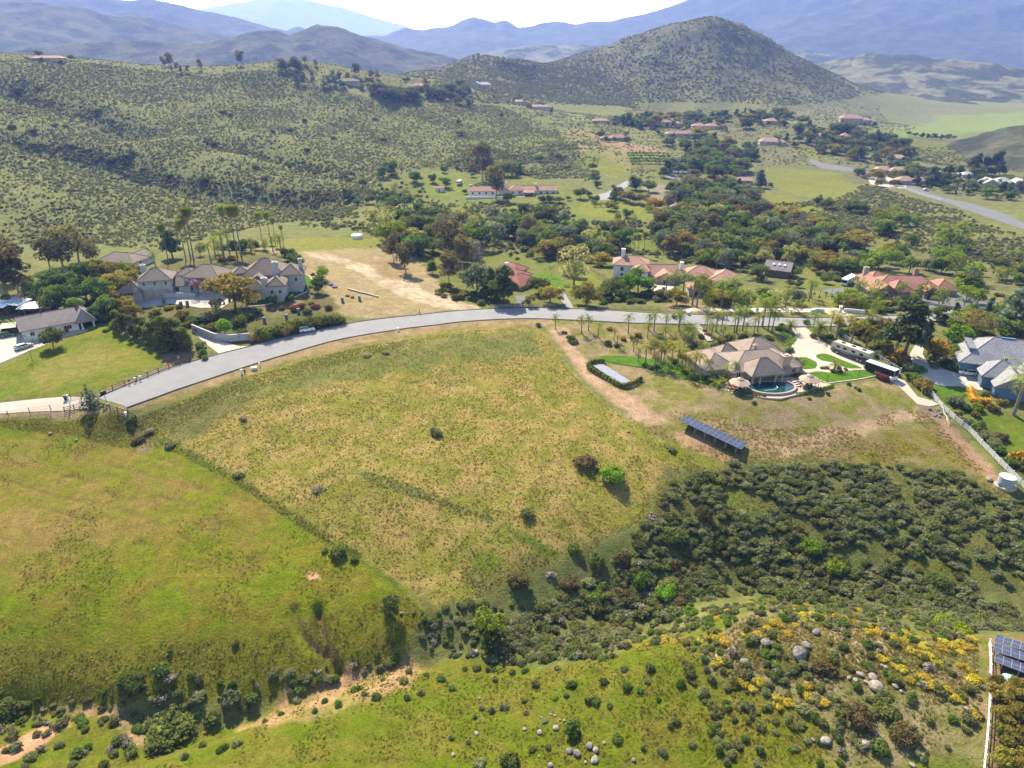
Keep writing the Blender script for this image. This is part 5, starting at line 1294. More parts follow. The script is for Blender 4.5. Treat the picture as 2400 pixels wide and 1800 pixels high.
wood([(2050,520),(2110,500),(2180,530),(2160,580),(2080,590)], 9, 6, 11, "on the scrub slope behind the red ranch house", G_W, 103, (('willow', 'pale willow', 4), ('lime', 'lime-green tree', 5), ('green', 'green tree', 4)))
light_kinds = (('willow', 'pale willow', 10), ('lime', 'lime-green tree', 7), ('sycamore', 'airy pale tree', 10), ('green', 'green tree', 12), ('olive', 'olive tree', 12), ('oak', 'dark oak', 6), ('grey_euc', 'grey-green tree', 8))
wood([(1600,600),(1720,596),(1960,612),(2060,600),(2060,640),(1980,655),(1880,625),(1760,620),(1690,632)], 34, 5, 9, "around the small barn's meadow", G_W, 131, light_kinds)
wood([(2060,590),(2200,600),(2400,610),(2400,680),(2260,680),(2180,640),(2080,625)], 30, 4, 8, "on the slope right of the red ranch house", G_W, 132, light_kinds)
wood([(1380,596),(1440,590),(1440,640),(1400,640)], 8, 5, 9, "left of the white villa", G_W, 133, light_kinds)
wood([(1640,690),(1760,700),(1900,715),(2050,712),(2050,735),(1900,720),(1700,722)], 16, 4, 7, "along the vineyard behind the road", G_W, 134, light_kinds)
wood([(2180,735),(2400,735),(2400,785),(2260,790),(2200,775)], 14, 4, 8, "behind the blue house's roof", G_W, 135, light_kinds)
wood([(1380,440),(1440,470),(1540,500),(1560,540),(1420,545),(1250,540),(1240,505),(1340,500)], 18, 4, 8, "on the creek terraces below the road bend", G_W, 136, light_kinds)
wood([(820,470),(900,440),(990,470),(1000,520),(880,530)], 18, 4, 8, "left of the white ranch terraces", G_W, 137, light_kinds)
trees("tall airy green tree standing free on the right slope", G_W, 'sycamore', [(2228,585,16,1.7),(2240,588,14,1.6)])
trees("dark tree clump on the scrub near the far green field", G_W, 'oak', [(1915,480,8),(1935,490,10),(1990,498,10),(2005,500,11),(2020,498,8)])
trees("dead leafless tree on the creek terrace", G_W, 'bare', [(1480,545,9),(1460,560,7),(1450,562,8)])
G_F = "trees around the white ranch and the terraces"
trees("very tall eucalyptus behind the white ranch house", G_F, 'euc', [(1131,424,30,1.3)])
trees("tall eucalyptus standing before the white ranch house", G_F, 'euc', [(1163,468,24,1.2)])
trees("dark dense tree on the terrace left of the white ranch house", G_F, 'oak', [(941,492,15,1.2),(865,478,9),(815,470,10)])
trees("dark bushy tree in front of the white ranch house", G_F, 'oak', [(1193,476,10,.9),(1228,500,7),(1290,474,6,1.5),(1272,474,6,1.3),(1310,476,6,1.4),(1333,470,4)])
trees("round tree on the lawn left of the white ranch house", G_F, 'green', [(975,428,10,1.2),(1015,428,8),(1045,440,9,1.1),(897,418,10),(918,410,14),(850,440,8),(1040,405,7),(1108,415,5),(1090,455,4)])
trees("dark tree on the scrub above the white ranch house", G_F, 'oak', [(1170,415,11),(1190,412,13,1.2),(1145,395,9),(1110,400,10),(1215,405,11),(1100,385,8),(1265,380,8),(1310,375,8),(1390,400,9),(1395,425,8),(1075,245,12),(1100,250,12,1.2),(1175,275,7),(1080,318,8,1.4),(1075,290,6),(1270,275,5)])
trees("round tree beside the short stretch of road", G_F, 'oak', [(1360,466,10),(1443,466,11,1.1),(1490,445,13,1.2),(1520,450,11),(1400,440,7)])
trees("flowering orange-brown tree near the far red roof", G_F, 'orange', [(1535,490,10,1.3)])
trees("olive tree beside the short stretch of road", G_F, 'olive', [(1475,475,9,1.3),(1500,478,9,1.3),(1460,470,7)])
G_V = "trees of the far hamlet"
far_kinds = (('oak', 'dark tree', 30), ('pine', 'dark pine', 16), ('green', 'green tree', 16), ('grey_euc', 'grey-green tree', 16), ('olive', 'olive tree', 8), ('cypress', 'slim cypress', 6), ('euc', 'brown tree', 6))
wood([(1560,450),(1620,452),(1700,455),(1780,470),(1800,500),(1720,520),(1640,520),(1590,500)], 48, 9, 15, "in the dense grove around the far low-roofed house", G_V, 111, far_kinds, 4.5)
wood([(1540,405),(1620,375),(1740,380),(1760,400),(1740,420),(1640,420),(1560,430)], 34, 8, 14, "by the grey parking court in the middle distance", G_V, 112, far_kinds, 5)
wood([(1560,340),(1640,320),(1700,330),(1760,345),(1780,380),(1700,380),(1600,375)], 46, 7, 14, "on the hamlet slope below the terracotta roofs", G_V, 113, far_kinds, 6)
wood([(1420,288),(1560,275),(1700,276),(1850,276),(1880,292),(1760,302),(1600,300),(1500,306)], 60, 7, 15, "along the foot of the cone hill", G_V, 114, far_kinds, 6)
wood([(1860,300),(1960,298),(2060,320),(2130,360),(2080,390),(1980,380),(1900,355),(1840,335)], 66, 7, 14, "in the grove below the pink hilltop house", G_V, 115, far_kinds, 6)
wood([(2060,395),(2150,400),(2250,415),(2400,420),(2400,470),(2280,470),(2180,445),(2090,425)], 56, 5, 10, "among the houses at the far right", G_V, 116, far_kinds, 5)
wood([(2000,410),(2050,410),(2090,435),(2060,440)], 6, 5, 9, "beside the valley road", G_V, 117, far_kinds, 5)
trees("big dark tree on the knoll below the pink hilltop house", G_V, 'oak', [(2055,342,19,1.2),(2110,355,15,1.1),(2125,372,13,1.2),(2075,335,15),(1985,318,16)])
trees("tall blue-grey pine in the far right neighbourhood", G_V, 'blue', [(2185,432,18,1.2),(2220,425,15),(1780,440,16,1.2),(2170,428,14)])
trees("tall dark tree group at the far right edge", G_V, 'pine', [(2285,405,18),(2305,408,16,1.2),(2330,410,22),(2340,415,16),(2275,400,14)])
trees("dark hedge tree in the far green meadow", G_V, 'oak', [(2130,318,7),(2145,321,7),(2160,323,7),(2175,325,7),(2190,326,7),(2205,327,7),(2220,327,7),(2235,327,6)])
trees("bright clipped tree by the far driveway court", G_V, 'lime', [(2095,417,8,1.2)])
for r in range(4):
    for c in range(11):
        tree('citrus', 1472 + c * 9.2 + r * 3, 364 + r * 6.5 - c * .3 + (c * c) * .05, 3.6, "small green orchard tree in rows on the far terrace", "orchard rows on the far terrace", 1.25)
G_T = "trees along the left ridge"
trees("eucalyptus on the ridge skyline at the left", G_T, 'euc', [(385,158,13),(400,158,16,1.2),(425,174,10),(470,165,12),(565,155,17,1.2),(415,165,9),(440,172,9)])
trees("slim dark tree on the ridge skyline at the left", G_T, 'cypress', [(403,168,9),(426,176,11),(472,160,10)])
trees("broad tree on the ridge skyline left of centre", G_T, 'grey_euc', [(660,165,15,1.2),(670,167,14),(690,165,18,1.2),(700,168,15),(705,170,13),(710,198,12),(695,195,10),(770,200,12),(785,200,13),(760,205,11),(715,150,10),(740,155,9),(835,178,17),(780,185,10),(870,185,11),(885,185,11),(730,180,9),(800,205,9),(815,185,8)])
wood([(870,212),(960,222),(1060,215),(1090,208),(1100,222),(1050,232),(950,240),(880,232)], 40, 9, 15, "in the dark row on the ridge below the far houses", G_T, 121, (('oak', 'dark tree', 30), ('grey_euc', 'grey-green eucalyptus', 20), ('euc', 'brown eucalyptus', 14)), 7)
for i, (px, py) in enumerate(((45,212),(90,210),(30,300),(80,310),(130,296),(155,300),(230,262),(540,272),(525,266),(715,285),(640,310),(680,308),(780,325),(900,330),(880,282),(170,345),(300,372),(310,362),(260,380),(600,395),(500,340),(620,420),(560,430),(480,425),(400,415),(720,355))):
    bush('dark', px, py, brng.uniform(2.4, 4.2), "large dark bush alone on the left hillside", "large dark bushes on the left hillside")
# ------------------------------------------------------------------ building materials
def tile_roof(name, col, var=.16, row=.13, dark=.72):
    """rows of tiles: the courses are level lines up the slope"""
    m, N, L, P = nodes(name)
    tc = N.new("ShaderNodeTexCoord"); o = tc.outputs["Object"]
    sx = N.new("ShaderNodeSeparateXYZ"); L.new(o, sx.inputs[0])
    mu = N.new("ShaderNodeMath"); mu.operation = 'DIVIDE'; mu.inputs[1].default_value = row; L.new(sx.outputs[2], mu.inputs[0])
    fr = N.new("ShaderNodeMath"); fr.operation = 'FRACT'; L.new(mu.outputs[0], fr.inputs[0])
    c = mixc(N, L, ramp(N, L, noise(N, L, 2.6, 3, o), .3, .7), tuple(x * (1 - var) for x in col), tuple(min(1, x * (1 + var)) for x in col))
    c = mixc(N, L, ramp(N, L, noise(N, L, .25, 3, o), .45, .7), c, tuple(x * .8 for x in col))
    c = mixc(N, L, ramp(N, L, fr.outputs[0], .0, .22), tuple(x * dark for x in col), c)
    L.new(c, P.inputs["Base Color"]); P.inputs["Roughness"].default_value = .85; P.inputs["Specular IOR Level"].default_value = .2
    b = N.new("ShaderNodeBump"); b.inputs["Strength"].default_value = .5; b.inputs["Distance"].default_value = .06
    L.new(fr.outputs[0], b.inputs["Height"]); L.new(b.outputs[0], P.inputs["Normal"])
    return m
R_TAN = tile_roof("roof_tan_tile", (.265, .205, .168)); R_BRN = tile_roof("roof_brown_shake", (.195, .155, .125), .25); R_GRY = tile_roof("roof_grey_shingle", (.23, .225, .245), .3, .09, .85)
R_RED = tile_roof("roof_red_tile", (.30, .145, .11), .25); R_TER = tile_roof("roof_terracotta", (.33, .185, .14), .25); R_PNK = tile_roof("roof_pink_tile", (.31, .20, .16), .2); R_LGR = tile_roof("roof_light_grey", (.38, .36, .36), .12); R_DRK = tile_roof("roof_dark_shingle", (.13, .11, .105), .2); R_BRR = tile_roof("roof_brick_red", (.29, .11, .08), .2)
W_CRM = plain("stucco_cream", (.42, .36, .30), .9, .06, .8); W_WHT = plain("stucco_white", (.62, .60, .57), .9, .05, .8); W_GRY = plain("stucco_grey", (.36, .34, .345), .9, .06, .8); W_TAN = plain("stucco_tan", (.34, .27, .21), .9, .06, .8); W_PNK = plain("stucco_pink", (.40, .27, .24), .9, .06, .8); W_BLU = plain("siding_blue", (.085, .15, .24), .7, .08, 1.2); W_BRN = plain("wood_brown", (.17, .10, .065), .85, .12, 1.5)
M_TRIM = plain("trim_white", (.62, .60, .57), .6, .04); M_TRIMD = plain("trim_brown", (.14, .10, .08), .7, .08); M_STONE = plain("stone_buff", (.36, .29, .24), .95, .2, 2.5, bump=.3)
def glassy(name, col=(.02, .025, .03), rough=.08):
    m, N, L, P = nodes(name); P.inputs["Base Color"].default_value = (*col, 1); P.inputs["Roughness"].default_value = rough; P.inputs["Specular IOR Level"].default_value = .6
    return m
M_PANE = glassy("window_glass")
M_METAL = plain("galvanised_metal", (.52, .53, .54), .4, .08, 1.2, .35); M_WMETAL = plain("white_metal_roof", (.66, .67, .70), .45, .05, .6); M_DKM = plain("dark_metal", (.04, .04, .045), .5, .1); M_WHITE = plain("white_paint", (.72, .71, .69), .5, .04); M_BLACK = plain("black_paint", (.018, .018, .02), .35, .1)

_win = {}
def window(parent, loc, rz, w, h, trim=M_TRIM, name="window"):
    key = (round(w, 2), round(h, 2), trim.name)
    if key not in _win:
        f = MB(); t = .1
        f.box((0, -.03, h / 2 - t / 2), (w, .1, t)).box((0, -.03, -h / 2 + t / 2), (w, .1, t)).box((-w / 2 + t / 2, -.03, 0), (t, .1, h - 2 * t)).box((w / 2 - t / 2, -.03, 0), (t, .1, h - 2 * t)).box((0, -.02, 0), (.06, .07, h - 2 * t))
        _win[key] = (f.data("frame", trim), MB().box((0, 0, 0), (w - .04, .05, h - .04)).data("pane", M_PANE))
    o = link(name, _win[key][0], None, parent); o.location = loc; o.rotation_euler = (0, 0, rz)
    link("pane", _win[key][1], None, o)
    return o

def roof_mesh(w, d, rise, ov, kind, z, thick=.22):
    """hip or gable roof over a w x d plan, ridge along the longer side ('gable_y' / 'gable_x' to force)"""
    W = w / 2 + ov; D = d / 2 + ov
    if kind == 'pyramid': rx, ry = 0, 0
    elif kind == 'hip': rx, ry = (W - D, 0) if W >= D else (0, D - W)
    elif kind == 'gable_x': rx, ry = W, 0
    elif kind == 'gable_y': rx, ry = 0, D
    slope_run = min(W, D) if kind in ('hip', 'pyramid') else (D if kind == 'gable_x' else W)
    zr = z + rise * (slope_run / (slope_run - ov)); z0 = z - rise * ov / max(.1, slope_run - ov)
    zr = z + rise
    e = [(-W, -D, z0), (W, -D, z0), (W, D, z0), (-W, D, z0)]
    r = [(-rx, -ry, zr), (rx, ry, zr)]
    V = e + r + [(x, y, zz - thick) for x, y, zz in e]
    if kind == 'gable_y' or (kind == 'hip' and W < D):
        F_ = [(0, 1, 4), (1, 2, 5, 4), (2, 3, 5), (3, 0, 4, 5)]
    else:
        F_ = [(0, 1, 5, 4), (1, 2, 5), (2, 3, 4, 5), (3, 0, 4)]
    F_ += [(6, 9, 8, 7), (0, 6, 7, 1), (1, 7, 8, 2), (2, 8, 9, 3), (3, 9, 6, 0)]
    return MB().mesh(V, F_)

class House:
    def __init__(s, name, label, px, py, rot, wall, roof, cat="house", group=None, trim=None, loc=None, dz=0.0):
        p = loc if loc is not None else hit(px, py)
        s.root = empty(name, (p[0], p[1], p[2] + dz), math.radians(rot)); s.wall = wall; s.roof = roof; s.caps = group != 'houses of the far hamlet' and group != 'houses on the ridge'; s.trim = trim or M_TRIM
        reg(s.root, label, cat, group, px)
    def wing(s, cx, cy, w, d, h, rise, kind='hip', z=0.0, rot=0.0, ov=.6, wins=(), open_=False, wall=None, roof=None, base=-1.6, cols=None):
        a = math.radians(rot); r = s.root
        if open_:
            for x, y in cols or ((-w / 2 + .3, -d / 2 + .3), (w / 2 - .3, -d / 2 + .3), (-w / 2 + .3, d / 2 - .3), (w / 2 - .3, d / 2 - .3)):
                p = Vector((x, y)).to_3d(); p.rotate(Euler((0, 0, a)))
                c = MB().box((0, 0, z + h / 2 - .4), (.5, .5, h + .7)).box((0, 0, z + .25), (.7, .7, .5)).build("column", wall or s.wall, r); c.location = (cx + p.x, cy + p.y, 0); c.rotation_euler = (0, 0, a)
        else:
            mb = MB().box((0, 0, (z + h + base) / 2), (w, d, h + z - base))
            if kind in ('gable_x', 'gable_y'):
                if kind == 'gable_x': tri = [[(x, -d / 2, z + h), (x, d / 2, z + h), (x, 0, z + h + rise * (d / (d + 2 * ov)) )] for x in (-w / 2, w / 2)]
                else: tri = [[(-w / 2, y, z + h), (w / 2, y, z + h), (0, y, z + h + rise * (w / (w + 2 * ov)))] for y in (-d / 2, d / 2)]
                mb.mesh(tri[0] + tri[1], [(0, 1, 2), (5, 4, 3), (0, 2, 5, 3), (1, 4, 5, 2)])
            o = mb.build("wall", wall or s.wall, r); o.location = (cx, cy, 0); o.rotation_euler = (0, 0, a)
        ro = roof_mesh(w, d, rise, ov, kind, z + h).build("roof", roof or s.roof, r); ro.location = (cx, cy, 0.02); ro.rotation_euler = (0, 0, a)
        if s.caps:
            W, D = w / 2 + ov, d / 2 + ov; rx, ry = ((max(0, W - D), 0) if W >= D else (0, D - W)) if kind in ('hip', 'pyramid') else ((W, 0) if kind == 'gable_x' else (0, D)); zr = z + h + rise; z0 = z + h - rise * ov / max(.1, min(W, D) - ov); cp = MB()
            if rx or ry: cp.tube([(-rx, -ry, zr), (rx, ry, zr)], .13, 5)
            if kind in ('hip', 'pyramid'):
                for sx in (-1, 1):
                    for sy in (-1, 1): cp.tube([(sx * rx, sy * ry, zr), (sx * W, sy * D, z0)], .12, 5)
            cp.build("ridge_tiles", roof or s.roof, ro)
        for side, n, ww, wh, sill in wins:
            L_ = w if side in 'fb' else d
            for i in range(n):
                t = (i + .5) / n * L_ - L_ / 2
                x, y, q = {'f': (t, -d / 2 - .03, 0), 'b': (t, d / 2 + .03, math.pi), 'l': (-w / 2 - .03, t, -math.pi / 2), 'r': (w / 2 + .03, t, math.pi / 2)}[side]
                p = Vector((x, y, 0)); p.rotate(Euler((0, 0, a)))
                window(r, (cx + p.x, cy + p.y, z + sill + wh / 2), a + q, ww, wh, s.trim, "window" if wh < 2.0 else "door")
        return ro
    def chimney(s, x, y, z0, z1, w=1.2, d=1.0, mat=None, rot=0):
        o = MB().box((0, 0, (z0 + z1) / 2), (w, d, z1 - z0)).build("chimney", mat or s.wall, s.root); o.location = (x, y, 0); o.rotation_euler = (0, 0, math.radians(rot))
        MB().box((0, 0, z1 + .1), (w + .2, d + .2, .2)).box((0, 0, z1 + .3), (w * .5, d * .5, .3)).build("cap", mat or s.wall, o)
        return o
    def part(s, name, mb, mat, loc=(0, 0, 0), rz=0.0):
        o = mb.build(name, mat, s.root); o.location = loc; o.rotation_euler = (0, 0, rz); return o

# ------------------------------------------------------------------ tan tile-roofed house with the pool
PZ = hit(1800, 905).z + .05
H = House("tan_house", "large tan house with brown tile hip roof beside the curved pool", 1765, 862, 12, W_TAN, R_TAN); H.root.location.z = PZ + .25; H.root.scale = (.9, .9, .9)
H.wing(0, 0, 23, 15, 3.0, 3.3, wins=(('f', 6, 1.6, 1.6, .8), ('r', 2, 1.4, 1.4, .9)))
H.wing(-13.5, 3.5, 10.5, 14, 2.8, 2.9, wins=(('f', 2, 1.6, 1.5, .8), ('l', 3, 1.4, 1.4, .9)))
H.wing(6, 9.5, 13, 11, 3.1, 3.4, wins=(('r', 2, 1.6, 1.4, .9), ('b', 3, 1.4, 1.4, .9)))
H.wing(-5.5, 9, 7, 6, 2.9, 2.2)
H.wing(11.2, -1.5, 5, 8, 2.6, 1.5, wins=(('r', 1, 1.6, 1.4, .8),))
H.wing(-1.8, -7.4, 11.0, 8.6, 3.5, 3.4, open_=True, cols=((-5, -3.9), (-2.6, -3.9), (2.6, -3.9), (5, -3.9), (-5, -1), (5, -1)))
H.chimney(6.6, -6.4, -1, 6.3, 2.7, 1.9, W_TAN); H.chimney(.4, 1.5, 4.5, 7.2, 1.1, 1.1)
H.part("patio_floor", MB().box((-1.8, -7.6, -.85), (11.5, 9.0, 1.3)), M_CONC)
# ------------------------------------------------------------------ blue house at the right edge
H = House("blue_house", "blue house with weathered grey shingle roofs at the right edge", 2345, 868, -20, W_BLU, R_GRY)
H.wing(0, 2, 24, 17, 4.2, 5.0, wins=(('f', 2, 1.6, 1.4, 1.6), ('l', 3, 1.4, 1.4, 1.4)), ov=.8)
H.wing(-3.0, -8.5, 9.5, 9, 3.2, 3.2, wins=(('l', 1, 2.4, 2.2, .1),))
H.wing(-1.5, -13.5, 8.0, 8, 3.0, 3.0, 'gable_y', z=-.6, base=-4.5)
H.wing(7, -9, 11, 10, 4.0, 4.2, 'hip')
for i in range(4):
    dm = MB().box((0, 0, .45), (1.3, 1.5, .9)); d_ = H.part("dormer", dm, W_BLU, (-9.4 + .1 * i, -2.4 + 2.2 * i, 6.0), 0)
    roof_mesh(1.4, 1.6, .35, .2, 'gable_x', 1.0, .1).build("dormer_roof", R_GRY, d_)
window(H.root, (-1.5, -6.0, 5.6), 0, .9, 1.2)
H.part("gable_band", MB().box((0, 0, 0), (8.4, .16, .25)), M_TRIM, (-1.5, -17.58, 2.25)); H.part("ridge_cap", MB().box((0, 0, 0), (3.6, .7, .5)), W_BLU, (0, 2, 9.1)); H.chimney(9, 4, 4, 9.5, 1.4, 1.1, W_BLU)
# ------------------------------------------------------------------ grey mansion at the left
H = House("grey_mansion", "sprawling grey mansion with brown shake roofs and many chimneys", 470, 690, 0, W_GRY, R_BRN)
H.wing(-22.5, -1.5, 7.5, 7.5, 2.8, 3.0, rot=12, wins=(('f', 1, 2.2, 2.2, .0), ('l', 1, 1.4, 1.3, .9)))
H.wing(-15, 2, 10.5, 9, 6.2, 2.9, rot=14, wins=(('f', 3, 1.0, 1.5, 3.9), ('r', 2, 1.0, 1.2, 3.9)))
for i in (-1, 1): H.part("garage_door", MB().box((0, 0, 0), (3.2, .12, 2.4)), plain("garage_door_tan", (.34, .26, .2), .6), (-14.0 + i * 2.3, -3.0 + i * .55, 1.2), math.radians(14))
H.wing(-8, 4, 9, 7, 3.4, 2.2, wins=(('f', 1, 1.6, 1.8, .9),))
H.wing(-9, 13, 9, 8, 3.6, 2.4)
H.wing(1.5, 6, 13, 10, 6.2, 3.0, rot=-7, wins=(('f', 3, 1.2, 1.5, 3.9), ('f', 3, 1.2, 1.6, .9)))
H.wing(12.0, 9, 5.0, 5.0, 6.2, 1.6, 'pyramid', rot=20, wins=(('f', 2, .9, 1.2, 4.3),))
H.wing(20, 12, 14, 12, 5.6, 4.2, rot=8, wins=(('f', 3, 1.2, 1.6, 1.0),))
H.wing(19.5, 5.5, 6.5, 5, 4.2, 1.9, 'gable_y', rot=8, wins=(('f', 1, 1.2, 1.4, 1.6),))
H.wing(20, 0, 6, 6, 3.2, 2.3, rot=8, wins=(('f', 1, 1.4, 1.4, .9),)); H.wing(27, 1.5, 5.5, 8, 4.4, 2.0, rot=8, wins=(('f', 2, 1.2, 1.6, .9), ('r', 2, 1.2, 1.6, .9)))
H.wing(29.5, 11, 7.5, 9, 5.6, 2.6, rot=8, wins=(('f', 2, 1.2, 1.7, 2.6), ('r', 2, 1.2, 1.7, 2.6)))
H.chimney(-21.5, 6.5, 0, 8.6, 1.6, 1.4); H.chimney(25.5, 6, 0, 9.8, 1.9, 1.5, None, 8); H.chimney(24, -2.5, 0, 6.6, 1.9, 1.4, None, 8); H.chimney(32.5, 12.5, 0, 9.2, 1.4, 1.2, None, 8)
H.part("garden_wall", MB().box((-6, -2.6, .5), (11, .3, 1.8)), W_GRY)
H = House("grey_garage", "detached grey garage with brown hip roof behind the mansion", 275, 630, -12, W_WHT, R_BRN, "garage")
H.wing(0, 4, 15.5, 9, 3.2, 2.4, wins=(('f', 2, 1.1, 1.1, 1.3), ('r', 1, 1.1, 1.1, 1.3)))
H.wing(4, 8, 8, 7, 3.0, 2.2, 'gable_y')
# ------------------------------------------------------------------ barn house and metal sheds at the left edge
H = House("barn_house", "white stucco barn house with grey-brown tile roof and corner porch", 128, 775, 38, W_WHT, tile_roof("roof_greybrown_tile", (.245, .20, .185)))
H.wing(-1.0, 1, 15, 10, 3.4, 2.8, 'gable_x', wins=(('l', 2, 1.0, .9, 1.6), ('f', 3, 1.3, 1.4, .9)))
H.wing(8.6, .6, 5.0, 10.8, 3.3, 2.8, 'hip', open_=True, cols=((2.1, -4.9), (-1.2, -4.9), (2.1, 4.8), (2.1, 0)))
H.part("porch_floor", MB().box((5, -5.6, -.5), (12, 3.2, 1.1)), M_CONC)
H.part("front_door", MB().box((3, -4.12, 1.05), (1.1, .14, 2.1)), plain("door_red", (.16, .03, .025), .6)); H.part("roof_vent", MB().tube([(-2, 1, 6.0), (-2, 1, 7.0)], .16, 8), M_DKM)
def shed(label, px, py, rot, w, d, h, roofm, wallm, name="metal_shed", drop=.5, group=None):
    p = hit(px, py); r = empty(name, p, math.radians(rot)); reg(r, label, "shed", group, px)
    for x in (-1, 0, 1):
        for y in (-1, 1):
            MB().box((x * (w / 2 - .1), y * (d / 2 - .1), h / 2 - .4), (.14, .14, h + .8)).build("post", M_DKM, r)
    m = Matrix.Rotation(math.atan2(drop, d), 4, 'X')
    MB().box((0, 0, h + .25), (w + .6, d + .8, .08), 0, m).build("roof", roofm, r)
    MB().box((0, d / 2 - .25, h / 2), (w - .3, .08, h)).build("back_panel", wallm, r)
    for x in (-1, 1): MB().box((x * (w / 2 - .26), 0, h * .35), (.06, d - .5, h * .7)).build("side_panel", wallm, r)
shed("white-roofed open metal shed at the left edge, rightmost of three", 92, 735, 10, 10, 5, 2.8, M_WMETAL, W_BRN, group="metal sheds"); shed("bluish metal-roofed shed in the middle of the three at the left edge", 45, 728, -15, 7, 5, 3.0, plain("blue_grey_metal", (.36, .40, .48), .4), W_BRN, group="metal sheds"); shed("metal shed cut by the left edge, leftmost of three", 5, 732, -8, 7, 5, 2.8, M_WMETAL, W_BRN, group="metal sheds")
shed("low shed with pale flat roof beside the barn house", 28, 778, 20, 5, 4, 2.0, plain("felt_green_grey", (.33, .33, .25), .9), W_BRN, "low_shed", .2)
# ------------------------------------------------------------------ houses behind the road, centre
H = House("red_roofed_house", "red tile-roofed house half hidden by the roadside pines", 1205, 665, -35, W_TAN, R_BRR)
H.wing(-4, 3, 14, 9, 3.0, 2.4, wins=(('f', 3, 1.2, 1.2, .9),)); H.wing(4.5, -3, 9, 12, 3.0, 2.6, wins=(('r', 3, 1.2, 1.2, .9), ('f', 2, 1.2, 1.2, .9))); H.wing(-8, 10, 10, 8, 3, 2.2); H.chimney(-5, 2, 2, 7.2, 1.3, 1.3, W_WHT)
H = House("white_villa", "two-storey white villa with red tile roof and chimney", 1465, 650, -10, W_WHT, R_TER)
H.wing(2, 4, 14, 10, 5.8, 2.4, wins=(('f', 2, 1.4, 1.8, 2.9), ('l', 3, .8, .8, 1.6), ('f', 2, 1.2, 1.4, .8))); H.wing(6, -3.5, 6, 7, 5.2, 1.6, 'hip', wins=(('f', 1, 1.2, 1.6, 2.6),)); H.chimney(-1.5, 4.5, 6, 10.6, 1.6, 1.2, W_WHT)
H = House("long_villa", "long low villa with terracotta roofs curving to the right", 1590, 660, -3, W_CRM, R_TER)
H.wing(-7, 4, 22, 10, 3.2, 2.8, wins=(('f', 4, 1.4, 1.6, .8),)); H.wing(-6, -1.5, 8, 6, 3.0, 2.0, 'gable_y', wins=(('f', 1, 2.0, 2.2, .0),)); H.wing(9, 3, 12, 10, 3.2, 2.8, rot=-12, wins=(('f', 2, 1.4, 1.4, .8),)); H.wing(17, -3, 9, 14, 3.2, 2.6, rot=-25, wins=(('l', 2, 1.4, 1.4, .8),)); H.chimney(1, 2, 3, 7.4, 1.4, 1.2, W_WHT)
H = House("villa_garage", "low terracotta-roofed garage in front of the long villa", 1655, 692, -5, W_CRM, R_TER, "garage")
H.wing(0, 3, 13, 8, 2.8, 2.0, wins=(('f', 2, 2.6, 2.1, 0),))
H = House("small_barn", "small brown barn with grey gable roof and skylights", 1820, 648, -28, W_BRN, R_DRK if False else tile_roof("roof_barn_grey", (.20, .175, .175)), "barn")
H.wing(0, 3, 9.5, 9, 3.6, 2.4, 'gable_x', ov=.8)
for x in (-2, 0.3, 2.4): H.part("skylight", MB().box((0, 0, 0), (.9, .8, .1), 0, Matrix.Rotation(math.atan2(2.4, 5.3), 4, 'X')), M_WHITE, (x, .6, 5.15))
H = House("ranch_house", "long red tile-roofed ranch house with arched entry at the right", 2120, 692, -6, W_TAN, R_RED)
H.wing(0, 4, 24, 12, 3.4, 3.2, wins=(('f', 5, 1.3, 1.4, .8),)); H.wing(-11, 0, 9, 13, 3.2, 2.8, 'gable_y', rot=10, wins=(('f', 1, 2.6, 2.2, 0), ('l', 2, 1.3, 1.2, .9))); H.wing(-4, -1, 8, 9, 3.4, 2.8, 'hip', rot=10); H.wing(7, -2.6, 5, 5, 3.6, 1.6, 'gable_y', wins=(('f', 1, 2.8, 2.8, .2),)); H.wing(14.5, 4.5, 8, 10, 3.0, 2.6); H.wing(-7, 12, 10, 9, 3.2, 2.6, rot=10)
H.chimney(5, 6.5, 4, 8.6, 1.6, 1.2, R_PNK); H.chimney(-12, 10, 3, 7.6, 1.8, 1.4, M_STONE)
# ------------------------------------------------------------------ white ranch on the terrace
H = House("white_ranch_house", "white ranch house with terracotta roofs and a walled terrace", 1210, 458, 0, W_WHT, R_TER)
H.wing(-24, 4, 19, 9, 3.4, 2.4, 'gable_x', wins=(('f', 4, 1.6, 1.6, .8),)); H.wing(0, 6, 10, 10, 3.6, 3.0, 'hip', wins=(('f', 2, 1.6, 1.8, .8),)); H.wing(9, 6, 12, 9, 3.4, 2.4, 'gable_x', wins=(('f', 2, 1.6, 2.1, 0),)); H.wing(20, 7, 18, 9, 3.4, 2.4, 'gable_x', wins=(('f', 4, 1.6, 1.8, .6),)); H.wing(9, -1, 7, 7, 3.0, 1.2, 'hip', open_=True); H.wing(-8, 9, 9, 8, 3.6, 2.6)
H.chimney(-33, 5, 4, 6.6, 1.2, 1.2); H.chimney(14, 6, 4, 7.4, 1.3, 1.3); H.chimney(-8, 6, 4, 8, 1.4, 1.4); H.part("terrace_wall", MB().box((0, -6.2, -1.2), (72, .5, 2.9)).box((36, 0, -.6), (.5, 13, 2.0)), W_WHT); H.part("terrace_floor", MB().box((22, -2, -.4), (28, 8, .7)), M_CONCW)
H = House("white_shed", "small white shed with red roof on the slope left of the white ranch", 1030, 449, 0, W_WHT, R_TER, "shed"); H.wing(0, 1.5, 6, 4, 2.8, .9, 'gable_x', wins=(('f', 1, .9, 2.1, 0),), ov=.3)
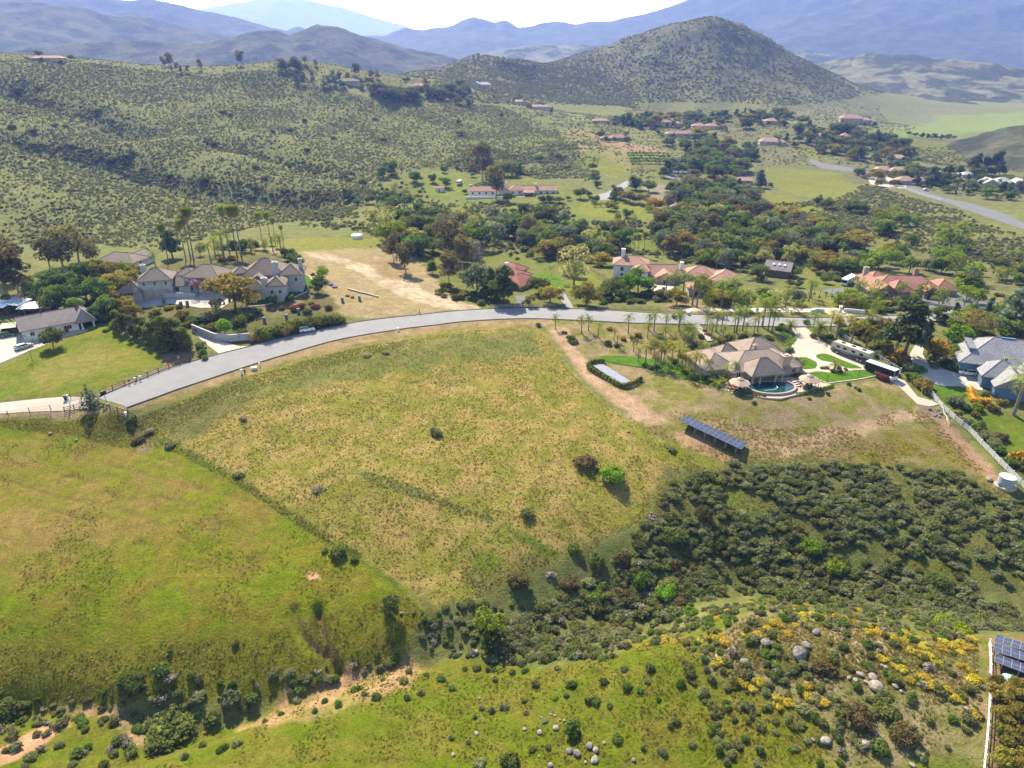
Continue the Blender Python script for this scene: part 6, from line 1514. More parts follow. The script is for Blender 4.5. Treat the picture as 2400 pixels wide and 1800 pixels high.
# ------------------------------------------------------------------ farther houses
def far_house(name, label, px, py, rot, wall, roof, wings, chim=(), rmin=0.0, group="houses of the far hamlet"):
    h = House(name, label, px, py, rot, wall, roof, "house", group, loc=hit(px, py, rmin))
    for i, w in enumerate(wings):
        cx, cy_, ww, d, hh, rise = w[:6]; kd = w[6] if len(w) > 6 else 'hip'
        h.wing(cx, cy_, ww, d, hh, rise, kd, wins=(('f', max(2, int(ww / 5)), 1.5, 1.5, 1.0),) + ((('f', max(2, int(ww / 5)), 1.4, 1.4, 3.9),) if hh > 5 else ()), base=-3)
    for c in chim: h.chimney(*c)
    for i in range(6):
        k = trng.choice(('oak', 'green', 'olive', 'grey_euc', 'pine')); x = trng.uniform(-24, 24); y = -trng.uniform(5, 13) if i < 4 else trng.uniform(14, 22); p = h.root.matrix_basis @ Vector((x, y, 0)); q = project(p)
        tree(k, q[0], q[1], trng.uniform(3.5, 7.5) if i < 4 else trng.uniform(7, 12), {'oak': 'dark', 'green': 'green', 'olive': 'olive', 'grey_euc': 'grey-green', 'pine': 'shady'}[k] + " tree " + ("before the " if i < 4 else "behind the ") + label.split(' with ')[0], "garden trees of the far houses", 1.2, Vector((p.x, p.y, height(p.x, p.y))))
    return h
far_house("tile_roofed_house", "red tile-roofed house with chimneys behind the orange tree", 1625, 505, -12, W_CRM, R_TER, ((0, 3, 17, 9, 3.2, 2.6), (-6, 9, 16, 7, 3.2, 2.4)), ((5, 3, 3, 7.6, 1.3, 1.2), (8, 0, 3, 6.6, 1.2, 1.2)))
far_house("pale_flat_house", "low house with pale grey roofs beside the parking court", 1650, 447, -15, W_CRM, R_LGR, ((-3, 4, 14, 9, 3, 1.8), (6, 1, 12, 8, 3, 1.8, 'gable_y'), (-11, 8, 9, 8, 3, 1.6)))
far_house("pale_flat_house", "small pale-roofed house right of the low grey-roofed house", 1742, 431, -10, W_CRM, R_PNK, ((0, 3, 14, 8, 3, 2),))
far_house("tile_roofed_house", "long pink-roofed house beside the far white driveway", 1598, 320, 3, W_CRM, R_PNK, ((-6, 3, 24, 9, 3.4, 2.6), (9, 5, 16, 9, 3.6, 2.8)))
far_house("tile_roofed_house", "wide terracotta house with three roofs left of the dark grove", 1655, 303, -5, W_CRM, R_TER, ((-9, 3, 16, 10, 4, 2.8), (6, 3, 16, 10, 4, 2.8), (20, 5, 10, 8, 3.4, 2.2)))
far_house("tile_roofed_house", "two-storey tile-roofed house at the left end of the far hamlet", 1560, 297, 0, W_PNK, R_PNK, ((0, 3, 14, 9, 5.8, 2.4), (15, 5, 9, 8, 4, 2.2)))
far_house("tile_roofed_house", "pinkish hip-roofed house above the far palms", 1812, 339, -8, W_CRM, R_PNK, ((-3, 4, 22, 12, 3.4, 3.4), (8, 0, 9, 9, 3.2, 2.4)))
far_house("tile_roofed_house", "small cream house among the trees under the cone hill", 1807, 291, 0, W_CRM, R_PNK, ((0, 3, 15, 9, 4, 2.4),))
far_house("pink_house", "big pink house with terracotta roof on the hilltop knoll", 2000, 290, -10, W_PNK, R_PNK, ((-3, 5, 26, 14, 6.5, 4.2), (14, 0, 10, 10, 5, 2.8)), group=None)
far_house("tile_roofed_house", "terracotta house with white front below the pink hilltop house", 1950, 327, -4, W_WHT, R_TER, ((-4, 4, 24, 9, 4, 2.8), (13, 1, 9, 9, 4.2, 3.0)))
far_house("tile_roofed_house", "cream house half buried in trees below the knoll", 2100, 378, -25, W_CRM, R_PNK, ((0, 4, 17, 9, 3.2, 2.6),))
far_house("tile_roofed_house", "tan-roofed house behind the lime-green clipped tree", 2085, 408, -14, W_PNK, R_PNK, ((-5, 5, 14, 10, 3.2, 2.8), (6, 2, 14, 10, 3.2, 2.8)))
far_house("tile_roofed_house", "brown-roofed house with garage right of the lime-green tree", 2132, 433, -5, W_TAN, R_PNK, ((-3, 4, 14, 10, 3.4, 2.8), (9, 5, 11, 8, 3.2, 2.2)))
far_house("grey_roofed_house", "large light-roofed house at the far right edge, nearest of its row", 2345, 447, -8, W_CRM, R_LGR, ((-9, 3, 11, 11, 5.8, 3.0, 'gable_y'), (2, 6, 14, 12, 5.8, 3.6), (12, 2, 12, 10, 5.8, 3.2, 'gable_y')), group=None)
far_house("grey_roofed_house", "small white-roofed house among yellow trees at the far right", 2272, 417, 0, W_WHT, R_LGR, ((0, 3, 13, 8, 3, 1.8),))
far_house("ridge_house", "long low house on the ridge left of the dark tree row", 815, 197, 5, W_TAN, R_DRK, ((0, 3, 26, 10, 3.4, 2.4),), rmin=600, group="houses on the ridge"); far_house("ridge_house", "brown-roofed house hidden in the dark ridge trees", 985, 208, 0, W_TAN, R_TER, ((0, 3, 22, 10, 3.6, 2.6), (-16, 5, 12, 9, 3.4, 2.4)), rmin=600, group="houses on the ridge")
far_house("ridge_house", "grey gabled house at the right end of the ridge", 1125, 206, -5, W_GRY, R_LGR, ((-6, 4, 16, 11, 5, 4.0, 'gable_y'), (6, 5, 18, 10, 5, 3.4)), rmin=600, group="houses on the ridge"); far_house("ridge_house", "long pink-roofed house on the skyline at the far left", 112, 143, 0, W_PNK, R_PNK, ((0, 2, 34, 9, 3.2, 2.0),), rmin=500, group="houses on the ridge")
far_house("tile_roofed_house", "pale house on the saddle left of the cone hill", 1220, 244, 0, W_CRM, R_PNK, ((0, 3, 22, 10, 3.4, 2.4),), rmin=700); far_house("tile_roofed_house", "pale house among palms on the saddle below the ridge", 1258, 256, 0, W_CRM, R_PNK, ((0, 3, 22, 10, 3.4, 2.6), (14, 1, 10, 8, 3.4, 2.2)), rmin=700); far_house("tile_roofed_house", "long pale shed-like house right of the saddle meadow", 1408, 288, 0, W_CRM, R_PNK, ((0, 2, 20, 8, 3, 1.8),), rmin=700)
far_house("orchard_house", "brown-roofed house with palms above the dirt terrace", 1450, 330, 0, W_TAN, R_TER, ((0, 4, 18, 10, 3.6, 3.0), (-14, 2, 12, 8, 3.2, 2.0)), group=None)
# ------------------------------------------------------------------ fences: every post and rail its own part
M_WOODD = plain("fence_dark_wood", (.075, .055, .042), .9, .2, 3); M_WOODG = plain("fence_grey_wood", (.30, .26, .23), .9, .15, 3); M_VINYL = plain("fence_white_vinyl", (.60, .59, .58), .5, .03, 1)
def fence(name, label, line, rails, h, gap, mat, pw=.14, rw=.045, rh=.14, low=.3, first=0, rail_mat=None, cat="fence"):
    L_ = hits(line); P = [Vector(p[:2]) for p in L_]
    seg = [0]
    for a, b in zip(P, P[1:]): seg.append(seg[-1] + (b - a).length)
    n = max(1, round(seg[-1] / gap)); pts = []
    for i in range(n + 1):
        s = seg[-1] * i / n; k = max(j for j in range(len(seg)) if seg[j] <= s + 1e-6); k = min(k, len(P) - 2)
        q = P[k].lerp(P[k + 1], (s - seg[k]) / max(1e-6, seg[k + 1] - seg[k])); pts.append(Vector((q.x, q.y, height(q.x, q.y))))
    root = empty(name, pts[0]); reg(root, label, cat, None, line[0][0])
    pm = MB().box((0, 0, h / 2 - .25), (pw, pw, h + .65)).box((0, 0, h + .09), (pw * 1.25, pw * 1.25, .05)).data("post", mat)
    rm = MB().box((.5, 0, 0), (1, rw, rh)).data("rail", rail_mat or mat)
    for i, p in enumerate(pts):
        o = link("post", pm, None, root); o.location = p - pts[0]
        if i < len(pts) - 1:
            d = pts[i + 1] - p; rz = math.atan2(d.y, d.x); ry = -math.atan2(d.z, math.hypot(d.x, d.y))
            o.rotation_euler = (0, 0, rz)
            for k in range(rails):
                z = low + (h - .12 - low) * (k / max(1, rails - 1)) if rails > 1 else h * .85
                r = link("rail", rm, None, root); r.location = p - pts[0] + Vector((0, 0, z)); r.rotation_euler = (0, ry, rz); r.scale = (d.length, 1, 1)
    return root
fence("rail_fence", "dark wooden post-and-rail fence along the left side of the road", [(236,925),(262,914),(330,889),(400,862),(470,838)], 2, 1.3, 3.2, M_WOODD, .16, .06, .12, .6)
fence("rail_fence", "dark wooden barrier fence closing the road's end", [(243,957),(262,962),(283,968),(300,972)], 3, 1.35, 2.2, M_WOODD, .18, .06, .13)
fence("rail_fence", "short rail fence running from the road's end down the bank", [(301,970),(322,984),(336,995)], 3, 1.2, 2.5, M_WOODD, .15, .06, .12)
fence("wire_fence", "thin post-and-wire fence below the pale lane at the left edge", [(-30,980),(15,976),(52,971),(86,966),(120,962)], 2, 1.5, 4.6, M_WOODD, .13, .03, .03, .7)
fence("rail_fence", "dark wooden fence beside the gate on the pale lane", [(152,965),(168,961),(197,953)], 3, 1.3, 2.2, M_WOODD, .17, .06, .12)
fence("rail_fence", "wooden fence above the pale lane near the gate", [(166,934),(192,929),(218,925)], 2, 1.2, 2.8, M_WOODD, .14, .06, .12, .5)
fence("rail_fence", "weathered grey rail fence behind the road at the centre right", [(1402,724),(1470,724),(1540,727),(1605,731)], 3, 1.4, 3.0, M_WOODG, .16, .06, .13)
fence("rail_fence", "weathered grey rail fence beneath the big roadside pine", [(1150,722),(1200,721),(1255,719),(1300,719)], 3, 1.3, 3.0, M_WOODG, .16, .06, .13)
fence("rail_fence", "grey paddock fence beside the pale willow's lawn", [(1385,634),(1405,645),(1428,658)], 3, 1.3, 3.0, M_WOODG, .16, .06, .13)
fence("white_fence", "long white four-rail fence below the blue house", [(2163,905),(2200,950),(2240,988),(2273,1014),(2324,1068),(2352,1097),(2400,1147),(2450,1195)], 4, 1.45, 2.5, M_VINYL, .16, .05, .14, .25)
fence("white_fence", "white rail fence behind the parked motorhome", [(1955,778),(1985,797),(2020,818),(2060,842),(2110,872)], 3, 1.3, 2.6, M_VINYL, .15, .05, .14)
fence("white_fence", "white rail fence at the bottom right beside the orchard", [(2316,1512),(2319,1560),(2317,1640),(2312,1720),(2304,1800),(2298,1860)], 3, 1.3, 2.4, M_VINYL, .14, .05, .13)
fence("vine_fence", "white fence beside the valley road at the far right", [(2060,418),(2110,440),(2160,458),(2205,470)], 2, 1.3, 6, M_VINYL, .3, .08, .18)
# vineyard: rows of stakes
for r_, (a, b, n) in enumerate((((1700,705),(1990,690),22), ((1720,712),(2010,698),20), ((1650,703),(1700,700),6))):
    pl = [hit(a[0] + (b[0] - a[0]) * i / (n - 1), a[1] + (b[1] - a[1]) * i / (n - 1)) for i in range(n)]
    root = empty("vineyard_row", pl[0]); reg(root, ("rear vineyard row of thin stakes before the red ranch house", "front vineyard row of thin stakes behind the tan drive", "short vineyard row of stakes before the villa garage")[r_], "vineyard", "vineyard rows", a[0])
    sm = MB().tube([(0, 0, -.3), (0, 0, 2.2)], .07, 5).data("stake", M_WOODD)
    vm = foliage("vine", np.random.default_rng(3), blobset(np.random.default_rng(4), 4, .3, .5, .5, .35, 1), 60, .2, L_GRN, False)
    for i, p in enumerate(pl):
        o = link("stake", sm, None, root); o.location = p - pl[0]
        if i % 2: v = link("vine", vm, None, root); v.location = p - pl[0]

# ------------------------------------------------------------------ solar arrays
def panel_mat():
    m, N, L, P = nodes("solar_cells")
    tc = N.new("ShaderNodeTexCoord"); br = N.new("ShaderNodeTexBrick"); br.offset = 0
    br.inputs["Color1"].default_value = (.020, .024, .055, 1); br.inputs["Color2"].default_value = (.028, .032, .068, 1); br.inputs["Mortar"].default_value = (.10, .11, .15, 1)
    br.inputs["Scale"].default_value = 1; br.inputs["Mortar Size"].default_value = .012; br.inputs["Brick Width"].default_value = .25; br.inputs["Row Height"].default_value = .25
    L.new(tc.outputs["Object"], br.inputs[0]); L.new(br.outputs[0], P.inputs["Base Color"]); P.inputs["Roughness"].default_value = .25; P.inputs["Specular IOR Level"].default_value = .35
    return m
M_PV = panel_mat()
def solar(label, p0, p1, cols, rows, depth, zn, zf, name="solar_array", group=None, posts=6):
    """p0..p1: line of the near posts; the array rises towards the camera and faces away (south)"""
    d = p1 - p0; L_ = Vector((d.x, d.y)).length; rz = math.atan2(d.y, d.x); ry = -math.atan2(d.z, L_)
    root = empty(name, p0, rz); reg(root, label, "solar array", group, project(p0)[0])
    til = math.atan2(zf - zn, depth); sl = math.hypot(depth, zn - zf); cw = L_ / cols; ch = sl / rows
    pm = MB().box((0, 0, 0), (cw - .05, ch - .05, .05)).data("panel", M_PV); fm = MB()
    for s in (-1, 1): fm.box((s * (cw / 2 - .03), 0, .012), (.05, ch - .02, .06)).box((0, s * (ch / 2 - .03), .012), (cw - .08, .05, .06))
    fm = fm.data("panel_frame", plain("panel_frame_grey", (.16, .165, .19), .4))
    lift = lambda x: d.z * x / L_
    for c in range(cols):
        for r in range(rows):
            x = (c + .5) * cw; t = (r + .5) / rows; o = link("panel", pm, None, root)
            o.location = (x, -.4 + depth * t, zn + (zf - zn) * t + lift(x)); o.rotation_euler = (til, ry, 0); link("panel_frame", fm, None, o)
    for i in range(posts):
        x = (i + .5) / posts * L_
        for y, z in ((.1, zn - .1), (depth - .9, zf + .05)):
            o = MB().tube([(0, 0, -.9), (0, 0, z)], .06, 6).build("post", M_METAL, root); o.location = (x, y, lift(x))
        MB().tube([(x, .1, .3 + lift(x)), (x, depth - .9, zf + lift(x))], .04, 5).build("brace", M_METAL, root)
    for y, z in ((.1, zn - .12), (depth - .9, zf - .02)): MB().tube([(0, y, z), (L_, y, z + d.z)], .06, 5).build("beam", M_METAL, root)
    return root
solar("long tilted solar array on posts on the slope below the tan house", hit(1592, 1001), hit(1735, 1069), 13, 2, 4.6, 2.1, 1.55)
for i, (a, b, w) in enumerate((((2324,1516),(2445,1556),"farthest"), ((2322,1538),(2445,1580),"middle"), ((2324,1564),(2445,1610),"nearest"))):
    solar("%s of the three solar rows at the right edge by the white fence" % w, hit(*a), hit(*b), 6, 2, 2.6, 1.55, 1.1, "solar_row", "solar rows by the lower white fence", 3)
# pool-heating mat lying on the slope inside a clipped hedge
mat_c = hits([(1388,859),(1414,856),(1477,896),(1459,904)])
root = empty("solar_mat", mat_c[0]); reg(root, "grey solar heating mat on the slope inside a clipped hedge", "solar mat", None, 1420)
M_MAT = plain("solar_mat_grey", (.235, .245, .29), .35, .05, 1.0)
a_, b_, c_, d_ = [Vector(p) for p in mat_c]
for k in range(5):
    q = []
    for t in ((k + .04) / 5, (k + .94) / 5): q.append((a_.lerp(b_, t), d_.lerp(c_, t)))
    V = []
    for (s0, s1) in q:
        for i in range(9): 
            p = s0.lerp(s1, i / 8); V.append(Vector((p.x, p.y, height(p.x, p.y) + .45)) - mat_c[0])
    n0 = len(V); V += [v - Vector((0, 0, .08)) for v in V]
    Fm = [(i, i + 1, i + 10, i + 9) for i in range(8)] + [(n0 + i + 9, n0 + i + 10, n0 + i + 1, n0 + i) for i in range(8)] + [(i + 1, i, n0 + i, n0 + i + 1) for i in range(8)] + [(9 + i, 10 + i, n0 + 10 + i, n0 + 9 + i) for i in range(8)]
    MB().mesh(V, Fm).build("strip", M_MAT, root)
def hedge(label, line, w, h, mat=L_JUN, n=900, leaf=.16, name="hedge", px=None, per=3):
    pts = densify(smooth_line(hits(line), 4), w * .55); bl = []; o0 = Vector((pts[0].x, pts[0].y, height(pts[0].x, pts[0].y)))
    for p in pts:
        z = height(p.x, p.y) - o0.z
        for zz in (h * .3, h * .68): bl.append((p.x - o0.x, p.y - o0.y, z + zz, w * .55, w * .55, h * .36))
    me = foliage(name, np.random.default_rng(len(pts)), bl, n, leaf, mat, True, bottom=-.8, jit=.12)
    o = link(name, me); o.location = o0
    return reg(o, label, "hedge", None, line[0][0])
hedge("clipped U-shaped hedge around the grey solar mat", [(1414,851),(1392,853),(1378,862),(1400,879),(1430,895),(1458,909),(1480,905),(1502,893)], 1.5, 1.6, n=1500)
hedge("low clipped hedge along the left edge of the pool deck", [(1735,928),(1745,924),(1765,927),(1792,931)], .8, .9, L_LIM, 420)
hedge("low clipped hedge along the right edge of the pool deck", [(1866,926),(1900,921),(1930,913),(1952,906)], .8, .9, L_LIM, 520)
hedge("orange-topped clipped hedge on the blue house's lawn", [(2273,918),(2274,930),(2280,944),(2300,947),(2316,948)], 2.2, 1.9, leafmat("hedge_orange", (.20, .10, .012), (.30, .16, .02)), 900)
hedge("dark red clipped hedge beside the white propane tank", [(2056,884),(2066,890),(2078,893)], 2.0, 1.7, leafmat("hedge_dark_red", (.05, .018, .018), (.10, .04, .03)), 420)
hedge("clipped olive hedge behind the white propane tank", [(2082,881),(2095,880),(2106,883)], 1.6, 1.2, L_OLV, 320)
hedge("green hedge lining the steps of the upper road bank", [(2088,860),(2110,866)], 1.2, 1.0, L_LIM, 200)

# ------------------------------------------------------------------ pool, deck, sunshades, furniture

def at_z(px, py, z): return Vector(plane_pt(px, py, z))
deck = [at_z(px, py, PZ) for px, py in [(1692,898),(1700,907),(1716,909),(1732,914),(1738,921),(1752,925),(1790,932),(1830,934),(1866,925),(1900,917),(1930,909),(1948,902),(1940,893),(1915,886),(1890,880),(1862,876),(1845,884),(1800,888),(1750,894),(1715,893)]]
o_ = MB().prism([(p.x, p.y) for p in deck], PZ - 3.0, PZ).build("pool_deck", plain("deck_sandstone", (.36, .27, .21), .9, .08, 1)); reg(o_, "tan paved pool deck with curved edge beside the tan house", "deck", None, 1800)
ter = [at_z(px, py, PZ - .9) for px, py in [(1690,918),(1705,912),(1738,922),(1734,934),(1712,930)]]
o_ = MB().prism([(p.x, p.y) for p in ter], PZ - 3.4, PZ - .9).build("terrace", MATS["deck_sandstone"]); reg(o_, "small lower terrace holding white chairs left of the pool", "terrace", None, 1712)
pc = at_z(1806, 908, PZ); rx_, ry_ = 6.6, 4.7; rot_ = math.radians(8)
pool = empty("swimming_pool", (pc.x, pc.y, PZ), rot_); reg(pool, "curved swimming pool with dark teal water in front of the tan house", "pool", None, 1806)
ell = lambda f, n=40: [(rx_ * f * math.cos(2 * math.pi * k / n), ry_ * f * math.sin(2 * math.pi * k / n) if math.sin(2 * math.pi * k / n) < 0 else ry_ * .62 * f * math.sin(2 * math.pi * k / n)) for k in range(n)]
wall_ = MB(); A, B = ell(1.08), ell(.97); n_ = len(A)
V = [(x, y, z) for z in (-.6, .62) for x, y in A] + [(x, y, z) for z in (.62, -.6) for x, y in B]
wall_.mesh(V, [(k + j * n_, (k + 1) % n_ + j * n_, (k + 1) % n_ + (j + 1) * n_, k + (j + 1) * n_) for j in range(3) for k in range(n_)]).build("pool_wall", plain("pool_coping", (.29, .22, .18), .85, .06), pool)
wm, N, L, P = nodes("pool_water"); P.inputs["Base Color"].default_value = (.006, .045, .052, 1); P.inputs["Roughness"].default_value = .06
b_n = N.new("ShaderNodeBump"); b_n.inputs["Strength"].default_value = .08; tcw = N.new("ShaderNodeTexCoord"); L.new(noise(N, L, 2.5, 2, tcw.outputs["Object"]), b_n.inputs["Height"]); L.new(b_n.outputs[0], P.inputs["Normal"])
MB().prism(ell(.972), .2, .42).build("water", wm, pool)
MB().tube([(-3.2, -2.4, .45), (-.8, -3.2, .9), (.6, -2.6, 1.1), (1.0, -1.2, .9)], .07, 6).build("slide_rail", M_WHITE, pool)
for k in range(3): MB().box((7.6 + k * .25, 1.2 - k * .75, .75 - k * .28), (1.7, .7, .22), .3).build("step", M_CONC, pool)
def gazebo(label, px, py, r=2.9, h=2.3):
    p = at_z(px, py, PZ); g = empty("gazebo", p); reg(g, label, "gazebo", "pool gazebos", px); M_CAN = plain("canopy_canvas", (.33, .24, .185), .85, .06, 1)
    n = 8
    def cone(r0, z0, r1, z1):
        V = [(rr * math.cos(2 * math.pi * (k + .5) / n), rr * math.sin(2 * math.pi * (k + .5) / n), z) for rr, z in ((r0, z0 - .18), (r0, z0), (r1, z1), (r0 * .98, z0 - .18)) for k in range(n)]
        return MB().mesh(V, [(k + j * n, (k + 1) % n + j * n, (k + 1) % n + (j + 1) * n, k + (j + 1) * n) for j in range(2) for k in range(n)] + [tuple(2 * n + k for k in range(n))])
    can = cone(r, h, .55, h + 1.15).build("canopy", M_CAN, g); cone(.95, h + 1.12, .12, h + 1.6).build("canopy_vent", M_CAN, can)
    MB().tube([(0, 0, h + 1.5), (0, 0, h + 1.95)], .06, 6).build("finial", M_DKM, can)
    for k in range(n):
        t = 2 * math.pi * (k + .5) / n; MB().tube([(r * .93 * math.cos(t), r * .93 * math.sin(t), -.1), (r * .93 * math.cos(t), r * .93 * math.sin(t), h + .05)], .06, 6).build("post", M_DKM, g)
    return g
gazebo("octagonal canvas gazebo left of the pool", 1731, 914, 2.9); gazebo("octagonal canvas gazebo right of the pool", 1893, 906, 2.8)
def pool_chair(label, px, py, rz, mat, z, ln=1.6, name="pool_chair", group=None):
    p = at_z(px, py, z); c = empty(name, p, rz); reg(c, label, "chair", group, px)
    MB().box((0, 0, .35), (.62, ln * .6, .08)).build("seat", mat, c); MB().box((0, ln * .42, .68), (.62, .09, .75), 0, Matrix.Rotation(-.5, 4, 'X')).build("backrest", mat, c)
    for x in (-.26, .26):
        for y in (-ln * .26, ln * .26): MB().box((x, y, .16), (.07, .07, .4)).build("leg", mat, c)
for i, (px, py) in enumerate(((1700,921),(1705,923),(1711,922),(1716,926),(1722,924))): pool_chair("white patio chair on the lower terrace left of the pool", px, py, i * .9, M_WHITE, PZ - .9, 1.0, "patio_chair", "white patio chairs")
M_REDC = plain("cushion_red", (.32, .06, .045), .8)
pool_chair("red cushioned lounger on the deck under the left gazebo", 1716, 910, .8, M_REDC, PZ, 2.0, "lounger", "red loungers"); pool_chair("red cushioned lounger beside the other left of the left gazebo", 1722, 907, 1.0, M_REDC, PZ, 2.0, "lounger", "red loungers")
for px, py, lb in ((1736, 917, "left"), (1893, 908, "right")):
    p = at_z(px, py, PZ); t = empty("patio_table", p); reg(t, "round dark patio table under the %s gazebo" % lb, "table", "patio tables", px); MB().lathe([(.75, .70), (.75, .75)], 14).build("table_top", M_DKM, t); MB().lathe([(.35, 0), (.06, .08), (.06, .70)], 10).build("pedestal", M_DKM, t)
    for k in range(4): pool_chair("dark patio chair around the table under the %s gazebo" % lb, px + (9, -9, 3, -4)[k], py + (1, -1, 5, -5)[k], k * 1.6, M_DKM, PZ, 1.0, "patio_chair", "dark patio chairs")
# steps from the road down to the tan house
st = hits([(1628,765),(1637,762),(1672,800),(1662,804)]); root = empty("garden_stairs", st[0]); reg(root, "flight of pale garden steps descending from the road to the tan house", "stairs", None, 1645)
for k in range(12):
    t = k / 12; p = ((st[0] + st[1]) / 2).lerp((st[2] + st[3]) / 2, t); d = ((st[2] + st[3]) - (st[0] + st[1])); rz = math.atan2(d.y, d.x)
    MB().box((0, 0, .0), (1.0, 2.0, .35), rz).build("step", M_CONCW, root).location = Vector((p.x, p.y, height(p.x, p.y) + .14)) - st[0]

# ------------------------------------------------------------------ vehicles
M_TYRE = plain("tyre_rubber", (.02, .02, .02), .9, .1); M_RIM = plain("alloy_rim", (.45, .45, .46), .35, .05, 1, .6); M_CARGL = glassy("car_glass", (.015, .02, .028), .05); M_LAMP = plain("lamp_glass", (.7, .7, .68), .2, .02); M_TAIL = plain("tail_lamp", (.35, .02, .02), .3, .05)
def paint(name, col): return plain(name, col, .28, .03, 1, 0, .5)
_wheel = {}
def wheel(parent, x, y, r=.36, w=.24, wide=1):
    if r not in _wheel:
        t = MB().tube([(0, -w / 2, 0), (0, w / 2, 0)], r, 14); k = MB().tube([(0, -w / 2 - .01, 0), (0, w / 2 + .01, 0)], r * .6, 10); _wheel[r] = (t.data("tyre", M_TYRE), k.data("rim", M_RIM))
    o = link("wheel", _wheel[r][0], None, parent); o.location = (x, y, r); link("rim", _wheel[r][1], None, o); return o
def extrude_side(prof, hw, top_in=0.0, zt=None):
    """side profile (x, z) drawn out to +-hw; points above zt are pulled in"""
    V = []
    for s in (-1, 1):
        for x, z in prof: V.append((x, s * (hw - (top_in if zt is not None and z > zt else 0)), z))
    n = len(prof); return MB().mesh(V, [tuple(range(n)), tuple(range(2 * n - 1, n - 1, -1))] + [(k + n, (k + 1) % n + n, (k + 1) % n, k) for k in range(n)])
def car(label, p_rear, p_front, ln, col, kind='suv', name="parked_car", group=None, loc=None):
    a, b = hit(*p_rear), hit(*p_front); c = (a + b) / 2; d = b - a; o = empty(name, (c.x, c.y, height(c.x, c.y) + .1), math.atan2(d.y, d.x)); reg(o, label, "car", group, p_rear[0])
    m = paint("car_paint_" + col, {'white': (.70, .70, .70), 'silver': (.48, .52, .58), 'green': (.03, .09, .055), 'pale': (.60, .60, .58)}[col]); h = ln / 2; hw = .93 if kind == 'suv' else .90
    ht, hs = (1.78, 1.12) if kind == 'suv' else (1.45, .95)
    body = [(-h, .42), (-h + .06, hs * .92), (-h + .12, hs), (h * .42, hs), (h - .25, hs - .12), (h, hs - .3), (h, .42), (h - .1, .3), (-h + .1, .3)]
    extrude_side(body, hw).build("body", m, o)
    gl = [(-h + .16, hs), (-h + (.28 if kind == 'suv' else .75), ht - .06), (h * .12, ht - .06), (h * .44, hs)]
    g = extrude_side(gl, hw - .05, .16, hs + .1).build("glasshouse", M_CARGL, o)
    rf = [(-h + (.26 if kind == 'suv' else .73), ht - .06), (-h + (.34 if kind == 'suv' else .85), ht), (h * .06, ht), (h * .13, ht - .06)]
    extrude_side(rf, hw - .2).build("roof", m, o)
    for x in (-h + .12 + (.1 if kind == 'suv' else .5), -h * .1, h * .2): MB().box((x, 0, (hs + ht) / 2 - .03), (.1, 2 * hw - .26, ht - hs - .06)).build("pillar", m, o)
    for s in (-1, 1):
        wheel(o, -h * .60, s * (hw - .1)); wheel(o, h * .62, s * (hw - .1)); MB().box((h - .04, s * .62, hs - .34), (.12, .36, .16)).build("headlight", M_LAMP, o); MB().box((-h + .03, s * .74, hs - .18), (.1, .2, .3)).build("taillight", M_TAIL, o); MB().box((h * .36, s * (hw + .1), hs + .06), (.12, .2, .14)).build("mirror", m, o)
    MB().box((h - .02, 0, .45), (.16, 1.6, .2)).box((-h + .02, 0, .45), (.16, 1.6, .2)).build("bumper", M_DKM, o)
    return o
car("white SUV parked on the road beside the tall hedge", (703,779), (737,774), 4.8, 'white', 'suv', "parked_suv"); car("silver sedan parked in the yard of the barn house", (38,822), (76,810), 4.9, 'silver', 'sedan')
car("white SUV parked in the mansion's forecourt", (525,684), (538,699), 4.8, 'white', 'suv', "parked_suv"); car("dark green car beside the low shed at the left edge", (10,789), (30,786), 4.4, 'green', 'sedan')
car("white SUV parked in front of the blue house's garage", (2287,881), (2249,876), 4.9, 'pale', 'suv', "parked_suv"); car("white car in the yard of the far brown-roofed house", (2158,448), (2180,446), 4.6, 'white', 'suv', "parked_suv"); car("white van beside the garage of the far brown-roofed house", (2128,433), (2148,432), 6.0, 'white', 'suv', "parked_van")
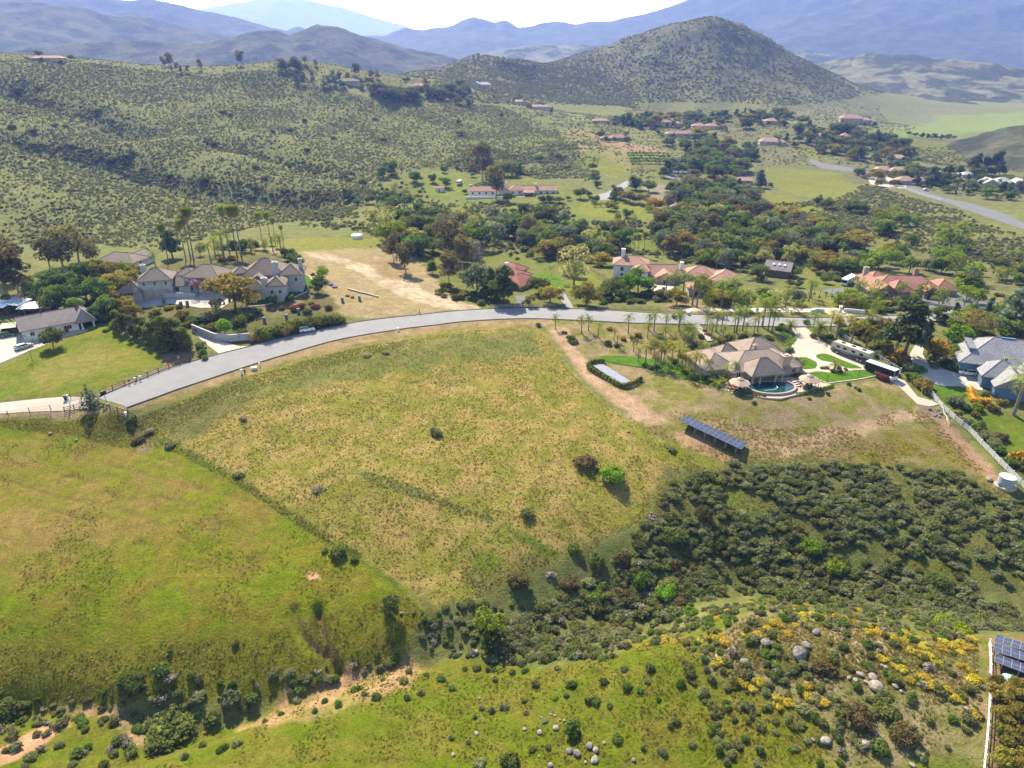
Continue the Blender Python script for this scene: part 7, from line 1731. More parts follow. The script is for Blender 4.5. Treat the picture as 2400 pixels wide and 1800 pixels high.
def motorhome(label, p_rear, p_front, ln, hgt, base, low, name="motorhome", deco=True, rmin=0):
    a, b = hit(*p_rear), hit(*p_front); c = (a + b) / 2; d = b - a; o = empty(name, (c.x, c.y, height(c.x, c.y) + .1), math.atan2(d.y, d.x)); reg(o, label, "motorhome", None, p_rear[0])
    h = ln / 2; hw = 1.26
    prof = [(-h, .55), (-h, hgt - .15), (-h + .15, hgt), (h - .7, hgt), (h - .25, hgt - .3), (h, 1.5), (h, .75), (h - .15, .5)]
    extrude_side(prof, hw).build("body", base, o)
    for s in (-1, 1):
        y = s * (hw + .012)
        pts = [(-h + .05, .57), (h - .3, .57), (h - .05, .9), (h - .9, 1.75), (h * .2, 1.5), (-h * .35, 1.9), (-h * .8, 2.3), (-h + .05, 2.35)]
        V = [(x, y, z) for x, z in pts] + [(x, y - s * .02, z) for x, z in pts]; n = len(pts)
        MB().mesh(V, [tuple(range(n)), tuple(range(2 * n - 1, n - 1, -1))] + [(k, (k + 1) % n, (k + 1) % n + n, k + n) for k in range(n)]).build("side_stripe", low, o)
        if deco:
            MB().tube([(-h + .1, s * (hw + .03), 2.1), (-h * .35, s * (hw + .03), 1.65), (h * .2, s * (hw + .03), 1.15), (h * .7, s * (hw + .03), 1.5), (h - .3, s * (hw + .03), 1.1)], .05, 4).build("pinstripe", M_WHITE, o)
        for x in (-h * .62, -h * .2, h * .25, h * .6): MB().box((x, s * (hw + .015), hgt - 1.05), (1.2, .04, .65)).build("window", M_CARGL, o)
        for x in (-h * .48, h * .62): wheel(o, x, s * (hw - .12), .48, .3)
        wheel(o, -h * .48 - 1.05, s * (hw - .12), .48, .3)
        MB().box((h - .02, s * .9, 1.0), (.1, .35, .2)).build("headlight", M_LAMP, o)
    MB().box((h - .06, 0, 2.05), (.3, 2.2, .95), 0, Matrix.Rotation(-.18, 4, 'Y')).build("windscreen", M_CARGL, o)
    if deco: MB().box((h * .38, -hw - .35, 1.75), (3.6, .7, 1.7)).build("slide_out", low, o); MB().tube([(-h * .75, -hw - .12, hgt - .1), (h * .15, -hw - .12, hgt - .1)], .1, 8).build("awning", M_DKM, o)
    for x in (-h * .6, -h * .05, h * .5): MB().box((x, 0, hgt + .14), (.95, .7, .3)).build("air_conditioner", M_DKM if deco else M_WHITE, o)
    for s in (-1, 1): MB().box((-h + .02, s * 1.05, 1.2), (.08, .2, .5)).build("taillight", M_TAIL, o)
    return o
motorhome("big cream motorhome with dark swooshes parked beside the tan driveway", (2032,853), (1955,822), 12.2, 3.5, plain("motorhome_cream", (.44, .39, .32), .3, .04, 1, 0, .4), plain("motorhome_dark", (.045, .05, .045), .3, .1))
motorhome("white motorhome parked left of the red ranch house", (2003,660), (1972,672), 9.5, 3.2, paint("motorhome_white", (.68, .69, .70)), plain("motorhome_blue", (.14, .22, .36), .4), deco=False)
motorhome("small white motorhome on the lawn beside the white ranch house", (1081,427), (1072,437), 7.0, 3.0, MATS["motorhome_white"], plain("motorhome_grey", (.35, .37, .4), .4), deco=False)
a, b = hit(2106, 876), hit(2028, 852); a, b = hit(2034, 866), hit(2092, 890); c = (a + b) / 2; d = b - a
tr_ = empty("cargo_trailer", (c.x, c.y, height(c.x, c.y) + .1), math.atan2(d.y, d.x)); reg(tr_, "black enclosed cargo trailer with white roof behind the motorhome", "trailer", None, 2065)
extrude_side([(-4.3, .45), (-4.3, 2.75), (4.3, 2.75), (4.3, .45)], 1.2).build("body", M_BLACK, tr_); MB().box((0, 0, 2.79), (8.5, 2.34, .08)).build("roof", M_WHITE, tr_)
for x in (-4.31, 4.31):
    for y in (-1.17, 1.17): MB().box((x, y, 1.6), (.07, .08, 2.3)).build("corner_trim", M_METAL, tr_)
for s in (-1, 1):
    for x in (-.5, .4): wheel(tr_, x, s * 1.16, .36, .24)
    MB().box((0, s * 1.22, .78), (2.1, .2, .08)).build("mudguard", M_METAL, tr_)
MB().tube([(-4.3, 0, .5), (-5.4, 0, .5)], .07, 6).build("drawbar", M_DKM, tr_)
for px, py, lb in ((2168, 448, ""),): pass

# ------------------------------------------------------------------ tanks, posts, boxes
wt = hit(2356, 1136); root = empty("water_tank", wt); reg(root, "round pale water tank beside the white fence at the right edge", "tank", None, 2356)
root.scale = (.74, .74, .74); MB().lathe([(2.25, -.8), (2.25, 2.9), (2.32, 2.9), (2.32, 3.0)], 28).build("shell", plain("tank_corrugated", (.27, .30, .31), .55, .08, 1.5, .15), root); MB().lathe([(2.3, 3.0), (1.2, 3.22), (.1, 3.3)], 28).build("lid", M_METAL, root)
for z in (.6, 1.4, 2.2): MB().lathe([(2.27, z), (2.29, z + .03), (2.29, z + .07), (2.27, z + .1)], 28).build("band", M_METAL, root)
MB().tube([(-2.4, -.6, .0), (-2.4, -.6, 1.0), (-2.0, -.6, 1.0)], .09, 6).box((-2.5, -.6, .7), (.5, .5, .7)).build("valve_box", plain("valve_blue", (.10, .22, .5), .5), root); MB().lathe([(3.1, -.8), (3.1, .05), (2.2, .12)], 20).build("gravel_pad", plain("gravel_pad_tan", (.38, .3, .22), .95, .2, 3), root)
pt = hit(2092, 893); root = empty("propane_tank", pt, math.radians(12)); reg(root, "white capsule propane tank at the end of the driveway", "tank", None, 2092)
MB().tube([(-1.45, 0, .85), (-1.3, 0, .85), (-1.05, 0, .85), (1.05, 0, .85), (1.3, 0, .85), (1.45, 0, .85)], [.12, .42, .58, .58, .42, .12], 16).build("shell", plain("tank_white", (.72, .68, .60), .45), root, True)
for x in (-.8, .8): MB().box((x, 0, .2), (.2, .8, .6)).build("saddle", M_CONC, root)
MB().lathe([(.2, 1.4), (.2, 1.6), (.05, 1.65)], 10).build("dome", MATS["tank_white"], root)
wt = hit(837, 558); root = empty("water_tank", wt); reg(root, "small white round tank on the far edge of the dry lot", "tank", None, 837); MB().lathe([(2.6, -.5), (2.6, 1.5), (2.4, 1.7)], 20).build("shell", M_WHITE, root); MB().lathe([(2.4, 1.7), (.2, 2.0)], 20).build("lid", M_WMETAL, root)
def mailbox(label, px, py, col=M_WHITE):
    p = hit(px, py); r = empty("mailbox", p, .35); reg(r, label, "mailbox", "roadside mailboxes", px); MB().box((0, 0, .5), (.12, .12, 1.4)).build("post", M_WOODD, r)
    MB().mesh([(x, y, z) for x in (-.3, .3) for y, z in ((-.17, 1.1), (.17, 1.1), (.17, 1.35), (.09, 1.46), (-.09, 1.46), (-.17, 1.35))], [(0, 1, 2, 3, 4, 5), (11, 10, 9, 8, 7, 6)] + [(k, k + 6, (k + 1) % 6 + 6, (k + 1) % 6) for k in range(6)]).build("box", col, r)
mailbox("brown mailbox on the fence line, leftmost of the three", 304, 901, plain("mailbox_brown", (.12, .07, .05), .6)); mailbox("white mailbox on the fence line, middle of the three", 318, 896); mailbox("white mailbox on the fence line, rightmost of the three", 330, 892)
def utility(label, px, py, w, h, col, name="utility_box"):
    p = hit(px, py); r = empty(name, p, .3); reg(r, label, "utility box", None, px); MB().box((0, 0, h / 2 - .1), (w, w * .8, h + .2)).build("cabinet", col, r); MB().box((0, 0, h + .04), (w + .08, w * .8 + .08, .08)).build("lid", col, r)
M_UT = plain("utility_grey_green", (.42, .44, .40), .6); utility("slim pale utility pedestal on the lower road shoulder", 567, 876, .5, 1.3, M_WHITE, "utility_pedestal"); utility("brown utility pedestal beside the pale one on the shoulder", 574, 873, .4, .9, M_WOODD, "utility_pedestal"); utility("low wide utility box on the lower road shoulder", 596, 866, 1.5, .7, M_UT); utility("white marker post right of the low utility box", 609, 859, .3, 1.1, M_WHITE, "marker_post"); utility("white hydrant-like post on the shoulder below the road", 933, 776, .45, 1.1, M_WHITE, "marker_post"); utility("white marker post at the end of the road barrier", 297, 978, .5, 1.4, M_WHITE, "marker_post"); utility("pale utility box on the verge left of the tan drive", 1613, 738, 1.1, 1.0, M_UT); utility("white gate post at the end of the lane fence", 165, 952, .28, 3.2, M_WHITE, "gate_post")
# trash bin
p = hit(155, 936); r = empty("wheeled_bin", p, .2); reg(r, "dark wheeled bin beside the lane gate", "bin", None, 155); MB().mesh([(-.32, -.32, 0), (.32, -.32, 0), (.32, .32, 0), (-.32, .32, 0), (-.42, -.42, 1.1), (.42, -.42, 1.1), (.42, .42, 1.1), (-.42, .42, 1.1)], [(3, 2, 1, 0), (4, 5, 6, 7), (0, 1, 5, 4), (1, 2, 6, 5), (2, 3, 7, 6), (3, 0, 4, 7)]).build("bin_body", M_BLACK, r); MB().box((0, 0, 1.15), (.9, .9, .1)).build("lid", M_DKM, r); wheel(r, -.3, .4, .14, .1); wheel(r, .3, .4, .14, .1)
# basketball hoop, seen from behind, leaning over the road's end
p = hit(252, 948); r = empty("basketball_hoop", p, math.radians(140)); reg(r, "portable basketball hoop with black backboard at the road's end", "basketball hoop", None, 252)
MB().box((0, 0, .12), (1.0, .7, .25)).build("base", M_DKM, r); MB().tube([(0, 0, .2), (.2, 0, 1.6), (.7, 0, 2.9)], .07, 8).build("pole", M_DKM, r); MB().box((.8, 0, 3.0), (.06, 1.4, .95)).build("backboard", M_BLACK, r); MB().tube([(.86 + .23 + .23 * math.cos(t * math.pi / 6), .23 * math.sin(t * math.pi / 6), 2.7) for t in range(13)], .02, 5).build("rim", plain("rim_orange", (.5, .12, .03), .5), r)
# stone gate pillars
def pillar(label, px, py, h, w, mat, group): 
    p = hit(px, py); r = empty("gate_pillar", p); reg(r, label, "pillar", group, px); MB().box((0, 0, h / 2 - .2), (w, w, h + .4)).build("shaft", mat, r); MB().box((0, 0, h + .08), (w + .2, w + .2, .18)).build("cap", mat, r)
for px, py in ((803,708),(843,704),(700,734),(672,748),(620,755),(425,718),(385,712),(440,716)): pillar("grey stone pillar in the mansion's garden", px, py, 1.5, .8, plain('pillar_slate', (.13, .14, .17), .9), "mansion garden pillars")
for px, py in ((1722,728),(1744,730),(1774,732),(1806,735),(1826,734),(1852,735)): pillar("white pillar along the tan drive behind the road", px, py, 1.3, .7, W_WHT, "white drive pillars")
pillar("tall white gate pillar at the drive mouth", 1968, 733, 2.2, .8, W_WHT, None)
def low_wall(label, line, w, h, mat, name="garden_wall"): o = ribbon(name, [Vector(q[:2]) for q in hits(line)], w, h, mat); reg(o, label, "wall", None, line[0][0]); return o
low_wall("curved white entry wall left of the drive mouth", [(1900,735),(1915,731),(1932,733)], .4, 1.3, W_WHT); low_wall("curved white entry wall right of the drive mouth", [(1977,731),(2000,733),(2026,736)], .4, 1.3, W_WHT); low_wall("grey retaining wall along the mansion's lower drive", [(452,775),(475,785),(505,797),(540,800),(587,796)], .5, 2.2, W_GRY, "retaining_wall")
low_wall("low pale rubble wall at the edge of the dry lot", [(815,678),(840,685),(862,690),(886,697)], .6, .5, M_STONE, "rubble_wall"); low_wall("pale curb around the mansion's lawn", [(560,722),(620,716),(680,702),(720,684),(736,664),(725,648),(700,636)], .3, .25, M_KERBL, "lawn_curb"); low_wall("pale curb around the lawn below the driveway", [(1894,877),(1915,890),(1940,899),(2010,890),(2062,880)], .25, .2, M_KERBL, "lawn_curb"); low_wall("long low stone wall behind the red ranch house", [(2072,631),(2090,632),(2108,632)], .5, 1.0, M_STONE, "stone_wall")

# ------------------------------------------------------------------ boulders
def rock_mesh(seed):
    bm = bmesh.new(); bmesh.ops.create_icosphere(bm, subdivisions=2, radius=1); rg = random.Random(seed); off = [Vector((rg.gauss(0, 1), rg.gauss(0, 1), rg.gauss(0, 1))).normalized() for _ in range(9)]
    for v in bm.verts:
        n = v.co.normalized(); k = 1.0
        for o in off: k -= .22 * max(0, n.dot(o) - .62)
        v.co = n * (k + rg.uniform(-.05, .05)); v.co.z *= .72
    me = bpy.data.meshes.new("boulder"); bm.to_mesh(me); bm.free(); me.materials.append(ROCKM[seed % 2]); return me
ROCKM = [plain("granite_pale", (.235, .20, .165), .95, .28, 1.6, bump=.4), plain("granite_grey", (.15, .135, .125), .95, .3, 1.6, bump=.4)]
ROCKS = [rock_mesh(i) for i in range(8)]
rr_ = random.Random(21)
def rock(label, px, py, r, grey=False, group=None):
    p = hit(px, py); o = link("boulder", ROCKS[rr_.randrange(4) * 2 + (1 if grey else 0)]); o.location = p + Vector((0, 0, r * .22)); o.rotation_euler = (rr_.uniform(-.2, .2), rr_.uniform(-.2, .2), rr_.random() * 6); r *= .62; o.scale = (r * rr_.uniform(.9, 1.3), r * rr_.uniform(.85, 1.1), r * rr_.uniform(.8, 1.05)); reg(o, label, "boulder", group, px)
G_B = "boulders of the near hill"
for px, py, r, g in ((1303,1708,.75,0),(1264,1718,.75,0),(1230,1710,.5,0),(1300,1678,.4,0),(1312,1688,.4,0),(1292,1675,.35,0),(1270,1682,.3,0),(1322,1690,.4,0),(1335,1762,.9,1),(1352,1768,1.2,1),(1382,1750,1.0,1),(1396,1760,.9,0),(1394,1782,.9,0),(1415,1742,.5,0),(1372,1787,.4,0),(1290,1795,.7,0),(1485,1782,.55,1),(1117,1720,.6,0),(1062,1770,.6,0),(1124,1637,.45,0),(1104,1727,.3,1),(1263,1773,.35,0)): rock(("grey" if g else "pale") + " boulder among the shrubs at the bottom centre", px, py, r, g, G_B)
for px, py, r, g in ((1795,1510,1.5,1),(1872,1535,2.0,1),(1890,1515,1.3,1),(1912,1484,1.2,1),(1745,1552,1.1,1),(1720,1522,.7,1),(1680,1540,.6,0),(1696,1538,.6,0),(1885,1565,.6,0),(1895,1568,.6,0),(2015,1582,.9,0),(2045,1590,1.1,0),(2052,1612,1.6,0),(2030,1600,.6,0),(2005,1595,.6,0),(1990,1590,.6,0),(2098,1610,.7,0),(2113,1603,.6,0),(2112,1622,.5,0),(2065,1560,.5,0),(2075,1565,.6,0),(2203,1632,.6,0),(1935,1738,1.2,0),(1906,1735,.5,1),(2030,1745,1.1,0),(2018,1755,.8,0),(2138,1795,.7,0),(2290,1572,.4,0),(1775,1508,.5,0),(2130,1590,.5,1),(2265,1662,.5,0)): rock(("weathered grey" if g else "pale") + " boulder on the yellow-flowered near hill", px, py, r, g, G_B)
for px, py, r, lb in ((1088,690,1.6,"upper"),(1096,694,1.8,"middle"),(1108,700,1.3,"right"),(1096,703,1.4,"lower")): rock(lb + " boulder of the roadside heap at the foot of the dirt track", px, py, r, False, "roadside boulder heap")
for px, py, r, lb in ((118,1017,.7,"pale boulder on the bank below the lane"),(180,1032,.6,"small boulder with weeds below the lane"),(1960,509,2.5,"grey rock outcrop on the scrub slope behind the creek wood"),(1945,505,2.2,"pale rock left of the outcrop on the scrub slope"),(2178,960,.8,"dark rock at the end of the garden path"),(2190,975,.7,"dark rock below the garden path end"),(2205,970,.8,"grey rock on the rubble below the path end"),(868,579,1.0,"pale rock on the green edge of the dry lot"),(940,1438,.6,"pale stone beside the tree shadow on the field"),(1116,1530,.8,"pale rock in the ravine at the centre"),(1898,1160,.7,"pale rock in the brush slope"),(1720,1195,.5,"white stone on the green gap of the brush slope"),(2220,1017,.5,"small rock left of the white fence"),(1472,1013,.7,"flat pale rock on the right of the middle lot"),(1527,912,.4,"white stone below the pool hedge, left"),(1543,917,.45,"white stone below the pool hedge, right"),(2190,1118,1.2,"pale rubble beside the water tank"),(2318,1125,1.3,"sandy rock heap left of the water tank")): rock(lb, px, py, r, 'grey' in lb or 'dark' in lb)
for i in range(16): rock("dark rubble stone heaped below the garden path end", 2188 + rr_.uniform(0, 40), 953 + rr_.uniform(0, 30), rr_.uniform(.3, .7), True, "rubble below the garden path")
# dead branch lying beside the white fence
p0 = hit(2205, 945); br_ = MB()
for a, b, r in (((2203,945),(2212,970),.16),((2212,970),(2220,990),.12),((2212,970),(2226,998),.08),((2218,985),(2222,1002),.06)):
    A, B = hit(*a) - p0, hit(*b) - p0; br_.tube([A + Vector((0, 0, .3)), A.lerp(B, .5) + Vector((0, 0, .7)), B + Vector((0, 0, .35))], [r, r * .8, r * .5], 5)
o = br_.build("dead_branch", plain("dead_wood", (.5, .44, .38), .9)); o.location = p0; reg(o, "bleached dead branch lying beside the white fence", "branch", None, 2210)
# path lights on the lawn and slope
for px, py in ((1938,897),(2010,888)):
    p = hit(px, py); r = empty("lamp_post", p); reg(r, "thin lamp post on the lawn edge above the dry slope", "lamp post", "lawn lamp posts", px); MB().tube([(0, 0, -.2), (0, 0, 2.0)], .05, 6).build("post", M_DKM, r); MB().lathe([(.05, 2.0), (.16, 2.1), (.16, 2.35), (.03, 2.5)], 8).build("lantern", M_DKM, r)

# ------------------------------------------------------------------ palms and garden of the tan house
Z2 = lambda zx, zy: (1200 + zx / 1.843, 650 + zy / 1.843)
G_P = "palms around the tan house"
for k, zx, zy, h in (('queen',187,222,4.0),('queen',300,242,5.2),('queen',330,230,4.6),('queen',372,262,4.4),('queen',502,240,5.4),('queen',613,232,5.2),('queen',585,262,5),('queen',660,285,5.2),('golden',640,382,5.8),('golden',575,378,5.6),('queen',612,345,5),('golden',712,398,6.2),('golden',788,428,6.2),('queen',815,360,5),('queen',722,235,5.4),('queen',880,235,6.5),('queen',968,240,7.6),('queen',1080,215,8.6),('queen',1122,235,6),('golden',1398,272,7.6),('golden',1462,290,6.8),('golden',1528,305,6.6),('queen',1512,255,5),('queen',1250,402,3.0),('queen',960,440,4.6),('queen',925,448,4.2),('queen',545,365,4),('golden',690,360,5),('queen',660,330,4.5),('queen',860,270,5),('queen',1190,330,4),('golden',905,305,3.0),('golden',745,412,4.6),('queen',840,420,4.4),('queen',1600,330,4.5),('golden',1650,345,4.2),('queen',1560,320,4.8),('queen',760,300,4.0),('queen',630,300,4.0),('golden',440,270,3.4),('golden',615,395,4.6),('queen',675,410,4.4),('golden',765,445,4.2),('queen',735,375,5),('golden',800,395,4.6),('queen',655,365,4.2),('queen',600,330,4),('queen',525,320,3.4),('queen',455,300,3.6),('queen',860,445,3.4),('golden',890,425,3.2),('tuft',880,470,.9),('tuft',910,462,.9),('queen',1010,255,4),('queen',1045,240,4.4),('queen',910,265,4.4),('golden',935,285,3.6)):
    px, py = Z2(zx, zy); z = "on the bank above the lawn" if zx < 720 else "beside the tan house" if zx < 1250 else "between the driveway and the white fence"
    tree(k, px, py, h, ("golden-green feather palm " if k == 'golden' else "low spiky palm " if k == 'tuft' else "green feather palm ") + z, G_P, 1.0)
trees("feather palm on the bank along the road", G_P, 'queen', [(1655,778,5.5),(1690,776,6),(1720,778,5),(1740,774,6.5),(1775,777,5.5),(1800,774,6.5),(1905,772,5),(1945,774,6),(1988,776,5),(2028,780,6),(1560,776,5),(1520,772,4.6),(1590,772,5.6)]); trees("leafy roadside tree between the two driveways", G_P, 'olive', [(1965,772,4.5),(2005,774,5),(2045,778,5.5),(2070,776,5),(2020,792,5),(2060,800,5)]); trees("big bushy date palm beside the garden steps", G_P, 'date', [(1612,798,3.4)]); trees("bushy date palm at the driveway mouth", G_P, 'date', [(1918,790,3.2),(1850,778,2.2)]); trees("spiky palm on the island of the curved driveway", G_P, 'date', [(1955,868,1.9,.9)])
for k, zx, zy, r in (('green',255,275,1.6),('sage',270,285,1.3),('olive',225,240,.9),('olive',420,225,1.2),('green',415,290,1.2),('dark',450,300,1.0),('olive',480,270,1.2),('green',520,270,1),('olive',545,255,1.4),('green',600,300,1.4),('green',575,385,1.1),('dark',600,395,1.2),('dark',625,392,1.2),('green',690,300,1.3),('olive',640,260,1.5),('green',745,415,1.2),('dark',790,440,1.4),('green',830,440,1.4),('dark',860,455,1.5),('green',880,440,1.5),('dark',900,450,1.3),('green',930,430,1.2),('green',870,300,1.3),('olive',900,280,1.5),('green',940,270,1.6),('olive',960,285,1.5),('green',1000,265,1.4),('dark',1050,260,1.4),('green',1085,275,1.4),('olive',1110,265,1.3),('dark',1150,225,1.4),('dark',1180,230,1.3),('green',1200,320,1.3),('dark',1230,430,1.1),('olive',1300,260,1.3),('dark',1345,270,1.3),('green',1390,300,1.4),('olive',1430,290,1.6),('green',1480,310,1.8),('green',1520,330,1.8),('olive',1560,300,2.0),('green',1580,345,1.9),('olive',1610,300,2.2),('green',1640,360,1.8),('orange',1630,360,2.2),('orange',1670,350,2.6),('olive',1690,380,2.2),('green',1420,250,1.8),('olive',1480,240,2.0),('olive',1540,230,2.4),('green',1590,270,2.2),('dark',1600,230,2.6),('olive',1530,270,2.0),('green',1370,260,1.4),('olive',1360,395,.9),('green',1385,410,.9),('rusty',1420,410,.8),('olive',1345,395,.8),('dark',1410,395,.9),('olive',1440,400,.7),('green',700,175,1.2),('green',1270,200,1.4),('dark',1165,215,1.2),('orange',845,250,1.1),('red',830,235,.9),('olive',815,260,1.2),('green',780,300,1.3),('olive',760,330,1.4),('olive',735,345,1.5),('green',700,370,1.3)):
    px, py = Z2(zx, zy); z = "on the palm bank left of the tan house" if zx < 760 else "around the tan house" if zx < 1260 else "between the driveways"
    bush(k, px, py, r, {'green': 'green', 'sage': 'grey-green', 'olive': 'olive', 'dark': 'dark', 'orange': 'golden', 'red': 'red-flowering', 'rusty': 'brown'}[k] + " garden bush " + z, "garden bushes of the tan house")
for px, py in ((1990,902),(2005,910),(1940,925),(1768,945),(1897,935),(2012,915)): bush('green', px, py, .6, "young shrub on the dry slope below the pool", "young slope shrubs", None, 1.2)
# gardens below the blue house
for k, px, py, r in (('sage',2238,945,2.4),('green',2262,960,1.6),('olive',2285,975,1.5),('lime',2290,962,1.8),('rusty',2345,1030,2.1),('green',2290,1005,1.8),('sage',2310,1030,2.0),('sage',2325,1045,1.9),('green',2340,1060,1.8),('orange',2385,1080,2.4),('dark',2395,1100,2.0),('sage',2300,1015,1.7),('green',2360,1090,1.6),('olive',2325,960,1.6),('dark',2308,930,1.3),('sage',2330,925,1.4),('olive',2345,945,1.4),('green',2140,890,2.6),('olive',2160,905,2.6),('green',2150,870,2.2),('sage',2132,868,2.0),('olive',2170,920,1.8),('dark',2215,858,1.4),('green',2245,870,1.9),('lime',2230,865,1.4),('dark',2190,862,1.6),('sage',2260,990,1.6),('olive',2245,975,1.4),('dark',2390,930,1.6),('green',2100,845,2.0),('olive',2080,835,2.0),('dark',2140,800,2.2),('green',2060,810,2.4),('olive',2035,800,2.2),('orange',2105,850,2.2)):
    bush(k, px, py, r, {'green': 'green', 'sage': 'grey-green', 'olive': 'olive', 'dark': 'dark', 'orange': 'golden-flowering', 'rusty': 'rust-brown', 'lime': 'lime'}[k] + (" bush along the white fence below the blue house" if px > 2180 and py > 935 else " bush beside the blue house's drive"), "garden bushes of the blue house", None, 1.1)
# understorey among the houses beyond the road
und = [([(1400,715),(1560,710),(1590,690),(1480,690),(1420,695)], 22, "below the white villa"), ([(1100,715),(1190,716),(1170,690),(1090,690)], 8, "under the big roadside pine"), ([(1020,690),(1070,710),(1090,700),(1040,660)], 8, "at the foot of the dirt track"), ([(1640,690),(1720,690),(1760,720),(1650,728)], 8, "by the villa garage"), ([(2010,712),(2120,705),(2180,720),(2060,735)], 16, "before the red ranch house"), ([(2240,690),(2400,690),(2400,720),(2260,715)], 14, "right of the red ranch house"), ([(1900,640),(2000,630),(2060,640),(1960,665)], 10, "left of the red ranch house"), ([(850,540),(960,530),(1000,600),(930,600)], 12, "at the left end of the wood"), ([(1180,560),(1420,580),(1420,620),(1200,610)], 26, "in the wood's undergrowth"), ([(1440,590),(1700,600),(1780,640),(1700,640)], 26, "behind the villa roofs"), ([(1800,600),(2050,600),(2060,625),(1850,640)], 18, "behind the small barn"), ([(2200,755),(2400,750),(2400,790),(2250,790)], 14, "behind the blue house"), ([(1000,480),(1340,480),(1350,530),(1000,530)], 26, "on the terraces below the white ranch"), ([(860,430),(1000,440),(990,510),(880,500)], 20, "left of the white ranch terraces"), ([(320,590),(560,585),(640,600),(430,610)], 16, "behind the mansion"), ([(0,700),(130,690),(240,720),(120,715)], 12, "behind the metal sheds")]
Pu = np.vstack([off_roads(inside(pl, int(n * 2.2), None, 300 + q), .5) for q, (pl, n, ph) in enumerate(und)])
scatter("undergrowth", "mixed undergrowth between the trees and houses beyond the road", [m for k in ('green', 'olive', 'dark', 'chaparral', 'sage') for m in BUSH[k][:2]], Pu, 1.0 + 1.2 * RNG.random(len(Pu)), seed=14)
Pq = np.vstack([inside([(1560,1500),(1750,1440),(2000,1455),(2290,1500),(2295,1790),(1700,1790),(1640,1640)], 300, patchy(6, .3, .6, 91), 92), inside([(1380,1540),(1560,1470),(1700,1420),(1800,1398),(2000,1408),(2290,1478),(2290,1510),(2000,1465),(1750,1445),(1560,1505),(1400,1555)], 330, None, 93), inside([(960,1440),(1120,1410),(1250,1420),(1300,1480),(1400,1530),(1250,1560),(1120,1545),(990,1520)], 160, None, 94), inside([(0,1620),(300,1610),(600,1590),(900,1530),(960,1545),(700,1625),(400,1720),(0,1700)], 130, None, 95)])
scatter("near_scrub", "small mixed scrub filling the gaps on the near hill and ravine edge", BUSH['sage'] + BUSH['green'] + BUSH['chaparral'] + BUSH['grey'][:1], Pq, .35 + .55 * RNG.random(len(Pq)), seed=15)
# avocado grove at the bottom right
for px, py, h in ((2340,1640,3.4),(2375,1625,3.4),(2405,1650,3.4),(2345,1690,3),(2385,1690,3.4),(2352,1740,3.4),(2395,1745,3.4),(2345,1790,3.2),(2390,1800,3.4),(2330,1615,2.8),(2430,1700,3.4)): tree('avocado', px, py, h, "dense avocado tree in the grove behind the lower white fence", "avocado grove", 1.2)
trees("single dark-leaved tree casting a long shadow on the green field", None, 'oak', [(915,1438,5.0,.75)]); trees("bright lime-topped tree at the head of the ravine", None, 'lime', [(1145,1500,7.5,.95)])
trees("dark undershrub tree beside the lime-topped tree", None, 'oak', [(1152,1508,4.2,1.0)])
p = hit(2358, 1605); r = empty("blue_tank", p); reg(r, "small pale blue tank half hidden in the avocado grove", "tank", None, 2358); MB().lathe([(.9, -.2), (.9, 1.4)], 14).build("shell", plain("tank_blue", (.25, .42, .5), .5), r); MB().lathe([(.9, 1.4), (.3, 1.7)], 14).build("lid", MATS["tank_blue"], r)

# ------------------------------------------------------------------ a person walking a dog on the road
def skinned(name, verts, edges, mats, cut, parent):
    me = bpy.data.meshes.new(name); me.from_pydata([v[0] for v in verts], edges, []); o = bpy.data.objects.new(name, me); COL.objects.link(o)
    sk = o.modifiers.new("skin", 'SKIN'); o.modifiers.new("sub", 'SUBSURF').levels = 1
    for i, v in enumerate(verts): me.skin_vertices[0].data[i].radius = (v[1], v[1])
    me.skin_vertices[0].data[0].use_root = True
    dg = bpy.context.evaluated_depsgraph_get(); m2 = bpy.data.meshes.new_from_object(o.evaluated_get(dg)); bpy.data.objects.remove(o)
    m2.name = name; m2.materials.clear()
    for m in mats: m2.materials.append(m)
    for pl in m2.polygons: pl.material_index = cut(pl.center)
    return link(name, m2, None, parent)
M_SKIN = plain("skin", (.42, .26, .19), .6, .05); M_JKT = plain("jacket_dark", (.03, .022, .03), .9); M_TRS = plain("trousers_dark", (.035, .02, .022), .9); M_HAIR = plain("hair_brown", (.05, .03, .02), .8); M_DOG = plain("dog_white_fur", (.62, .58, .52), .95, .15, 8)
p = hit(984, 737.5); pr_ = empty("person", p, math.radians(190)); reg(pr_, "person in dark clothes walking a small white dog along the road's edge", "person", None, 984)
bv = [((0, 0, .95), .14), ((0, 0, 1.15), .13), ((0, 0, 1.38), .15), ((0, 0, 1.50), .06), ((.02, 0, 1.62), .095), ((.03, 0, 1.72), .075), ((0, .11, .88), .10), ((.16, .11, .50), .065), ((.20, .11, .10), .045), ((.32, .11, .04), .04), ((0, -.11, .88), .10), ((-.06, -.11, .50), .065), ((-.24, -.11, .12), .045), ((-.14, -.11, .04), .04), ((0, .19, 1.40), .065), ((-.08, .24, 1.14), .05), ((.06, .25, .93), .038), ((.13, .25, .88), .03), ((0, -.19, 1.40), .065), ((.06, -.24, 1.14), .05), ((.24, -.25, 1.0), .038), ((.31, -.25, .98), .03)]
skinned("body", bv, [(0, 1), (1, 2), (2, 3), (3, 4), (4, 5), (0, 6), (6, 7), (7, 8), (8, 9), (0, 10), (10, 11), (11, 12), (12, 13), (2, 14), (14, 15), (15, 16), (16, 17), (2, 18), (18, 19), (19, 20), (20, 21)], [M_TRS, M_JKT, M_SKIN], lambda c: 2 if c.z > 1.47 or (abs(c.y) > .2 and (c.z < .95 or c.x > .2)) else 1 if c.z > .92 else 0, pr_)
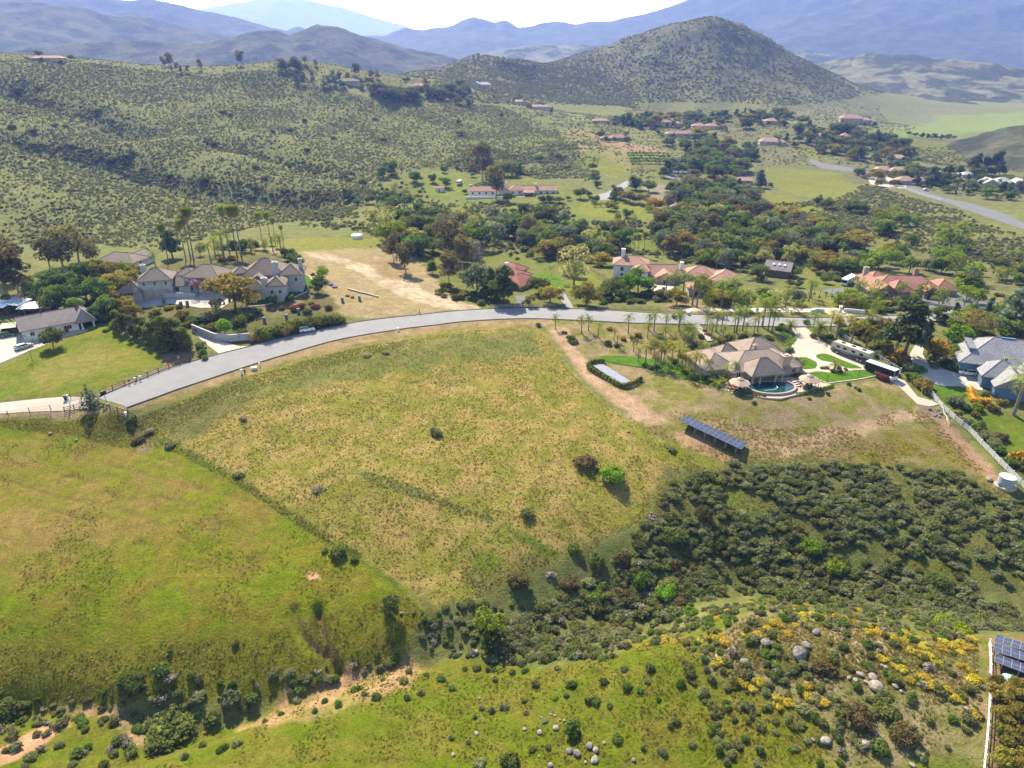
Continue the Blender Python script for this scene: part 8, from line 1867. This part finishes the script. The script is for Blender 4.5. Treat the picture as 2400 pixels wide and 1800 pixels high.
MB().lathe([(.02, 1.80), (.085, 1.77), (.11, 1.68), (.105, 1.60), (.06, 1.56)][::-1], 10, (-.02, 0, 0)).build("hair", M_HAIR, pr_)
p = hit(971, 739.5); dg_ = empty("dog", p, math.radians(190)); reg(dg_, "small white dog walking ahead of the person on the road", "dog", None, 971)
dv = [((0, 0, .42), .13), ((.22, 0, .42), .14), ((.36, 0, .52), .09), ((.46, 0, .64), .085), ((.58, 0, .60), .045), ((-.22, 0, .42), .11), ((-.34, 0, .50), .03), ((-.42, 0, .62), .02), ((.24, .08, .30), .05), ((.22, .08, .14), .03), ((.25, .08, .03), .03), ((.24, -.08, .30), .05), ((.28, -.08, .14), .03), ((.31, -.08, .03), .03), ((-.22, .08, .32), .06), ((-.28, .08, .16), .03), ((-.25, .08, .03), .03), ((-.22, -.08, .32), .06), ((-.24, -.08, .16), .03), ((-.21, -.08, .03), .03), ((.42, .06, .72), .02), ((.42, -.06, .72), .02)]
skinned("body", dv, [(0, 1), (1, 2), (2, 3), (3, 4), (0, 5), (5, 6), (6, 7), (1, 8), (8, 9), (9, 10), (1, 11), (11, 12), (12, 13), (5, 14), (14, 15), (15, 16), (5, 17), (17, 18), (18, 19), (3, 20), (3, 21)], [M_DOG], lambda c: 0, dg_)

# ------------------------------------------------------------------ labels: number the look-alikes so that each can be found
groups = {}
for o, px in THINGS: groups.setdefault(o["label"], []).append((px, o))
for lb, lst in groups.items():
    n, wc = len(lst), len(lb.split())
    if n < 2: continue
    lst.sort(key=lambda t: t[0])
    nb = 1 if n <= 16 else min(7, math.ceil(n / 15))
    parts_ = {1: [""], 2: ["left", "right"], 3: ["left", "middle", "right"], 4: ["far left", "left", "right", "far right"], 5: ["far left", "left", "middle", "right", "far right"]}.get(nb, ["leftmost", "far left", "left", "middle", "right", "far right", "rightmost"][:nb])
    for b in range(nb):
        sub = lst[b * n // nb:(b + 1) * n // nb]
        for i, (px, o) in enumerate(sub):
            t = lb + (", %s part" % parts_[b] if nb > 1 else "")
            t += ", " + (("left one", "right one")[i] if n == 2 else ORD[i] + " from left")
            if len(t.split()) <= 16: o["label"] = t
            if "group" not in o: o["group"] = lb
